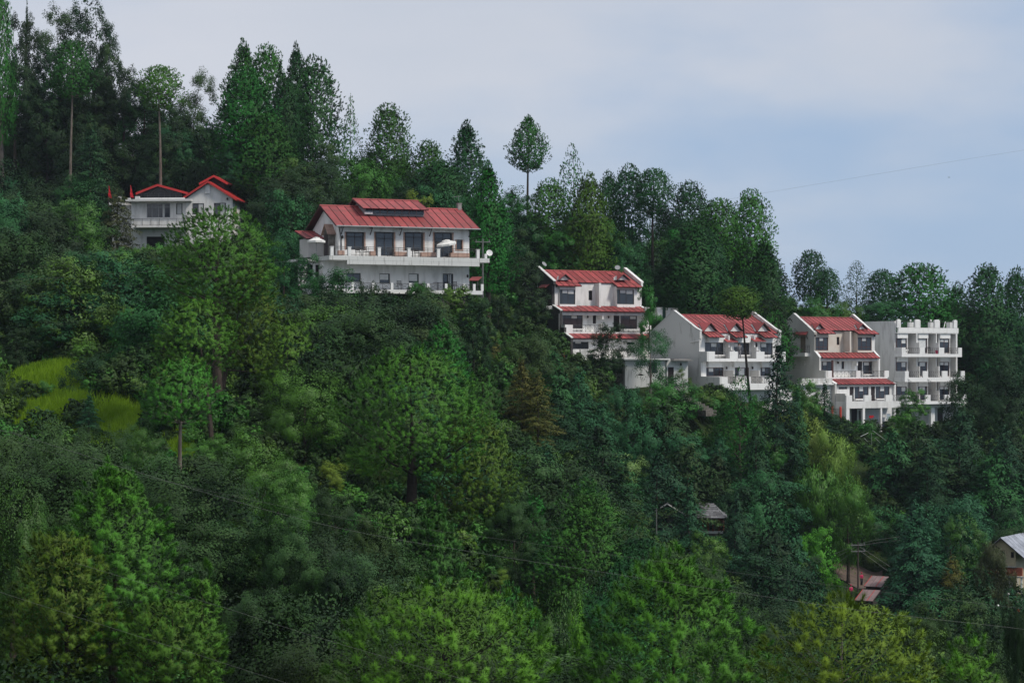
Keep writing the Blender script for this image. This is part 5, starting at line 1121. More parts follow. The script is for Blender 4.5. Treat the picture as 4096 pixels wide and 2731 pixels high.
def yellow_house():
    h = House('yellow_cottage', 'ochre house with grey tin roof and red brick band, cut by the right edge', 'house', 3954, 2240, 205, -30)
    X, Z = h.x, h.z; w = 3.5; zt = Z(2200); zp = Z(2150, 1.6); zb = Z(2262, 1); xc = X(4008)
    x1 = 2*xc
    qs = [(X(3993), X(4014), Z(2212, 1), Z(2188, 1)), (X(4043), X(4056), Z(2230, 2), Z(2206, 2))]
    MB().wall(0, x1, zb, zt, 0, 0.2, qs).build('gable_wall', 'yellow_plaster', h.root); MB().prism_y([(0, zt + 0.001), (x1, zt + 0.001), (xc, zp - 0.05)], 0, 0.2).build('gable_top', 'yellow_plaster', h.root)
    for q in qs: window(h, *q, 0, 1, None, 'pole_wood', t=0.05, glass='dark_glass')
    part(h, 'left_wall', 'yellow_plaster', (0.002, 0.2, 0.201, 8, zb - 4, zt)); part(h, 'right_wall', 'yellow_plaster', (x1 - 0.2, x1 - 0.002, 0.201, 8, zb - 4, zt))
    for (xa, za, n) in ((-0.4, zt - 0.25, 6), (x1 + 1.0, zt - 0.62, 9)):
        ro = MB().prism_y([(xa, za - 0.08), (xc, zp - 0.08), (xc, zp), (xa, za)], -0.4, 8.4).build('roof', 'roof_underside', h.root)
        for k in range(9):
            ya, yb_ = -0.42 + 8.8*k/9, -0.42 + 8.8*(k + 0.94)/9
            s = MB(); s.v += [(xa, ya, za + 0.01), (xc, ya, zp + 0.01), (xc, yb_, zp + 0.01), (xa, yb_, za + 0.01), (xa, ya, za + 0.05), (xc, ya, zp + 0.05), (xc, yb_, zp + 0.05), (xa, yb_, za + 0.05)]
            s.f += [(0,1,2,3), (7,6,5,4), (0,4,5,1), (1,5,6,2), (2,6,7,3), (3,7,4,0)]; s.build('tin_sheet', 'tin_roof', ro)
    part(h, 'string_course', 'slab', (-0.1, x1 + 0.1, -0.15, -0.002, zb - 0.1, zb + 0.02)); part(h, 'brick_band', 'brick_red', (0, x1 + 0.6, 0.02, 0.2, zb - 0.85, zb - 0.102)); part(h, 'lower_wall', 'grey_plaster', (0, x1, 0.6, 0.8, zb - 4, zb - 0.852))
    part(h, 'verandah_post', 'white_paint', (X(4086) - 0.06, X(4086) + 0.06, -0.1, 0.02, zb - 4.0, zb - 0.852)); part(h, 'verandah_beam', 'grey_metal', (1.6, x1 + 0.8, -0.2, 0.018, zb - 1.0, zb - 0.9))
yellow_house()
# dirt road and two low sheds with pinkish tin roofs
def strip(name, m, us, d0, d1, lift=0.05, n=14, k=8):
    v = []; f = []
    for i in range(n + 1):
        u = us[0] + (us[1] - us[0])*i/n
        for j in range(k + 1):
            D = d0 + (d1 - d0)*j/k + 0.8*math.sin(i*0.7 + j*0.3)*(1 if j in (0, k) else 0); x = (u - CU)/F*D; v.append((x, D, gz(x, D) + lift))
    for i in range(n):
        for j in range(k): q = i*(k+1) + j; f.append((q, q + 1, q + k + 2, q + k + 1))
    me = bpy.data.meshes.new(name); me.from_pydata(v, [], f); me.update(); me.materials.append(MATS[m]); o = bpy.data.objects.new(name, me); C.objects.link(o); o['kind'] = 'structure'; return o
strip('dirt_road', 'dirt_road', (3335, 3530), 217.5, 225.5, 0.12)
strip('lawn', 'lawn', (2540, 2680), 246, 262, 0.10)
def shed(u, v, D, rz, label):
    p = P(u, v, D); t = empty('shed', (p.x, p.y, p.z), R(rz), label, 'shed')
    MB().prism_x([(-0.6, -0.05), (1.6, 0.72), (1.6, 0.78), (-0.6, 0.0)], 0, 1.7).build('roof', 'roof_underside', t)
    for k in range(3):
        s = MB(); xa, xb = 0.57*k + 0.01, 0.57*k + 0.54
        s.v += [(xa, -0.62, 0.005), (xb, -0.62, 0.005), (xb, 1.62, 0.79), (xa, 1.62, 0.79), (xa, -0.62, 0.04), (xb, -0.62, 0.04), (xb, 1.62, 0.825), (xa, 1.62, 0.825)]
        s.f += [(0,3,2,1), (4,5,6,7), (0,1,5,4), (1,2,6,5), (2,3,7,6), (3,0,4,7)]; s.build('tin_sheet', 'pink_tin', t)
    for xx in (0.0, 1.16): MB().tube([(xx, -0.64, 0.05), (xx, 1.64, 0.835)], 0.022, 5).build('red_batten', 'red_paint', t)
    k = MB(); k.box(0.08, 1.62, -0.3, 1.5, -2.2, -0.06); k.build('wall', 'pole_wood', t)
shed(3465, 2342, 213, -28, 'low shed with pinkish tin roof, upper of the two beside the dirt road')
shed(3428, 2398, 206, -28, 'low shed with pinkish tin roof, lower of the two, just above the lime pine')

# ------------------------------------------------------------------ people
def person(loc, rz, label, top, legs, H=1.68, arm=0.25, hat=None):
    """standing figure grown from one skeleton; clothes, hair are its children"""
    t = empty('person', loc, rz, label, 'person'); s = H/1.70
    J = {'pel': (0, 0, .92), 'waist': (0, 0, 1.06), 'chest': (0, .01, 1.28), 'neck': (0, .0, 1.45), 'head0': (0, -.015, 1.53), 'head1': (0, -.02, 1.66)}
    E = [('pel', 'waist'), ('waist', 'chest'), ('chest', 'neck'), ('neck', 'head0'), ('head0', 'head1')]; Rr = {'pel': .135, 'waist': .115, 'chest': .135, 'neck': .055, 'head0': .082, 'head1': .075}
    for a, sg in (('l', -1), ('r', 1)):
        J.update({a+'hip': (sg*.09, 0, .86), a+'kn': (sg*.10, -.03, .48), a+'an': (sg*.10, .02, .08), a+'toe': (sg*.11, -.14, .035), a+'sh': (sg*.18, 0, 1.39), a+'el': (sg*.25, .03, 1.12), a+'wr': (sg*.25, -.12 - arm*.3, .98), a+'pa': (sg*.245, -.17 - arm*.3, .945)})
        Rr.update({a+'hip': .088, a+'kn': .056, a+'an': .04, a+'toe': .034, a+'sh': .055, a+'el': .042, a+'wr': .028, a+'pa': .034})
        E += [('pel', a+'hip'), (a+'hip', a+'kn'), (a+'kn', a+'an'), (a+'an', a+'toe'), ('chest', a+'sh'), (a+'sh', a+'el'), (a+'el', a+'wr'), (a+'wr', a+'pa')]
        for q in range(5):
            o = (q - 2)*.014; L_ = (.045, .07, .078, .07, .055)[q]; px, py, pz = J[a+'pa']; n = a + 'f%d' % q
            J[n] = (px + o, py - L_*.7, pz - L_*.7); Rr[n] = .008; E.append((a+'pa', n))
    ks = list(J); me = bpy.data.meshes.new('body'); me.from_pydata([tuple(c*s for c in J[k]) for k in ks], [(ks.index(a), ks.index(b)) for a, b in E], []); me.materials.append(MATS['skin'])
    o = bpy.data.objects.new('body', me); C.objects.link(o); o.parent = t
    md = o.modifiers.new('skin', 'SKIN'); 
    for i, k in enumerate(ks): me.skin_vertices[0].data[i].radius = (Rr[k]*s, Rr[k]*s)
    me.skin_vertices[0].data[0].use_root = True
    o.modifiers.new('sub', 'SUBSURF').levels = 1; o.modifiers['sub'].render_levels = 1
    def cloth(name, m, chains):
        k = MB()
        for pts, rad in chains: k.tube([tuple(c*s for c in p) for p in pts], [r*s for r in rad], 10)
        k.build(name, m, t, smooth=True)
    cloth('shirt', top, [([(0, 0, .90), (0, 0, 1.06), (0, .01, 1.28), (0, 0, 1.42)], [.165, .15, .175, .09])] + [([J[a+'sh'], J[a+'el'], tuple(np.array(J[a+'el'])*.5 + np.array(J[a+'wr'])*.5)], [.082, .062, .052]) for a in 'lr'])
    cloth('trousers', legs, [([(0, 0, .96), (0, 0, .84)], [.160, .155])] + [([J[a+'hip'], J[a+'kn'], (J[a+'an'][0], J[a+'an'][1], .07)], [.110, .080, .068]) for a in 'lr'])
    k = MB().lathe([(.03*s, .115*s), (.075*s, .10*s), (.095*s, .05*s), (.092*s, 0), (.06*s, -.03*s)], (0, .012*s, 1.62*s), 10); k.build('hair', hat or 'hair', t, smooth=True)
    f = MB(); f.box(-.035*s, -.018*s, -.108*s, -.098*s, 1.605*s, 1.617*s); f.box(.018*s, .035*s, -.108*s, -.098*s, 1.605*s, 1.617*s); f.box(-.02*s, .02*s, -.105*s, -.095*s, 1.545*s, 1.552*s); f.build('face', 'hair', t)
    return t
q = HM.w(HM.x(2957, -0.7), -0.7, mzF); person(q, HM.a + 2.4, 'person in grey clothes standing on the middle part of the dormer villa balcony', 'grey_cloth', 'grey_cloth')
for (u, v, D, lab) in ((3446, 2341, 214, 'person in pinkish red top and dark trousers beside the upper shed'), (3404, 2392, 207, 'person in pinkish red top and dark trousers beside the lower shed')):
    p = P(u, v, D); person((p.x, p.y, p.z), 0.6, lab, 'pink_cloth', 'dark_cloth', 1.25, hat='pink_cloth')
# ------------------------------------------------------------------ poles, lamps, fittings
utility_pole(3432, 2166, 2345, 216, 'tall dark utility pole beside the dirt road with fanned cables', 'pole_wood', 0.09, 2)
utility_pole(3389, 2338, 2400, 208, 'short dark post beside the lower shed by the dirt road', 'pole_wood', 0.07, 0)
utility_pole(2626, 2030, 2210, 201, 'slim grey pole standing before the gable of the stone cottage', 'pole_metal', 0.06, 0)
def lamp_post(u, vt, vb, D, label, globe=True):
    p = P(u, vb, D); H = (vb - vt)/F*D; t = empty('lamp_post', (p.x, p.y, min(p.z, gz(p.x, p.y))), 0, label, 'lamp post'); H += p.z - min(p.z, gz(p.x, p.y))
    MB().tube([(0, 0, 0), (0, 0, H - 0.1)], 0.035, 6).build('post', 'pole_metal', t)
    if globe: MB().lathe([(0.03, -0.1), (0.11, -0.05), (0.135, 0.03), (0.09, 0.11), (0.02, 0.14)], (0, 0, H), 12).build('globe', 'lamp_globe', t, smooth=True)
    else: MB().tube([(0, 0, H - 0.15), (-0.05, 0, H + 0.05), (-0.45, 0, H + 0.12)], 0.04, 6).box(-0.75, -0.3, -0.1, 0.1, H + 0.08, H + 0.16).build('lamp_head', 'white_paint', t)
lamp_post(4033, 2375, 2425, 196, 'white globe lamp post, the higher of two below the ochre house'); lamp_post(3991, 2422, 2480, 194, 'white globe lamp post, the lower of two below the ochre house')
lamp_post(2674, 1078, 1205, 266, 'slim street lamp right of the stone-sided villa, under the pines', False)
lamp_post(2311, 1443, 1462, 240, 'short floodlight pole under the lowest balcony of the stone-sided villa', False)
for i, (u, v) in enumerate(((4028, 2488), (4073, 2441), (4006, 2492))):
    p = P(u, v, 195); t = empty('flower_pot', (p.x, p.y, p.z - 0.1), 0, ('red tub below the lower globe lamp', 'red tub below the ochre wall at the right edge', 'pale tub left of the red tub below the lower globe lamp')[i], 'flower pot'); MB().lathe([(0.10, 0), (0.16, 0.26), (0.18, 0.28), (0.15, 0.27)], n=12).build('pot', 'red_paint' if i < 2 else 'pale_cloth', t); MB().lathe([(0.148, 0.24), (0.12, 0.36), (0.03, 0.44)], n=9).build('plant', 'green_paint', t)
p = P(3784, 2516, 190); t = empty('low_wall', p, R(12), 'low whitewashed wall above the dark pine at lower right', 'wall'); MB().box(-0.75, 0.75, 0, 0.2, -0.3, 0.22).build('wall', 'white_plaster', t); MB().box(-0.8, 0.8, -0.03, 0.23, 0.221, 0.27).build('coping', 'white_paint', t)
p = P(3873, 2455, 194); t = empty('timber_bench', p, R(20), 'orange-brown timber bench frame among trees left of the globe lamps', 'bench'); MB().box(-0.5, 0.5, -0.2, 0.2, 0.42, 0.48).build('seat', 'orange_tile', t)
for a in (-0.45, 0.45): MB().box(a - 0.04, a + 0.04, -0.2, -0.12, 0, 0.42).build('leg', 'orange_tile', t); MB().box(a - 0.04, a + 0.04, 0.12, 0.2, 0, 1.1).build('leg', 'orange_tile', t)
MB().box(-0.5, 0.5, 0.14, 0.18, 0.9, 1.05).build('backrest', 'orange_tile', t)
# the posts, washing and tubs by the cream villa
for u, v0, lab in ((3281, 1664, 'orange-red post left of the small dark cypress'), (3329, 1666, 'orange-red post just right of the small dark cypress'), (3362, 1668, 'orange-red post nearest the ground floor of the cream villa')):
    p = P(u, v0, 257); t = empty('red_post', (p.x, p.y, p.z - 0.5), 0, lab, 'post'); MB().lathe([(0.13, 0), (0.13, 1.66), (0.10, 1.70)], n=12).build('shaft', 'orange_red_paint', t)
def at_v(u, v, y): return HV.w(HV.x(u, y), y, HV.z(v, HV.x(u, y), y))
def cloth_on_line(u0, u1, v0, v1, y, m, lab, name):
    k = MB(); a, b = HV.x(u0, y), HV.x(u1, y); z1, z0 = HV.z(v0, a, y), HV.z(v1, a, y); n = 5
    for i in range(n):
        xa, xb = a + (b - a)*i/n, a + (b - a)*(i + 1)/n; d0, d1 = 0.04*(-1)**i, 0.04*(-1)**(i + 1); e0, e1 = z0 + 0.25*abs(i - 2)/2*(z1 - z0), z0 + 0.25*abs(i - 1)/2*(z1 - z0)
        for s_ in (0, 0.012): k.poly([(xa, y + d0 + s_, e0), (xb, y + d1 + s_, e1), (xb, y + s_, z1), (xa, y + s_, z1)])
    o = k.build(name, m); o.location = HV.o; o.rotation_euler = (0, 0, HV.a); tag(o, lab, 'cloth')
cloth_on_line(3547, 3562, 1655, 1682, -4.9, 'pale_cloth', 'pale blue cloth hanging in the open ground floor of the cream villa', 'hanging_cloth'); cloth_on_line(3531, 3544, 1654, 1670, -4.9, 'canvas', 'white cloth hanging left of the pale blue cloth under the cream villa', 'hanging_cloth')
cloth_on_line(3477, 3495, 1661, 1673, -4.9, 'red_cloth', 'red cloth draped over the dark store wall under the cream villa', 'hanging_cloth')
q = at_v(3539, 1712, -5.2); t = empty('water_tub', q, 0, 'blue plastic tub on the ground beside the right column of the cream villa', 'tub'); MB().lathe([(0.22, 0), (0.29, 0.30), (0.31, 0.31), (0.28, 0.29), (0.2, 0.05)], n=14).build('tub', 'blue_plastic', t)
p = P(2253, 1434, 246); t = empty('red_post', (p.x, p.y, p.z - 0.6), 0, 'red round post before the dark stone side wall of the villa', 'post'); MB().lathe([(0.16, 0), (0.16, 1.38), (0.12, 1.42)], n=12).build('shaft', 'red_paint', t)
a, b = P(2253, 1460, 243), P(2326, 1464, 243); t = empty('barrier', a, 0, 'thin orange barrier bar below the lowest balcony of the stone-sided villa', 'barrier'); MB().tube([(0, 0, 0), b - a], 0.045, 6).build('bar', 'orange_paint', t)
for c_ in (0.05, 1.9): MB().tube([(c_, 0, -0.04), (c_, 0, -1.6)], 0.03, 6).build('post', 'pole_metal', t)
def frame_of_pipes(name, label, base, segs, D):
    o = P(*base, D); t = empty(name, o, 0, label, 'pipe frame')
    for (u0, v0, u1, v1) in segs:
        a, b = P(3380 + u0/4.9, 1600 + v0/4.9, D), P(3380 + u1/4.9, 1600 + v1/4.9, D + 0.8); MB().tube([a - o, b - o], 0.028, 6).build('pipe', 'pipe_white', t)
frame_of_pipes('pipe_frame', 'collapsed frame of pale pipes on the bank below the cream villa', (3450, 1760), [(540, 595, 700, 710), (300, 715, 455, 640), (515, 650, 520, 880), (380, 750, 495, 865), (590, 740, 700, 845), (700, 710, 820, 805)], 246)
frame_of_pipes('pipe_frame', 'frame of pale pipes on the bank below the flat-roofed block', (3700, 1780), [(1395, 715, 1560, 830), (1560, 830, 1690, 995), (1480, 755, 1780, 845), (1510, 865, 1660, 855), (1520, 1050, 1720, 1040), (1800, 850, 1800, 940)], 250)
# little hut with orange roof, small red canopy, red-roofed shed behind the terrace house
def hut():
    h = House('garden_hut', 'small hut with worn orange tiled roof and teal door, peeping between pines', 'hut', 950, 1602, 166, 8); X, Z = h.x, h.z; x1 = X(1062); ze = Z(1556); zr = Z(1522, 1, 1.2)
    MB().wall(0, x1, -1.5, ze, 0, 0.15, [(X(1008), X(1027), 0, Z(1577, 1))]).build('front_wall', 'grey_plaster', h.root); door(h, X(1009), X(1026), 0, Z(1578, 1), 0, 'teal_door'); part(h, 'door_post', 'white_paint', (X(1002), X(1006), -0.08, -0.002, 0, Z(1577, 1)))
    part(h, 'side_wall', 'grey_plaster', (0.002, 0.15, 0.151, 2.4, -1.5, ze), (x1 - 0.15, x1 - 0.002, 0.151, 2.4, -1.5, ze))
    roof_plane(h, -0.25, x1 + 0.25, -0.5, ze - 0.1, 1.2, zr, 8, 'orange_tile'); roof_plane(h, -0.25, x1 + 0.25, 2.9, ze - 0.1, 1.22, zr, 8, 'orange_tile', ridge=False)
hut()
def canopy(u, v, D, wpx, label, m='bright_red_roof'):
    p = P(u, v, D); w = wpx/F*D; t = empty('canopy', p, R(-14), label, 'canopy'); k = MB(); k.prism_x([(-0.5, -0.05), (0.9, 0.35), (0.9, 0.39), (-0.5, -0.01)], 0, w); k.build('roof', m, t)
    for a in (0.08, w - 0.08): MB().tube([(a, -0.4, -0.05), (a, -0.4, -2.4)], 0.03, 6).build('post', 'pole_metal', t); MB().tube([(a, 0.8, 0.3), (a, 0.8, -2.4)], 0.03, 6).build('post', 'pole_metal', t)
canopy(1878, 1440, 206, 40, 'small bright red canopy just left of the golden cypress')
canopy(1878, 1122, 213, 42, 'dull red canopy behind the right end of the lower balcony', 'red_roof')
# ------------------------------------------------------------------ cables
def cable(pts, r, D, label, D2=None):
    ps = [P(u, v, D + ((D2 or D) - D)*i/(len(pts) - 1)) for i, (u, v) in enumerate(pts)]
    # smooth the polyline
    fine = []
    for i in range(len(ps) - 1):
        p0, p1, p2, p3 = ps[max(i-1, 0)], ps[i], ps[i+1], ps[min(i+2, len(ps)-1)]
        for k in range(6):
            s_ = k/6; fine.append(0.5*((2*p1) + (p2 - p0)*s_ + (2*p0 - 5*p1 + 4*p2 - p3)*s_**2 + (3*p1 - p0 - 3*p2 + p3)*s_**3))
    fine.append(ps[-1]); o = ps[0].copy(); c = MB().tube([p - o for p in fine], r, 5).build('power_cable', 'cable', None, o); tag(c, label, 'cable', 'overhead cables'); return c
cable([(-900, 1160), (-60, 1128), (700, 1078), (1080, 1052), (1740, 975), (2110, 916), (2870, 804), (3057, 772), (3800, 648), (4160, 590), (5200, 420)], 0.0036, 120, 'long thin cable rising across the terrace house and into the sky')
cable([(-900, 1420), (-60, 1700), (120, 1752), (816, 1968), (1366, 2113), (1941, 2215), (2450, 2293), (2732, 2337), (3290, 2418), (3545, 2453), (4010, 2505), (4160, 2522), (5000, 2610)], 0.0032, 66, 'pale cable sagging from left edge down to lower right, above the front pines')
cable([(-900, 1500), (-60, 1733), (273, 1826), (674, 1927), (1301, 2058), (1581, 2099), (2300, 2196), (3100, 2310), (4160, 2440), (5000, 2520)], 0.0018, 66, 'fainter cable running just beneath the pale sagging cable')
cable([(-700, 2150), (-60, 2345), (40, 2380), (616, 2563), (732, 2598), (1250, 2760), (2000, 2960)], 0.0022, 55, 'thin cable across the lower left corner')
cable([(300, 2250), (900, 2430), (1098, 2494), (1365, 2575), (1800, 2700), (2400, 2870)], 0.0022, 55, 'thin cable crossing the grey oaks at bottom centre-left')
for i, (a, b, c_) in enumerate([((3436, 2174), (3360, 2205), (3290, 2235)), ((3436, 2180), (3350, 2225), (3280, 2270)), ((3436, 2190), (3365, 2240), (3300, 2290)), ((3438, 2174), (3500, 2160), (3600, 2145)), ((3438, 2182), (3510, 2170), (3600, 2160)), ((3440, 2187), (3500, 2225), (3560, 2265)), ((3438, 2200), (3500, 2245), (3555, 2285))]):
    cable([a, b, c_], 0.012, 216, ('topmost cable fanning left from the dark utility pole', 'middle cable fanning left from the dark utility pole', 'lowest cable fanning left from the dark utility pole', 'upper cable running level to the right from the dark utility pole', 'lower cable running level to the right from the dark utility pole', 'upper cable slanting down right from the dark utility pole', 'lower cable slanting down right from the dark utility pole')[i])
def bird(u, v, D, span, label, rz):
    t = empty('bird', P(u, v, D), rz, label, 'bird'); s_ = span
    MB().tube([(0, -.34*s_, 0), (0, -.26*s_, .01*s_), (0, -.1*s_, .01*s_), (0, .12*s_, 0), (0, .22*s_, 0)], [.012*s_, .045*s_, .075*s_, .05*s_, .02*s_], 8).build('body', 'bird', t)
    for sg in (-1, 1):
        k = MB(); pts = [(0.03, -.12, .02), (.25, -.16, .11), (.5, -.04, .06), (.48, .02, .05), (.25, .07, .10), (.03, .1, .02)]
        k.poly([(sg*x*s_, y*s_, z*s_ + 0.006) for x, y, z in pts]); k.poly([(sg*x*s_, y*s_, z*s_ - 0.006) for x, y, z in pts[::-1]]); k.build('wing', 'bird', t)
    MB().prism_x([(.18*s_, -.01*s_), (.36*s_, -.012*s_), (.36*s_, .002*s_), (.18*s_, .01*s_)], -.07*s_, .07*s_).build('tail', 'bird', t)
bird(2560, 1499, 170, 0.75, 'black bird gliding before the white wall of the low store', 1.2)
bird(3796, 710, 300, 0.45, 'tiny dark bird high in the clear sky at right', 0.5)
# ================================================================== trees
U = 4096/2352
TRIS = [0]
def quad_mesh(name, V, tone, m, nv=4, nrm=None):
    """V: (n, nv, 3) corner points; nrm: the way each leaf spray as a whole faces"""
    n = len(V); me = bpy.data.meshes.new(name)
    if nrm is not None:
        g = np.cross(V[:, 1] - V[:, 0], V[:, 2] - V[:, 0]); fl = (g*nrm).sum(1) < 0; V = V.copy(); V[fl] = V[fl][:, ::-1]
    me.vertices.add(n*nv); me.vertices.foreach_set('co', V.reshape(-1).astype(np.float32))
    me.loops.add(n*nv); me.loops.foreach_set('vertex_index', np.arange(n*nv, dtype=np.int32))
    me.polygons.add(n); me.polygons.foreach_set('loop_start', np.arange(0, n*nv, nv, dtype=np.int32)); me.polygons.foreach_set('loop_total', np.full(n, nv, dtype=np.int32))
    me.update(); a = me.attributes.new('tone', 'FLOAT', 'FACE'); a.data.foreach_set('value', np.clip(tone, 0, 1).astype(np.float32))
    if nrm is not None:
        me.polygons.foreach_set('use_smooth', np.ones(n, dtype=bool)); me.normals_split_custom_set_from_vertices(np.repeat(nrm, nv, 0).astype(np.float32))
    if m: me.materials.append(MATS[m])
    TRIS[0] += n*(nv - 2)
    return me
def unit(a): return a/np.maximum(np.linalg.norm(a, axis=-1, keepdims=True), 1e-9)
def leaf_quads(rng, p, nrm, L, Wd, lie=None, liew=0.0):
    a = np.cross(nrm, rng.normal(size=p.shape)); a = unit(a)
    if lie is not None:
        a = unit(a*(1 - liew) + lie*liew)
    b = unit(np.cross(nrm, a)); L = L[:, None]; Wd = Wd[:, None]
    return np.stack([p - a*L*.5, p + b*Wd*.5 - a*L*.05, p + a*L*.5, p - b*Wd*.5 - a*L*.05], 1)
def sphere_dirs(rng, n, jit=0.35):
    i = np.arange(n) + 0.5; ph = np.arccos(1 - 2*i/n); th = np.pi*(1 + 5**.5)*i + rng.uniform(0, 6.28)
    d = np.stack([np.cos(th)*np.sin(ph), np.sin(th)*np.sin(ph), np.cos(ph)], 1); return unit(d + rng.normal(size=d.shape)*jit)
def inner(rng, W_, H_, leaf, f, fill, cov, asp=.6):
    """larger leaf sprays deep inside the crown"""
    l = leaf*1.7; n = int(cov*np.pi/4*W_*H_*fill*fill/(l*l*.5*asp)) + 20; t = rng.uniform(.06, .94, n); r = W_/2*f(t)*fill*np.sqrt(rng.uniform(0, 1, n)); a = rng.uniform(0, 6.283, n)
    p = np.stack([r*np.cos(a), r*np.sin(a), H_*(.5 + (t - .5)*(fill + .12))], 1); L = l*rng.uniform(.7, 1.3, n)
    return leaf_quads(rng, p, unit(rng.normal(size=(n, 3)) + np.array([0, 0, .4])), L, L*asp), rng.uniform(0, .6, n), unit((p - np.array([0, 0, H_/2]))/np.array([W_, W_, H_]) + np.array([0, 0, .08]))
def crown_broad(rng, W_, H_, D, npx=2.05, cover=2.9, nl=13, weep=0.0, loose=1.0, flat=0.0):
    leaf = npx*D/2250
    c = np.array([0, 0, H_/2]); ext = np.array([W_/2, W_/2, H_/2])
    d = sphere_dirs(rng, nl, 0.4); lp = c + d*ext*rng.uniform(.50, .74, (nl, 1)); m = min(W_, H_)*.5
    lr = m*rng.uniform(.30, .50, nl)*(13/nl)**.33
    lp = np.vstack([lp, c[None]]); lr = np.append(lr, m*.55); d = np.vstack([d, [[0, 0, .3]]]); nl += 1
    k = 15
    sd = unit(rng.normal(size=(nl, k, 3)) + d[:, None]*.75 + np.array([0, 0, .35])); sp = lp[:, None] + sd*(lr[:, None, None]*rng.uniform(.45, 1.05, (nl, k, 1))); sr = lr[:, None]*rng.uniform(.22, .42, (nl, k))
    sp = sp.reshape(-1, 3); sr = sr.reshape(-1); so = np.repeat(lp, k, 0)
    n = int(cover*np.pi/4*W_*H_/(leaf*leaf*.3)); n = max(n, 300)
    pr = sr**2; ix = rng.choice(len(sp), n, p=pr/pr.sum())
    g = unit(rng.normal(size=(n, 3)))*(rng.uniform(0, 1, n)**.38)[:, None]*np.array([1, 1, .8]); p = sp[ix] + g*(sr[ix]*loose)[:, None]
    if weep: p[:, 2] -= np.abs(rng.normal(size=n))*weep*sr[ix]*1.6
    nr = unit(unit(p - sp[ix])*.65 + unit(p - so[ix])*.8 + unit((p - c)/ext)*.35 + np.array([0, 0, .30]) + rng.normal(size=(n, 3))*.24)
    L = leaf*rng.uniform(.6, 1.45, n); st = rng.uniform(0, 1, len(sp)); tone = st[ix]*.7 + rng.uniform(0, .35, n)
    lie = np.tile(np.array([0, 0, -1.0]), (n, 1)) if weep else None
    q = leaf_quads(rng, p, nr, L*(1.7 if weep else 1), L*(.36 if weep else .6), lie, .75 if weep else 0)
    sn = unit(unit(p - so[ix])*.75 + unit((p - c)/ext)*.5 + np.array([0, 0, .22]) + nr*.40 + unit(p - sp[ix])*.30)
    if cover > 2.3:
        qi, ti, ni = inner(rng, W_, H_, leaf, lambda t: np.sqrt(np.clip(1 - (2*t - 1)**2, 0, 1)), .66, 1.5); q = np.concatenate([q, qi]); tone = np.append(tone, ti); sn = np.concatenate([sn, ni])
    return q, tone, lp, sn
PROF = {
 'dome': lambda t: np.where(t < .32, .62 + .38*np.sin(np.clip(t/.32, 0, 1)*np.pi/2), np.sqrt(np.clip(1 - ((t - .32)/.68)**2, 0, 1))),
 'ball': lambda t: np.sqrt(np.clip(1 - (2*t - 1)**2, 0, 1)),
 'cone': lambda t: np.clip(1 - t, 0, 1)**.85*np.clip(t/.08, .5, 1),
 'ovate': lambda t: np.sin(np.pi*np.clip(t, 0, 1)**.62)**.85,
 'round_cone': lambda t: np.clip(1 - t**1.7, 0, 1)**.8*np.clip(.55 + t*2.5, 0, 1),
 'column': lambda t: np.clip(1 - t**2.6, 0, 1)**.7*np.clip(.6 + t*3, 0, 1),
 'flat': lambda t: np.where(t < .45, .25 + 1.66*t, np.sqrt(np.clip(1 - ((t - .45)/.55)**2, 0, 1))),
}
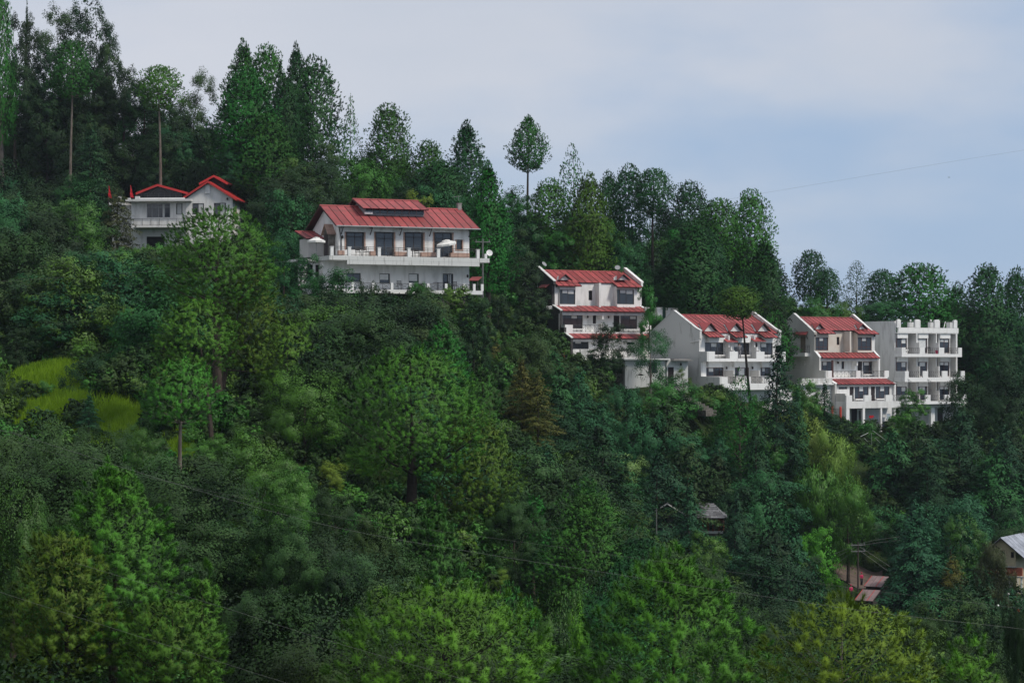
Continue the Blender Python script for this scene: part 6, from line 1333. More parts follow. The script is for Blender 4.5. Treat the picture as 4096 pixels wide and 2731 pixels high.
def crown_pine(rng, W_, H_, D, prof='dome', tuft=0.5, cover=2.9, nneed=14, shell=.20, wpx=1.3, upright=.7, spread=.55, rag=.16, brush=True, inn=False):
    f = PROF[prof]; A = np.pi/4*W_*H_
    n = max(60, int(cover*A/(tuft*tuft*.8)))
    t = rng.uniform(0, 1, n*5); acc = rng.uniform(0, 1, n*5) < f(t); t = t[acc][:n]; n = len(t)
    az = rng.uniform(0, 2*np.pi, n); ph = rng.uniform(0, 6.28, 6)
    lump = 1 + .5*rag*(np.sin(az*3 + ph[0] + t*7) * np.sin(t*17 + ph[1]) + .7*np.sin(az*5 + ph[2] - t*11) + .5*np.sin(az*9 + ph[3])*np.sin(t*29 + ph[4])) - rag*.12
    fr = np.clip(1 - np.abs(rng.normal(size=n))*shell, .08, 1)
    r = W_/2*f(t)*fr*np.clip(lump, .5, 1.25)
    p = np.stack([r*np.cos(az), r*np.sin(az), t*H_*(1 - .02*(1 - fr))], 1)
    rad = unit(np.stack([np.cos(az)*f(t), np.sin(az)*f(t), (t - .35)*1.2], 1))
    ax = unit(rad*.8 + np.array([0, 0, upright]) + rng.normal(size=(n, 3))*.25)
    N_ = n*nneed; ti = np.repeat(np.arange(n), nneed)
    sc = rng.uniform(.75, 1.25, n)
    dr = unit(ax[ti]*.75 + rng.normal(size=(N_, 3))*spread); L = tuft*rng.uniform(.55, .85, N_)*sc[ti]
    b0 = p[ti] + ax[ti]*(rng.uniform(-.35, .30, N_)*tuft*sc[ti])[:, None]
    if brush:
        dr = unit(ax[ti]*.55 + unit(rng.normal(size=(N_, 3)))*.8); L = tuft*rng.uniform(.42, .60, N_)*sc[ti]; b0 = p[ti] + ax[ti]*(rng.uniform(-.30, .22, N_)*tuft*sc[ti])[:, None]
    w = wpx*D/2250; no = unit(rad[ti]*.55 + ax[ti]*.25 + dr*.35 + rng.normal(size=(N_, 3))*.18); sd = unit(np.cross(no, dr))*(w*.5)
    V = np.stack([b0 - sd, b0 + sd, b0 + dr*L[:, None]], 1)
    tt = rng.uniform(0, 1, n); tone = .32 + tt[ti]*.55 + rng.uniform(0, .25, N_)
    sn = unit(rad[ti]*.75 + ax[ti]*.30 + unit(b0 + dr*L[:, None]*.6 - p[ti])*.28 + no*.25 + np.array([0, 0, .10]))
    if cover > 2.3 or inn:
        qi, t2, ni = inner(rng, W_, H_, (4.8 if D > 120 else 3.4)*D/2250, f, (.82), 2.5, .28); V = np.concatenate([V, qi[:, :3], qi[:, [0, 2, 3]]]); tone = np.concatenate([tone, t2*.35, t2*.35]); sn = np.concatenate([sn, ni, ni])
    return V, tone, p, sn
def crown_cedar(rng, W_, H_, D, prof='cone', npx=2.6, cover=2.6, droop=.35, lev=None, tip=1.0):
    f = PROF[prof]; leaf = npx*D/2250
    nlev = lev or max(9, int(H_/.62)); nb = int(nlev*5.2)
    t = np.clip((np.arange(nb) + rng.uniform(-.4, .4, nb))/nb, 0.005, .985); az = np.arange(nb)*2.399 + rng.normal(size=nb)*.35
    ln = W_/2*f(t)*rng.uniform(.62, 1.12, nb) + .12
    n = int(cover*np.pi/4*W_*H_*.62/(leaf*leaf*.28)); pr = ln**1.6; ib = rng.choice(nb, n, p=pr/pr.sum())
    s = rng.beta(1.9, 1.15, n); lat = rng.normal(size=n)*(.20*(1.1 - s) + .07)*ln[ib]
    ca, sa = np.cos(az[ib]), np.sin(az[ib]); rr = s*ln[ib]
    x = rr*ca - lat*sa; y = rr*sa + lat*ca
    z = t[ib]*H_*.97 + ln[ib]*(.16*s - droop*s*s*1.1) - np.abs(lat)*.25 - np.abs(rng.normal(size=n))*leaf*.8
    p = np.stack([x, y, z], 1)
    out = np.stack([ca, sa, .10 - droop*1.5*s], 1) + np.stack([-sa*np.sign(lat)*.7, ca*np.sign(lat)*.7, -.2*np.ones(n)], 1)
    lie = unit(out + rng.normal(size=(n, 3))*.3); nr = unit(np.array([0, 0, 1.0]) + .5*np.stack([ca, sa, 0*ca], 1) + rng.normal(size=(n, 3))*.45)
    L = leaf*rng.uniform(.8, 1.6, n)*tip
    q = leaf_quads(rng, p, nr, L, L*.42, lie, .85); bt = rng.uniform(0, 1, nb)
    tone = bt[ib]*.6 + s*.25 + rng.uniform(-.05, .25, n)
    sn = unit(np.stack([ca, sa, 0*ca], 1)*.6 + np.array([0, 0, .55]) + nr*.45 + unit(out)*.2)
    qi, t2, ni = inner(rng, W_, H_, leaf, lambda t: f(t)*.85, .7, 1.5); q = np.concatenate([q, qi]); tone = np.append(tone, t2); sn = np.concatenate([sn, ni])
    tips = np.stack([ln*np.cos(az), ln*np.sin(az), t*H_], 1)
    return q, tone, tips, sn
_tree_n = [0]; CACHE = {}
def tree_crown(kind, rng, W_, H_, D, cover, kw):
    if kind in ('broad', 'weep', 'bush'): return crown_broad(rng, W_*.93, H_*.95, D, cover=cover or 2.75, weep=0.9 if kind == 'weep' else 0.0, **kw), 4
    if kind == 'pine':
        kw.setdefault('tuft', max(.30, min(.60, 3.5*D/2250))); return crown_pine(rng, W_*.93, H_*.97, D, cover=cover or 4.2, **kw), 3
    return crown_cedar(rng, W_, H_, D, cover=cover or 4.2, **kw), 4
def fit(q, tips, W_, H_):
    """spread the foliage so that the crown really fills its width and height"""
    c = q.mean(1); lo = np.percentile(c, 1.3, axis=0); hi = np.percentile(c, 98.7, axis=0); s = np.array([W_, W_, H_])/np.maximum(hi - lo, .1); mid = np.array([0, 0, H_/2]); off = (hi + lo)/2
    n = (c - off)*s + mid
    return q + (n - c)[:, None], (np.asarray(tips) - off)*s + mid
def tree(kind, m, u, vt, vb, w, D, label, name=None, bark='bark_brown', lean=0, trunkpx=None, cover=None, group=None, base=None, cat='tree', **kw):
    _tree_n[0] += 1; rng = np.random.default_rng(1000 + _tree_n[0]*7)
    u *= U; vt *= U; vb *= U; w *= U
    px = D/F; W_ = w*px*(1.04 if kind != 'cedar' else 1.12); H_ = (vb - vt)*px; top = P(u, vt, D); bot = P(u, vb, D)
    if base: bx = (base*U - CU)*px
    else: bx = top.x + lean
    g = gz(bx, D); g = min(g, bot.z - .15)
    names = {'broad': 'leafy_tree', 'weep': 'weeping_tree', 'pine': 'pine_tree', 'cedar': 'cedar_tree', 'bush': 'shrub'}
    if m.startswith('oak') and kind == 'broad': names['broad'] = 'oak_tree'
    t = empty(name or names[kind], (bx, D, g - .25), 0, label, cat if kind != 'bush' else 'shrub', group)
    gap = bot.z - g; bare = kw.pop('bare', False)
    if gap > 2.0 and not bare and not trunkpx:
        bot.z -= (gap - 1.6)*(.5 if kind == 'pine' else .8); H_ = top.z - bot.z
    Ht = top.z - g; zb = bot.z - g + .25
    off = np.array([top.x - bx, 0, zb])
    if kind == 'pine' and D < 176 and not group:        # the big near pines each have their own crown
        (q, tone, tips, sn), nv = tree_crown(kind, rng, W_, H_, D, cover, kw); q, tips = fit(q, tips, W_, H_); near = q[:, 0, 1] < .19*W_
        link_mesh('crown', quad_mesh('crown', q[near], tone[near], m, nv, sn[near]), t, tuple(off))
    else:                                               # the rest share a stock of crown shapes, turned and stretched
        Dn = 200 if D > 150 else 110; v_ = int(rng.integers(3)); asp = 1 if H_ < 1.35*W_ else 1.8
        if kind == 'pine': key = (kind, kw.get('prof', 'dome'), Dn, v_, asp, bool(cover and cover < 2.3)); dims = (7.0, 7.0*asp); k2 = dict(prof=kw.get('prof', 'dome'), nneed=10, rag=.55, shell=.24)
        elif kind == 'cedar': key = (kind, kw.get('prof', 'cone'), Dn, v_ % 2, asp, kw.get('droop', .35) > .33); dims = (7.0, 7.0*asp); k2 = dict(prof=kw.get('prof', 'cone'), droop=.45 if key[5] else .22)
        else:
            sp_ = 'sparse' if cover and cover < 2.3 else 'small' if kw.get('nl', 13) < 9 else 'full'; key = (kind, sp_, Dn, v_ if sp_ != 'small' else v_ % 2, asp); dims = (7.0, 7.0*asp) if sp_ != 'small' else (4.0, 4.0*asp); k2 = dict(nl=10 if sp_ == 'sparse' else 8 if sp_ == 'small' else 15, loose=1.15 if sp_ == 'sparse' else .95, npx=1.9 if Dn == 200 else 2.1)
        if key not in CACHE:
            r2 = np.random.default_rng(abs(hash(str(key))) % 1000 if False else sum(ord(ch)*(i_ + 1) for i_, ch in enumerate(str(key))) % 99991)
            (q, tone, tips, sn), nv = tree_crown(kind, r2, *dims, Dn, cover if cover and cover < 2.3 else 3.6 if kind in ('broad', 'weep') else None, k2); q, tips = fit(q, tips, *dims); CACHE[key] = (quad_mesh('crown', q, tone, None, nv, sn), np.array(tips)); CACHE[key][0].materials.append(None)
        me, tips = CACHE[key]; a_ = rng.uniform(0, 6.28); sx, sz = W_/dims[0], H_/dims[1]
        co = link_mesh('crown', me, t, tuple(off), (0, 0, a_), (sx, sx, sz)); co.material_slots[0].link = 'OBJECT'; co.material_slots[0].material = MATS[m]
        tips = np.stack([(tips[:, 0]*math.cos(a_) - tips[:, 1]*math.sin(a_))*sx, (tips[:, 0]*math.sin(a_) + tips[:, 1]*math.cos(a_))*sx, tips[:, 2]*sz], 1)
    # trunk and limbs, one mesh
    k = MB(); r0 = (trunkpx*px*U/2) if trunkpx else max(.09, min(.42, .016*Ht + .03)); rnd = random.Random(_tree_n[0])
    topz = zb + H_*(.55 if kind in ('broad', 'weep', 'bush') else .93); n = 9; ctr = Vector((off[0], 0, 0)); path = []
    ph = rnd.uniform(0, 6); amp = .012*Ht
    for i in range(n):
        f_ = i/(n - 1); path.append(Vector((off[0]*(f_**1.3 if topz else 0) + amp*math.sin(f_*5 + ph)*f_*(1 - .5*f_), amp*math.cos(f_*4 + ph)*f_, topz*f_)))
    zc_ = zb/max(topz, .1)
    rad = [r0*(1.25 if i == 0 else 1)*(1 - .86*(i/(n - 1))**1.1)*(1 if kind != 'pine' or i/(n-1) < zc_ + .05 else max(.25, 1 - 2.2*(i/(n-1) - zc_))) + .012 for i in range(n)]; k.tube(path, rad, 7)
    def on_trunk(z): f_ = max(0, min(1, z/topz)); i = min(n - 2, int(f_*(n - 1))); return path[i].lerp(path[i+1], f_*(n - 1) - i), rad[i]
    nlimb = {'broad': 9, 'weep': 9, 'pine': 16, 'cedar': 0, 'bush': 5}[kind]
    sel = list(range(len(tips))); rnd.shuffle(sel)
    for ti in sel[:nlimb]:
        tp = Vector(tips[ti]) + Vector(off); z0 = max(zb*.75 + .2 if kind != 'pine' else zb, tp.z - (.9 if kind != 'pine' else .5)*math.hypot(tp.x - off[0], tp.y) - .4); z0 = min(z0, topz*.97)
        a, rr = on_trunk(z0); b = a.lerp(tp, .5) + Vector((0, 0, -.06*(tp - a).length if kind == 'pine' else .08*(tp - a).length)); e = a.lerp(tp, .93)
        rl = max(.02, rr*.36); k.tube([a, b, e], [rl, rl*.65, rl*.22], 5, False)
    k.build('trunk', bark, t, smooth=True)
    return t
B, Pn, Cd, Wp, Bs = 'broad', 'pine', 'cedar', 'weep', 'bush'
# kind, foliage, u, v of crown top, v of crown bottom, width (2352-wide photograph), distance, description, options
T = [
# ---- skyline, far left
(Pn,'pine_mid',2,-22,165,70,272,'tall green pine cut by the left edge, trunk showing below',dict(prof='column',bark='bark_pale')),
(B,'oak_dark',62,42,240,84,290,'dark oak at the skyline just right of the edge pine',dict(nl=10,loose=1.1)),
(Cd,'cedar_dark',62,24,110,24,292,'thin dark spire poking up between the edge pine and the skyline oaks',dict()),
(B,'oak_grey',142,20,180,112,291,'grey-green oak with a high round crown, left of the two tall skyline oaks',dict(nl=9,loose=1.1,cover=2.2)),
(B,'oak_dark',212,22,205,104,290,'tall dark oak at the skyline edge, right of the round-crowned oak',dict(nl=12,loose=1.05)),
(B,'oak_grey',250,108,160,52,289,'lone outer bough of oak reaching right into the sky',dict(nl=6,loose=1.1,cover=2.3)),
(B,'oak_dark',120,120,300,110,286,'dark oak filling the gap below the round skyline oak',dict(bare=True,nl=14)),
(B,'oak_dark',35,150,300,110,284,'dark oak low behind the edge pine trunk',dict(bare=True,nl=14)),
(B,'oak_dark',215,170,320,100,284,'dark oak below the overhanging bough',dict(bare=True,nl=14)),
(Pn,'pine_mid',163,98,222,104,268,'slender pine with rounded crown on a bare pale trunk, farthest left of two',dict(prof='dome',bark='bark_pale',trunkpx=9)),
(B,'oak_dark',285,158,300,104,283,'dark round oak left of the second slender pine',dict(bare=True,nl=14)),
(B,'oak_dark',330,190,330,90,282,'dark oak directly behind the second slender pine',dict(bare=True,nl=13)),
(B,'oak_grey',444,166,306,84,282,'grey lacy oak right of the second slender pine, sky through its edge',dict(nl=11,cover=2.0,loose=1.15)),
(B,'oak_dark',400,240,350,100,280,'dark oak below the lacy grey oak',dict(bare=True,nl=13)),
(Pn,'pine_bright',367,154,252,104,262,'slender pine with round green crown on a long bare trunk above the red gabled house',dict(prof='ball',bark='bark_pale',trunkpx=10)),
(Cd,'cedar_dark',208,302,420,92,262,'broad green conical young cedar left of the red gabled house',dict(prof='round_cone',droop=.2)),
(B,'oak_dark',455,300,390,70,276,'small dark tree at the foot of the lacy oak',dict(nl=8)),
(B,'leaf_olive',395,325,390,110,277,'low olive scrub tree on the bank behind the red gables',dict(nl=9)),
# ---- group right of the red gabled house
(Pn,'pine_mid',560,108,300,112,280,'pale-topped conifer, leftmost tip of the tall group right of the red gables',dict(prof='round_cone')),
(Pn,'pine_mid',614,112,300,112,281,'rounded conifer, second tip of the tall group right of the red gables',dict(prof='dome')),
(Pn,'pine_dark',679,118,340,84,278,'dark pointed spire, highest tip in the middle of the tall group',dict(prof='round_cone')),
(Pn,'pine_dark',718,140,430,140,274,'broad dark conifer at the right side of the tall group',dict(prof='dome',rag=.25)),
(Pn,'pine_dark',656,188,278,76,268,'small round pine on a leaning trunk inside the tall group',dict(prof='ball')),
(Pn,'pine_mid',565,166,330,150,264,'big round-lobed green pine, left front of the tall group',dict(prof='dome',rag=.3)),
(Pn,'pine_mid',615,270,420,140,262,'lower right boughs pine beneath the big round-lobed pine',dict(prof='dome',rag=.3)),
(B,'leaf_teal',545,330,440,110,263,'dark leafy tree right behind the raised red roof',dict(nl=13)),
(B,'oak_dark',640,400,600,150,246,'wide dark oak between the red gabled house and the terrace house',dict(nl=17)),
(B,'leaf_teal',690,520,700,120,222,'teal leafy tree just left of the small white parasol',dict(nl=15)),
(B,'leaf_green',650,440,560,110,250,'mid green tree on the slope behind the wide dark oak',dict(nl=13)),
(B,'leaf_olive',720,440,540,70,226,'olive tree pressing against the left gable of the terrace house',dict(nl=10)),
(B,'oak_grey',768,328,450,66,268,'thin grey-leaved tree left of the tall see-through pine',dict(nl=9,cover=1.6,loose=1.2)),
(Pn,'pine_mid',806,232,440,72,262,'tall narrow see-through pine behind the terrace house roof, left of the twin-trunk pine',dict(prof='cone',cover=1.6,shell=.5,bark='bark_dark')),
(Pn,'pine_mid',893,246,420,110,260,'dense tall pine with two bare trunks above the ridge vent',dict(prof='dome',rag=.3)),
(B,'oak_dark',850,345,450,74,264,'dark round tree low between the see-through and twin-trunk pines',dict(nl=9)),
(Pn,'pine_mid',985,328,470,100,262,'blunt-topped pine left of the dark conical pine',dict(prof='dome',rag=.28)),
(Pn,'pine_dark',1070,293,480,126,258,'dark conical pine behind the right end of the long red roof',dict(prof='round_cone')),
(Pn,'pine_mid',1122,388,570,116,222,'green conical pine at the right corner of the terrace house',dict(prof='round_cone')),
(B,'leaf_lime',965,440,480,60,232,'small yellow-green bush peeping over the long red roof',dict(nl=7)),
(Pn,'pine_dark',1030,400,540,90,240,'dark pine directly behind the chimney',dict(prof='dome')),
(Pn,'pine_mid',1213,272,392,88,278,'lone tall pine with egg-shaped crown standing clear against the sky',dict(prof='ovate',cover=2.5,shell=.34,rag=.3,bark='bark_brown',trunkpx=8)),
(B,'leaf_teal',1185,440,560,80,272,'low dark tree left of the lone tall pine trunk',dict(nl=10)),
(Pn,'pine_mid',1316,346,500,104,268,'pale sparse pine right of the lone tall pine',dict(prof='round_cone',cover=1.7,shell=.45)),
(Pn,'pine_mid',1262,418,560,116,266,'mid green pine at the foot of the lone tall pine',dict(prof='dome',rag=.28)),
(Pn,'pine_olive',1350,410,600,120,262,'olive pine below the pale sparse pine',dict(prof='column',rag=.25)),
(Pn,'pine_dark',1398,402,520,76,272,'dark blunt pine between the pale sparse pine and the flat-topped pair',dict(prof='column')),
(Pn,'pine_dark',1444,386,560,100,272,'dark flat-topped pine, left of the pair',dict(prof='dome',rag=.3)),
(Pn,'pine_dark',1500,390,498,92,268,'dark flat-topped pine with long bare trunk, right of the pair',dict(prof='flat',bark='bark_dark',trunkpx=9,rag=.32)),
(Pn,'pine_mid',1388,512,610,66,270,'small bright round pine above the roof of the stone-sided villa',dict(bare=True,prof='ball')),
(Pn,'pine_dark',1580,424,600,118,284,'tall dark pine left of the rounded twin pine',dict(prof='dome',rag=.25)),
(Pn,'pine_mid',1652,460,590,108,274,'round-topped pine on two bare trunks above the dormer villa',dict(prof='dome',bark='bark_pale',trunkpx=9)),
(Pn,'pine_mid',1726,444,580,108,278,'tall pine right of the round-topped twin-trunk pine',dict(prof='dome',rag=.3)),
(Pn,'pine_dark',1756,560,710,116,276,'broad dark conical pine at the right end of the middle ridge',dict(prof='round_cone',cover=3)),
(Pn,'pine_dark',1590,520,690,100,281,'dark pine filling below the round-topped pine, left',dict(prof='dome')),
(Pn,'pine_dark',1690,560,700,90,282,'dark pine filling below the round-topped pine, right',dict(prof='dome')),
(Pn,'pine_dark',1525,480,640,80,286,'dark pine behind the bare trunk of the flat-topped pine',dict(prof='column')),
(B,'oak_grey',1165,530,690,110,245,'grey-olive oak between the terrace house and the stone-sided villa',dict(nl=14)),
(B,'oak_dark',1196,600,790,124,236,'dark dense oak against the stone side wall',dict(nl=15)),
(B,'leaf_green',1290,540,630,110,262,'dull green tree behind the left roof dish',dict(nl=12)),
(B,'leaf_teal',1440,560,640,120,264,'teal tree behind the right roof dish',dict(nl=12)),
(B,'leaf_green',1492,662,722,46,252,'small round green bush right of the stone-sided villa roof',dict(nl=7,name='shrub')),
(B,'leaf_olive',1545,660,720,110,270,'low olive scrub along the bank above the white garden wall',dict(nl=9,name='shrub')),
(B,'leaf_olive',1460,630,690,50,266,'olive bush just behind the sloping white parapet',dict(nl=7,name='shrub')),
# ---- far right skyline
(Pn,'pine_dark',1862,578,668,84,296,'dark skyline pine with leaning crown, first right of the gap',dict(prof='dome',rag=.3)),
(Pn,'pine_dark',1900,618,700,66,297,'lower right crown joined to the leaning skyline pine',dict(prof='dome',rag=.3)),
(Pn,'pine_dark',1968,604,700,62,299,'ragged small pine left of the bright domed pine',dict(prof='column',rag=.35,cover=2)),
(Pn,'pine_dark',2025,622,720,86,300,'dark pine between the ragged pine and the bright domed pine',dict(prof='dome')),
(Pn,'pine_mid',2112,610,745,158,290,'bright broad domed pine above the flat-roofed block',dict(prof='dome')),
(Pn,'pine_dark',2266,616,850,140,294,'tall dark pine right of the flat-roofed block, sky through its lower boughs',dict(prof='column',rag=.3,cover=2.4,bark='bark_dark')),
(Pn,'pine_dark',2336,626,880,110,296,'dark pine cut by the right edge on the skyline',dict(prof='column',rag=.3,cover=2.6,bark='bark_dark')),
(Pn,'pine_dark',2200,660,860,80,300,'dark pine behind the red-roofed neighbour',dict(prof='column')),
(B,'leaf_green',1872,680,752,104,286,'leafy green tree behind the grey gable of the cream villa',dict(nl=12)),
(B,'leaf_olive',1938,690,750,80,288,'olive tree behind the red roof of the cream villa',dict(nl=10)),
(B,'leaf_teal',2042,694,752,140,287,'rounded blue-green tree behind the flat roof',dict(nl=13)),
(B,'leaf_green',1800,676,740,90,288,'bushy green tree right of the broad dark conical pine',dict(nl=10)),
(B,'leaf_teal',1985,700,760,80,290,'teal bushy tree between the olive and the rounded blue-green tree',dict(nl=9)),
(B,'oak_dark',2310,800,960,90,280,'dark leafy tree at the right edge beside the neighbour house',dict(nl=12)),
# ---- left flank beside the red gabled house
(B,'oak_dark',18,380,560,130,250,'dark oak at the left edge, level with the red gables',dict(nl=15)),
(B,'leaf_teal',180,410,540,130,248,'bushy teal tree left of the red flags',dict(nl=15)),
(B,'oak_dark',100,430,560,120,252,'dark oak between the left edge oak and the bushy teal tree',dict(nl=14)),
(Cd,'cypress_brown',270,452,660,96,246,'dark brown-green cypress at the left corner of the red gabled house',dict(prof='column',droop=.15)),
(B,'oak_grey',205,515,660,124,238,'grey-leaved oak left of the dark cypress',dict(nl=14)),
(B,'leaf_bright',78,560,720,130,228,'bright green leafy tree near the left edge below the oaks',dict(nl=14)),
(B,'leaf_lime',178,600,740,84,222,'yellow-green tree right of the bright leafy tree at left',dict(nl=11)),
(Pn,'pine_mid',338,588,720,130,230,'bushy mid green pine below the red gabled house',dict(prof='dome')),
(B,'oak_dark',20,580,720,90,218,'dark oak cut by the left edge above the meadow',dict(nl=12)),
(B,'leaf_green',255,640,780,110,212,'green tree between the yellow-green tree and the big forked pine',dict(bare=True,nl=12)),
(B,'leaf_green',130,640,770,100,205,'green shrubby tree directly above the top of the meadow',dict(bare=True,nl=11)),
(B,'oak_grey',345,690,850,110,190,'grey oak behind the left bough of the big forked pine',dict(nl=13)),
(Pn,'pine_olive',5,700,790,60,190,'olive-brown pine bough at the left edge above the meadow',dict(prof='dome')),
(B,'oak_dark',192,692,822,98,172,'dark oak on a double trunk at the head of the meadow',dict(bare=True,nl=13,bark='bark_pale')),
(B,'oak_dark',198,815,955,118,160,'dark round oak dividing the two meadow patches',dict(bare=True,nl=13)),
(B,'oak_dark',36,752,880,80,165,'dark oak at left side of the upper meadow',dict(bare=True,nl=11)),
(B,'oak_grey',12,860,985,76,152,'grey oak at the left edge below the dark meadow oak',dict(bare=True,nl=11)),
(Cd,'cedar_blue',204,912,1010,66,149,'small fresh green cedar standing between the meadow patches',dict(prof='cone',droop=.2)),
(B,'leaf_green',100,876,918,46,158,'small green bush in the middle of the bright meadow',dict(bare=True,nl=6,name='shrub')),
(B,'leaf_green',290,810,930,90,166,'green tree right behind the right meadow patch',dict(bare=True,nl=11)),
(B,'leaf_lime',435,860,960,130,170,'yellowish tree behind the round pine on its thin trunk',dict(bare=True,nl=10)),
# ---- the big pines in the middle
(Pn,'pine_bright',500,482,700,256,150,'huge forked pine with a bright domed top before the red gabled house',dict(prof='dome',trunkpx=26,rag=.22,bark='bark_brown',cover=3.7)),
(Pn,'pine_olive',575,590,775,140,152,'right-hand bough mass of the huge forked pine, olive beneath',dict(prof='dome',rag=.25,base=500)),
(Pn,'pine_bright',450,690,850,180,146,'lower left round crown beside the trunk of the huge forked pine',dict(prof='dome',rag=.25,base=488,trunkpx=12)),
(Pn,'pine_bright',414,832,972,172,133,'round umbrella-shaped pine on a straight thin trunk right of the meadow',dict(prof='dome',trunkpx=12,bark='bark_pale')),
(Pn,'pine_bright',662,744,900,142,160,'rounded bright pine right of the huge forked pine',dict(prof='dome')),
(Pn,'pine_bright',945,806,1085,330,138,'largest domed pine in the centre, twin trunks below',dict(prof='dome',trunkpx=30,rag=.22,bark='bark_dark',cover=3)),
(Pn,'pine_olive',1085,950,1190,210,140,'olive lower right boughs of pine beside the largest domed pine',dict(prof='dome',rag=.3,base=960,trunkpx=10)),
(Pn,'pine_olive',870,1000,1200,150,142,'olive pine crown low left of the twin trunks',dict(prof='dome',rag=.3)),
(Pn,'pine_mid',1015,748,880,138,172,'mid green pine rising behind the largest domed pine',dict(prof='round_cone')),
(Pn,'pine_mid',1110,848,990,90,166,'narrow green pine between the domed pine and the golden cypresses',dict(prof='column')),
(Cd,'cypress_gold',1120,742,900,84,205,'golden-green cypress nearest the small red canopy',dict(prof='cone',droop=.1)),
(Cd,'cypress_gold',1200,834,990,84,192,'golden cypress with the sharp tip, left of the bushier golden one',dict(prof='cone',droop=.1)),
(Cd,'cypress_gold',1235,868,1010,88,190,'bushier golden cypress right of the sharp-tipped golden one',dict(prof='round_cone',droop=.15)),
# ---- below the terrace house
(B,'leaf_teal',770,622,760,140,196,'feathery teal tree covering the lower windows of the terrace house',dict(nl=12,loose=1.1)),
(B,'leaf_teal',652,536,745,100,196,'feathery tree before the dark openings of the annex',dict(nl=10,cover=2.0,loose=1.15)),
(B,'leaf_teal',694,588,745,88,196,'teal tree covering the side annex of the terrace house',dict(nl=11)),
(B,'oak_dark',800,672,840,160,190,'wide dark oak below the terrace house, left part',dict(nl=17)),
(B,'oak_dark',905,690,850,130,188,'dark oak below the middle of the lower balcony',dict(nl=14)),
(B,'oak_grey',990,668,800,120,186,'grey-leaved oak with pale tips below the lower balcony',dict(nl=13)),
(B,'leaf_green',960,648,700,44,197,'small light tree overlapping the lower balcony railing',dict(nl=7,cover=2)),
(B,'oak_dark',1086,690,800,90,190,'dark oak below the right end of the lower balcony',dict(nl=11)),
(B,'oak_grey',1205,768,880,128,212,'grey olive oak left of the red post by the stone side wall',dict(nl=14)),
(B,'oak_grey',1290,830,900,90,222,'grey-green bushy tree under the orange barrier bar',dict(nl=10)),
(B,'oak_dark',1145,680,770,80,226,'dark tree at the foot of the stone side wall',dict(nl=10)),
(B,'oak_dark',720,740,880,110,182,'dark tree between the rounded bright pine and the wide dark oak',dict(nl=12)),
# ---- around the stepped villas
(B,'oak_dark',1398,746,900,92,238,'dark oval tree in front of the stone-sided villa',dict(nl=14,cover=3.4)),
(B,'leaf_teal',1494,758,860,86,234,'large-leaved tree on a bent trunk before the low store',dict(nl=8,npx=4.0,cover=2.2,bark='bark_pale')),
(B,'leaf_lime',1571,845,905,36,230,'small lime-leaved tree beside the dark store door',dict(nl=6,cover=1.6,npx=3.6)),
(B,'leaf_green',1528,866,985,150,226,'rounded green bushy tree below the low store',dict(nl=13)),
(B,'leaf_teal',1440,890,1050,120,220,'teal tree below the dark oval tree',dict(nl=13)),
(Cd,'cedar_blue',1330,862,1100,118,212,'tall blue-green cedar with drooping boughs below the orange barrier',dict(prof='round_cone',droop=.55)),
(Cd,'cedar_blue',1385,930,1120,100,214,'blue-green cedar right of the tall drooping cedar',dict(prof='round_cone',droop=.55)),
(B,'leaf_teal',1480,960,1120,120,216,'dark teal tree with a pale thin trunk in the centre right',dict(bare=True,nl=13,bark='bark_pale')),
(B,'leaf_teal',1560,1000,1150,170,214,'broad blue-green leafy tree above the stone cottage',dict(bare=True,nl=17)),
(Pn,'pine_bright',1697,660,732,98,224,'lollipop pine on a bent bare trunk before the dormer villa',dict(prof='ball',base=1742,bark='bark_dark',trunkpx=11,cover=3.6)),
(Cd,'cedar_dark',1783,800,980,116,222,'dark layered cedar before the right end of the dormer villa',dict(prof='cone',droop=.3)),
(Pn,'pine_mid',1700,864,990,104,218,'young upright pine before the dormer villa ground floor',dict(prof='round_cone',cover=2.0)),
(B,'leaf_olive',1622,1222,1330,96,194,'olive bushy tree under the verandah of the stone cottage',dict(nl=10)),
(B,'oak_dark',860,655,800,110,194,'dark leafy tree hiding the left half of the lower balcony',dict(nl=11)),
(B,'leaf_green',1745,915,1020,100,221,'green tree between the bent pine trunk and the dark layered cedar',dict(nl=11)),
(Cd,'cedar_blue',1832,905,1010,84,224,'blue-green cedar right of the dark layered cedar',dict(prof='cone',droop=.35)),
(B,'leaf_green',1850,878,960,74,236,'green leafy tree before the white store of the cream villa',dict(nl=10)),
(Cd,'cedar_dark',1893,884,1000,58,240,'small dark cypress before the orange-red posts',dict(prof='cone',droop=.3)),
(B,'oak_dark',1915,950,1020,80,242,'dark low tree at the foot of the orange-red posts',dict(nl=9)),
(B,'leaf_green',2092,896,968,72,252,'neat round green tree before the flat-roofed block',dict(nl=11,cover=3.4)),
(B,'leaf_green',1988,966,1004,44,250,'small round bush below the column of the cream villa',dict(nl=6,name='shrub')),
(B,'oak_dark',2225,868,1010,122,254,'dark leafy tree covering the right foot of the flat-roofed block',dict(nl=14)),
(B,'oak_dark',2318,860,1050,110,250,'dark leafy tree at the right edge below the skyline pines',dict(nl=13)),
# ---- lower right slope
(Wp,'willow',1838,948,1140,128,226,'yellow-green weeping tree below the orange-red posts',dict(nl=14)),
(Wp,'willow',1925,1000,1180,118,224,'second yellow-green weeping tree, right of the first',dict(nl=13)),
(Wp,'leaf_olive',1880,1080,1260,130,220,'olive weeping tree below the two yellow-green ones',dict(nl=14)),
(Wp,'leaf_green',1948,1112,1250,100,218,'light green weeping tree right of the olive one',dict(nl=12)),
(Pn,'pine_mid',1668,930,1090,110,220,'green pine on the slope below the dormer villa stairs',dict(prof='round_cone')),
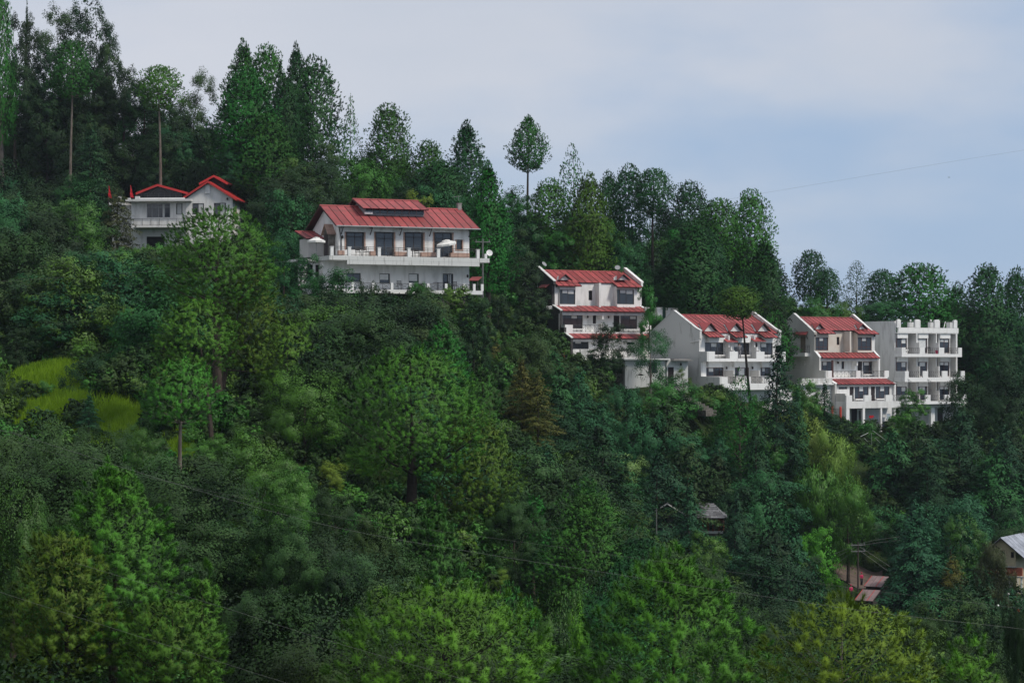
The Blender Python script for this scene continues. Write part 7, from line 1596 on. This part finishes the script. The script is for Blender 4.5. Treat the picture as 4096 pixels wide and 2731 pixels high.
(Cd,'cedar_dark',1735,990,1250,100,214,'dark tall cedar in the shade left of the weeping trees',dict(prof='column',droop=.4)),
(Cd,'cedar_blue',1655,1010,1160,90,216,'blue-green cedar above the stone cottage roof',dict(bare=True,prof='round_cone',droop=.45)),
(Cd,'cedar_blue',2050,1000,1190,130,236,'blue-green cedar below the pipe frames',dict(prof='round_cone',droop=.45)),
(Cd,'cedar_dark',2205,955,1260,150,238,'big dark layered cedar below the flat-roofed block',dict(prof='round_cone',droop=.4)),
(Cd,'cedar_dark',2310,1000,1230,120,236,'dark layered cedar at the right edge above the ochre house',dict(prof='round_cone',droop=.4)),
(Cd,'cedar_dark',2130,1040,1250,110,232,'dark cedar behind the large blue-green cedar',dict(prof='round_cone',droop=.4)),
(Cd,'cedar_blue',2105,1168,1420,172,198,'large blue-green cedar with sweeping boughs right of the dirt road',dict(prof='cone',droop=.5)),
(B,'leaf_green',2215,1196,1340,100,206,'fresh green broadleaf between the large cedar and the ochre house',dict(nl=12)),
(Wp,'cypress_brown',2286,1258,1470,90,196,'dark drooping cypress before the ochre house',dict(nl=11)),
(Cd,'cypress_gold',2185,1290,1400,90,199,'golden-tipped cypress right of the large blue-green cedar',dict(prof='round_cone',droop=.4)),
(B,'leaf_bright',1872,1214,1340,108,206,'bright yellow-green broadleaf left of the dark utility pole',dict(nl=12)),
(B,'leaf_pale',1815,1300,1420,110,196,'pale green bushy tree below the bright yellow-green broadleaf',dict(nl=12)),
(Cd,'cedar_dark',1688,1152,1340,78,198,'dark pointed cedar right of the stone cottage',dict(prof='cone',droop=.35)),
(Cd,'cedar_blue',1582,1128,1360,110,195,'teal cedar before the middle of the stone cottage',dict(prof='cone',droop=.5)),
(Cd,'cedar_blue',1755,1240,1420,120,194,'blue-green cedar with pale tips between the dark pointed cedar and bright broadleaf',dict(prof='round_cone',droop=.45)),
(B,'oak_dark',1560,1290,1400,130,190,'dark bushy tree under the arch of the stone cottage',dict(nl=12)),
(Cd,'cedar_blue',1252,1030,1240,132,180,'green cedar with feathery boughs right of the largest domed pine',dict(prof='round_cone',droop=.45)),
(B,'leaf_pale',1420,1058,1250,132,186,'speckled pale-leaved poplar left of the stone cottage',dict(nl=13,cover=2.6)),
(B,'oak_grey',1365,1180,1330,130,172,'grey-leaved tree at the foot of the speckled poplar',dict(nl=13)),
(B,'oak_grey',1290,1240,1380,130,160,'grey scrubby tree right of the small meadow gap',dict(nl=13)),
(B,'oak_dark',1320,1110,1260,90,190,'dark tree in the hollow between the feathery cedar and the poplar',dict(nl=10)),
(B,'oak_grey',1440,1290,1420,130,165,'grey-green scrub left of the front conical pine',dict(nl=12)),
# ---- middle left slope
(B,'leaf_olive',700,850,1040,180,148,'olive broadleaf tree right of the little hut',dict(nl=17)),
(B,'leaf_olive',620,905,1010,80,160,'olive tree before the little hut',dict(nl=9,cover=1.6)),
(B,'leaf_green',560,780,880,80,172,'green tree behind the trunk of the huge forked pine',dict(nl=10)),
(B,'leaf_bright',815,1030,1170,90,140,'bright green round broadleaf left of the twin trunks',dict(nl=11)),
(B,'leaf_olive',590,990,1200,210,128,'broad olive-green tree in the middle of the left slope',dict(nl=19)),
(B,'leaf_lime',760,1060,1130,70,134,'yellow-tipped tree left of the bright green round broadleaf',dict(nl=8)),
(B,'oak_dark',470,1080,1270,170,116,'dark tree in the shade right of the huge corner pine',dict(nl=15)),
(B,'leaf_olive',640,1090,1260,150,120,'olive tree with feathery pale edge above the grey oaks',dict(nl=14)),
(B,'oak_dark',770,1130,1290,130,124,'dark tree in the hollow left of the twin trunks',dict(nl=13)),
(B,'leaf_green',480,1000,1090,120,140,'green bushes at the foot of the round umbrella pine',dict(nl=11,name='shrub')),
(B,'leaf_green',330,980,1100,110,132,'green leafy bush below the right meadow patch',dict(nl=11,name='shrub')),
(B,'oak_grey',85,985,1230,240,104,'large grey-green broadleaf at the left edge below the meadow',dict(nl=19)),
(B,'oak_grey',230,985,1110,150,122,'grey-green tree under the meadow, behind the huge corner pine',dict(nl=13)),
(B,'leaf_olive',30,1130,1400,150,92,'olive broadleaf cut by the left edge, middle height',dict(nl=15)),
# ---- foreground
(Pn,'pine_bright',265,1080,1500,320,84,'huge conical pine filling the lower left corner, bright right flank',dict(prof='round_cone',trunkpx=40,bark='bark_dark',cover=2.7)),
(Pn,'pine_olive',150,1230,1560,260,82,'olive shaded pine at lower left beside the huge corner pine',dict(prof='dome',trunkpx=34,bark='bark_dark')),
(Pn,'pine_olive',390,1380,1600,240,80,'olive brown pine at the bottom, right of the corner trunks',dict(prof='dome',trunkpx=20,bark='bark_dark')),
(Pn,'pine_bright',470,1300,1440,90,82,'bright pine tip standing out from the lower right of the corner pine',dict(prof='dome')),
(B,'oak_grey',655,1200,1430,170,98,'tall grey-leaved oak at the bottom, left of two',dict(nl=15)),
(B,'oak_grey',600,1370,1600,220,88,'grey-leaved oak low at the bottom below the tall grey oak',dict(nl=16)),
(B,'oak_grey',850,1195,1380,130,106,'grey oak with pale cream leaves beside the slender candle pine',dict(nl=12)),
(B,'oak_dark',790,1290,1540,170,94,'dark oak left of the front domed pine',dict(nl=15)),
(B,'leaf_olive',545,1190,1340,130,104,'olive-green leafy tree right of the huge corner pine tip',dict(nl=12)),
(Pn,'pine_mid',1000,1165,1400,168,110,'slender candle-tipped young pine in the lower centre',dict(prof='round_cone',bark='bark_pale')),
(Pn,'pine_mid',994,1118,1175,22,110,'tufted leader candle above the young pine in the lower centre',dict(prof='ovate',tuft=.28)),
(B,'oak_grey',1182,1150,1310,130,138,'round grey oak right of the slender candle pine',dict(nl=13)),
(Pn,'pine_mid',1225,1145,1260,70,141,'small pine crown behind the round grey oak',dict(prof='dome')),
(B,'oak_grey',1185,1270,1400,60,128,'narrow dark grey tree between the two bright meadow gaps',dict(nl=9)),
(B,'leaf_lime',1150,1305,1370,40,126,'lime-leaved sapling in the bright meadow gap at lower centre',dict(nl=6,cover=1.8)),
(B,'leaf_olive',1285,1395,1560,130,92,'olive leafy tree between the two front pines',dict(nl=12)),
(B,'leaf_bright',1295,1420,1480,90,88,'bright leafy bush tops between the two front pines',dict(nl=8)),
(Pn,'pine_front',1015,1345,1640,480,74,'wide front domed pine at the bottom centre with big needle tufts',dict(prof='dome',trunkpx=30,bark='bark_dark',cover=2.6,tuft=.44,nneed=34,upright=1.0,shell=.16,rag=.14)),
(Pn,'pine_front',1545,1285,1680,460,78,'broad conical front pine at the bottom with upright tufts',dict(prof='round_cone',trunkpx=24,bark='bark_dark',cover=2.4,tuft=.44,nneed=34,upright=1.3,spread=.4,shell=.22,rag=.14)),
(Pn,'pine_lime',1940,1378,1640,370,70,'yellow-green front pine with grey bare twigs inside',dict(prof='dome',trunkpx=5,bark='bark_pale',cover=2.2,tuft=.42,nneed=30,shell=.3,rag=.16)),
(Pn,'pine_front',2225,1478,1660,200,72,'dark green front pine at the lower right corner',dict(prof='dome',cover=2.6,tuft=.42,nneed=30,rag=.14)),
(B,'oak_dark',2335,1410,1640,90,84,'dark tree cut by the lower right corner',dict(nl=10)),
(B,'oak_grey',2120,1420,1540,110,150,'grey bushes behind the yellow-green front pine',dict(nl=10)),
(B,'leaf_olive',1720,1400,1500,110,140,'olive bushy tree in the notch right of the conical front pine',dict(nl=10)),
]
for k_, m_, u_, vt_, vb_, w_, d_, lab_, op_ in T:
    if k_ == 'pine':
        op_ = dict(op_)
        if d_ < 112: op_.update(brush=True, nneed=110, wpx=.55, tuft=.38 if d_ < 79 else .34, cover=min(op_.get('cover', 2.6), 2.3), inn=True)
        elif d_ < 175: op_.update(brush=True, nneed=30, wpx=.62, tuft=.33, cover=op_.get('cover', 3.0))
        else: op_.setdefault('nneed', 10)
    tree(k_, m_, u_, vt_, vb_, w_, d_, lab_, **op_)

def clear_of_houses(x, y, pad=0.5):
    ok = np.ones(len(x), bool)
    for h, (xa, xb, ya, yb) in HOUSES:
        dx, dy = x - h.o.x, y - h.o.y; lx = dx*h.c + dy*h.s; ly = -dx*h.s + dy*h.c
        ok &= ~((lx > xa - pad) & (lx < xb + pad) & (ly > ya - pad) & (ly < yb + pad))
    return ok
HOUSES = [(HB, (-4, 15.5, -2.6, 8)), (HV, (-0.3, 12, -6.4, 8)), (HM, (-0.3, 11.5, -3.8, 9)), (HL, (-0.3, 11.8, -6.6, 7.4)), (HF, (0, 11.5, -2.8, 8.2)), (HR, (-7, 6, -1.2, 8))]
# ------------------------------------------------------------------ the wood between: trees nothing tells apart, in groups
GUARD = [(1890,2240,1285,1760,207),(-100,430,540,700,273),(1225,1960,790,1185,204),(440,985,690,1010,256),(2150,2610,1055,1410,247),(2600,3165,1235,1575,234),(3085,3600,1250,1705,258),(3560,3865,1270,1695,268),(2590,2905,1995,2140,203),(2440,2780,1430,1540,236),(3325,3520,2240,2420,230),
         (3935,4096,2130,2330,203),(60,330,1440,1745,170),(370,590,1600,1780,160),(1925,2060,2270,2370,132),(940,1065,1500,1610,164),(2615,2725,1222,1300,262),(700,960,840,1850,149),(1340,2090,1380,2110,152),(2000,2230,420,800,277),(2480,2640,1330,1560,233),(2370,2530,1290,1560,236)]
SPEC = {'broad': {'dark': 'dark oak', 'grey': 'grey-green oak', 'teal': 'blue-green leafy tree', 'green': 'mid green leafy tree', 'olive': 'olive leafy tree', 'mid': 'green leafy tree', 'blue': 'blue-green tree'}, 'pine': {'dark': 'dark pine', 'mid': 'mid green pine', 'blue': 'blue-green pine', 'teal': 'blue-green pine', 'grey': 'grey-green pine', 'green': 'fresh green pine'}, 'cedar': {'cedar_dark': 'dark cedar', 'cedar_blue': 'blue-green cedar', 'leaf_teal': 'teal conifer', 'oak_dark': 'blackish conifer', 'leaf_green': 'green conifer', 'leaf_dark': 'deep green conifer'}}
def fill(n, ur, dr, hr, wr, ms, kinds, label, group, seed, vmax=None):
    r = random.Random(seed); c = 0; tries = 0
    while c < n and tries < n*40:
        tries += 1; u = r.uniform(*ur); D = r.uniform(*dr); h = r.uniform(*hr); w = r.uniform(*wr); x = (u - CU)/F*D; g = gz(x, D); vt = CV - (g + h)/D*F; vb = CV - (g + .6)/D*F; hw = w/D*F/2
        if vb < 0 or vt > 2780: continue
        if any(D < d and u + hw > a and u - hw < b and vb > c0 and vt < c1 for a, b, c0, c1, d in GUARD): continue
        if vmax is not None and vt < vmax(u): continue
        if not clear_of_houses(np.array([x]), np.array([D]), w/2 - .3)[0]: continue
        k = r.choice(kinds); c += 1
        op = dict(nl=r.choice((9, 11, 13))) if k == 'broad' else dict(prof=r.choice(('dome', 'round_cone', 'column')), nneed=10) if k == 'pine' else dict(prof=r.choice(('cone', 'round_cone')), droop=r.uniform(.3, .5))
        mm = r.choice(ms); sp = SPEC[k][mm.split('_')[1] if k != 'cedar' else mm]
        tree(k, mm, u/U, vt/U, vb/U, w/D*F/U, D, sp + ' ' + label, group=sp + 's ' + group, **op)
sky_line = lambda u: np.interp(u, [0, 420, 860, 1300, 1750, 2000, 2200, 2700, 3080, 3150, 3500, 4096], [330, 330, 480, 560, 640, 760, 800, 830, 900, 1230, 1230, 1150])
fill(30, (-60, 760), (262, 300), (7, 11), (6, 8), ('oak_dark', 'oak_dark', 'leaf_teal', 'oak_grey'), (B,), 'in the dense wood on the upper left ridge', 'of the upper left ridge wood', 1, sky_line)
fill(26, (760, 2150), (232, 290), (6, 11), (5, 7.5), ('pine_dark', 'pine_mid', 'oak_dark'), (B, Pn, Pn), 'in the wood on the ridge behind the terrace house', 'of the ridge wood behind the terrace house', 2, sky_line)
fill(38, (2050, 3120), (256, 302), (6, 12), (5, 7.5), ('pine_dark', 'pine_mid', 'oak_dark', 'leaf_teal'), (B, Pn, Pn), 'in the wood on the ridge behind the villas', 'of the ridge wood behind the villas', 3, sky_line)
fill(24, (3150, 4150), (286, 314), (5, 9), (5, 7.5), ('pine_dark', 'oak_dark', 'leaf_teal'), (B, Pn), 'low in the wood behind the flat-roofed block', 'behind the flat-roofed block', 4, sky_line)
fill(46, (-60, 1250), (165, 242), (5, 9), (6, 9), ('oak_dark', 'leaf_dark', 'leaf_dark', 'leaf_teal', 'leaf_olive'), (B,), 'in the thick wood on the left slope below the red gables', 'of the left slope', 5)
fill(34, (1150, 2250), (152, 200), (5, 8.5), (6, 8), ('oak_dark', 'leaf_teal', 'leaf_dark', 'oak_grey'), (B, B, Pn), 'in the thick wood below the terrace house', 'of the slope below the terrace house', 6)
fill(62, (2150, 4150), (176, 250), (5, 9), (5.5, 8), ('cedar_dark', 'cedar_blue', 'leaf_teal', 'oak_dark', 'leaf_dark'), (Cd, Cd, B), 'in the thick wood on the slope below the villas', 'of the slope below the villas', 7)
fill(34, (-60, 1900), (96, 150), (6, 11), (5.5, 8), ('oak_grey', 'leaf_dark', 'oak_dark', 'leaf_dark'), (B,), 'in the thick wood on the lower left slope', 'of the lower left slope', 8)
fill(40, (1200, 4150), (92, 176), (6, 11), (5.5, 8), ('oak_grey', 'leaf_dark', 'oak_dark', 'leaf_olive'), (B,), 'in the valley wood behind the front pines', 'of the valley wood', 9)
fill(16, (-60, 2600), (98, 150), (9, 14), (5.5, 7.5), ('pine_mid', 'pine_dark'), (Pn,), 'rising from the lower left slope', 'of the lower left slope rising tall', 11, lambda u: 1900)
fill(14, (-60, 4150), (76, 96), (11, 14.5), (6.5, 9), ('leaf_olive', 'leaf_dark', 'leaf_dark', 'oak_dark'), (B,), 'in the front row along the bottom edge', 'of the front row', 10, lambda u: 2330)
# ------------------------------------------------------------------ undergrowth and meadow grass
MEADOW = [(190, 158, 140, 9), (470, 150, 115, 8), (700, 146, 60, 4), (200, 148, 150, 4), (1970, 141, 90, 6), (2150, 138, 90, 5), (30, 95, 120, 10), (2230, 120, 60, 4)]    # u, D, half width px, half depth m
def in_meadow(u, D, grow=1.5):
    r = np.zeros(len(u), bool)
    wob = .25*np.sin(u*.045 + D*.9) + .2*np.sin(u*.11 - D*1.7)
    for a, b, c, d in MEADOW: r |= ((u - a)/c)**2 + ((D - b)/d)**2 < grow + wob
    return r
rng = np.random.default_rng(77)
n = 7500; D = np.sqrt(rng.uniform(70**2, 305**2, n)); uu = rng.uniform(-150, 4250, n); X = (uu - CU)/F*D
ok = clear_of_houses(X, D, 1.0) & (~in_meadow(uu, D) | (rng.uniform(0, 1, n) < .10)) & ~((uu > 3200) & (uu < 3640) & (D > 188) & (D < 229)) & ~((uu > 2540) & (uu < 2690) & (D > 240) & (D < 266)) & ~((uu > 2440) & (uu < 2780) & (D > 226) & (D < 242))
uu, D, X = uu[ok], D[ok], X[ok]; Z = gz_arr(X, D); n = len(X)
rad = rng.uniform(.7, 1.7, n)*np.where(D > 240, .8, 1); tn = rng.uniform(0, 1, n)

def instancer(pts, scl, proto):
    me = bpy.data.meshes.new('undergrowth'); me.from_pydata(pts.tolist(), [], []); me.update()
    a = me.attributes.new('size', 'FLOAT', 'POINT'); a.data.foreach_set('value', scl.astype(np.float32))
    o = bpy.data.objects.new('undergrowth', me); C.objects.link(o); o['kind'] = 'stuff'
    g = bpy.data.node_groups.new('undergrowth', 'GeometryNodeTree'); g.interface.new_socket('Geometry', in_out='INPUT', socket_type='NodeSocketGeometry'); g.interface.new_socket('Geometry', in_out='OUTPUT', socket_type='NodeSocketGeometry')
    gn = g.nodes; gl = g.links; gi = gn.new('NodeGroupInput'); go = gn.new('NodeGroupOutput'); ip = gn.new('GeometryNodeInstanceOnPoints'); oi = gn.new('GeometryNodeObjectInfo'); at = gn.new('GeometryNodeInputNamedAttribute'); rv = gn.new('FunctionNodeRandomValue')
    oi.inputs['Object'].default_value = proto; oi.inputs['As Instance'].default_value = True; at.data_type = 'FLOAT'; at.inputs['Name'].default_value = 'size'; rv.data_type = 'FLOAT_VECTOR'; rv.inputs['Max'].default_value = (0.3, 0.3, 6.28)
    gl.new(gi.outputs[0], ip.inputs['Points']); gl.new(oi.outputs['Geometry'], ip.inputs['Instance']); gl.new(rv.outputs[0], ip.inputs['Rotation']); gl.new(at.outputs[0], ip.inputs['Scale']); gl.new(ip.outputs[0], go.inputs[0])
    md = o.modifiers.new('scatter', 'NODES'); md.node_group = g
pts3 = np.stack([X, D, Z - .25*rad], 1); which = rng.integers(0, 5, n)
for q_, (m_, u_, d_, lab_) in enumerate([('leaf_dark', 640, 143, 'small dark green shrub on the open slope under the umbrella pine'), ('leaf_olive', 760, 139, 'small olive shrub on the open slope right of the umbrella pine'), ('leaf_green', 560, 140, 'small fresh green shrub on the open slope left of the umbrella pine foot')]):
    r2 = np.random.default_rng(40 + q_); (qq, tn2, tp2, sn2) = crown_broad(r2, 2.5, 1.9, 150, npx=1.7, cover=2.8, nl=9); x_ = (u_ - CU)/F*d_
    s_ = empty('shrub', (x_, d_, gz(x_, d_) - .15), 0, lab_, 'shrub'); c_ = link_mesh('crown', quad_mesh('crown', qq, tn2, m_, 4, sn2), s_); MB().tube([(0, 0, -.2), (0.03, 0, .5), (0, 0.04, 1.0)], [.05, .035, .02], 6).build('trunk', 'bark_brown', s_)
    sel = (which == q_) | ((which >= 3) & (q_ == 0)); instancer(pts3[sel], rad[sel]*.95, c_)
vs = []; tt = []
for a, b, c, d in MEADOW:
    m_ = int(9500*c*b/F*d/9); aa = rng.uniform(0, 6.283, m_); rr = np.sqrt(rng.uniform(0, 1, m_))*rng.choice([1, 1, 1, 1.25], m_); u1 = a + c*rr*np.cos(aa); D1 = b + d*rr*np.sin(aa); x1 = (u1 - CU)/F*D1; z1 = gz_arr(x1, D1)
    p0 = np.stack([x1, D1, z1 - .05], 1); ln = rng.uniform(.3, .95, m_); dr = unit(np.array([.25, -.1, 1.0]) + rng.normal(size=(m_, 3))*.35); sd = unit(np.cross(dr, rng.normal(size=(m_, 3))))*(.9*b/2250)
    vs.append(np.stack([p0 - sd, p0 + sd, p0 + dr*ln[:, None]], 1)); tt.append(np.clip(.5 + .35*np.sin(x1*.9 + 2*np.sin(D1*.6)) + .35*np.sin(x1*2.3 - D1*1.1), 0, 1)*.7 + rng.uniform(0, .4, m_))
o = link_mesh('meadow_grass', quad_mesh('meadow_grass', np.concatenate(vs), np.concatenate(tt), 'grass_blade', 3)); o['kind'] = 'stuff'
print('LEAF TRIS', TRIS[0], 'trees', _tree_n[0])

# ------------------------------------------------------------------ air
hm = bpy.data.materials.new('haze'); hm.use_nodes = True; hn = hm.node_tree.nodes; hl = hm.node_tree.links
hn.remove(hn['Principled BSDF']); pv = hn.new('ShaderNodeVolumePrincipled'); pv.inputs['Color'].default_value = (0.72, 0.83, 1.0, 1); pv.inputs['Density'].default_value = 0.00008
hl.new(pv.outputs[0], hn['Material Output'].inputs['Volume'])
o = MB().box(-2700, 2700, -420, 4300, float(GZ.min()) - 1.2, 54).build('haze', hm); o['kind'] = 'stuff'
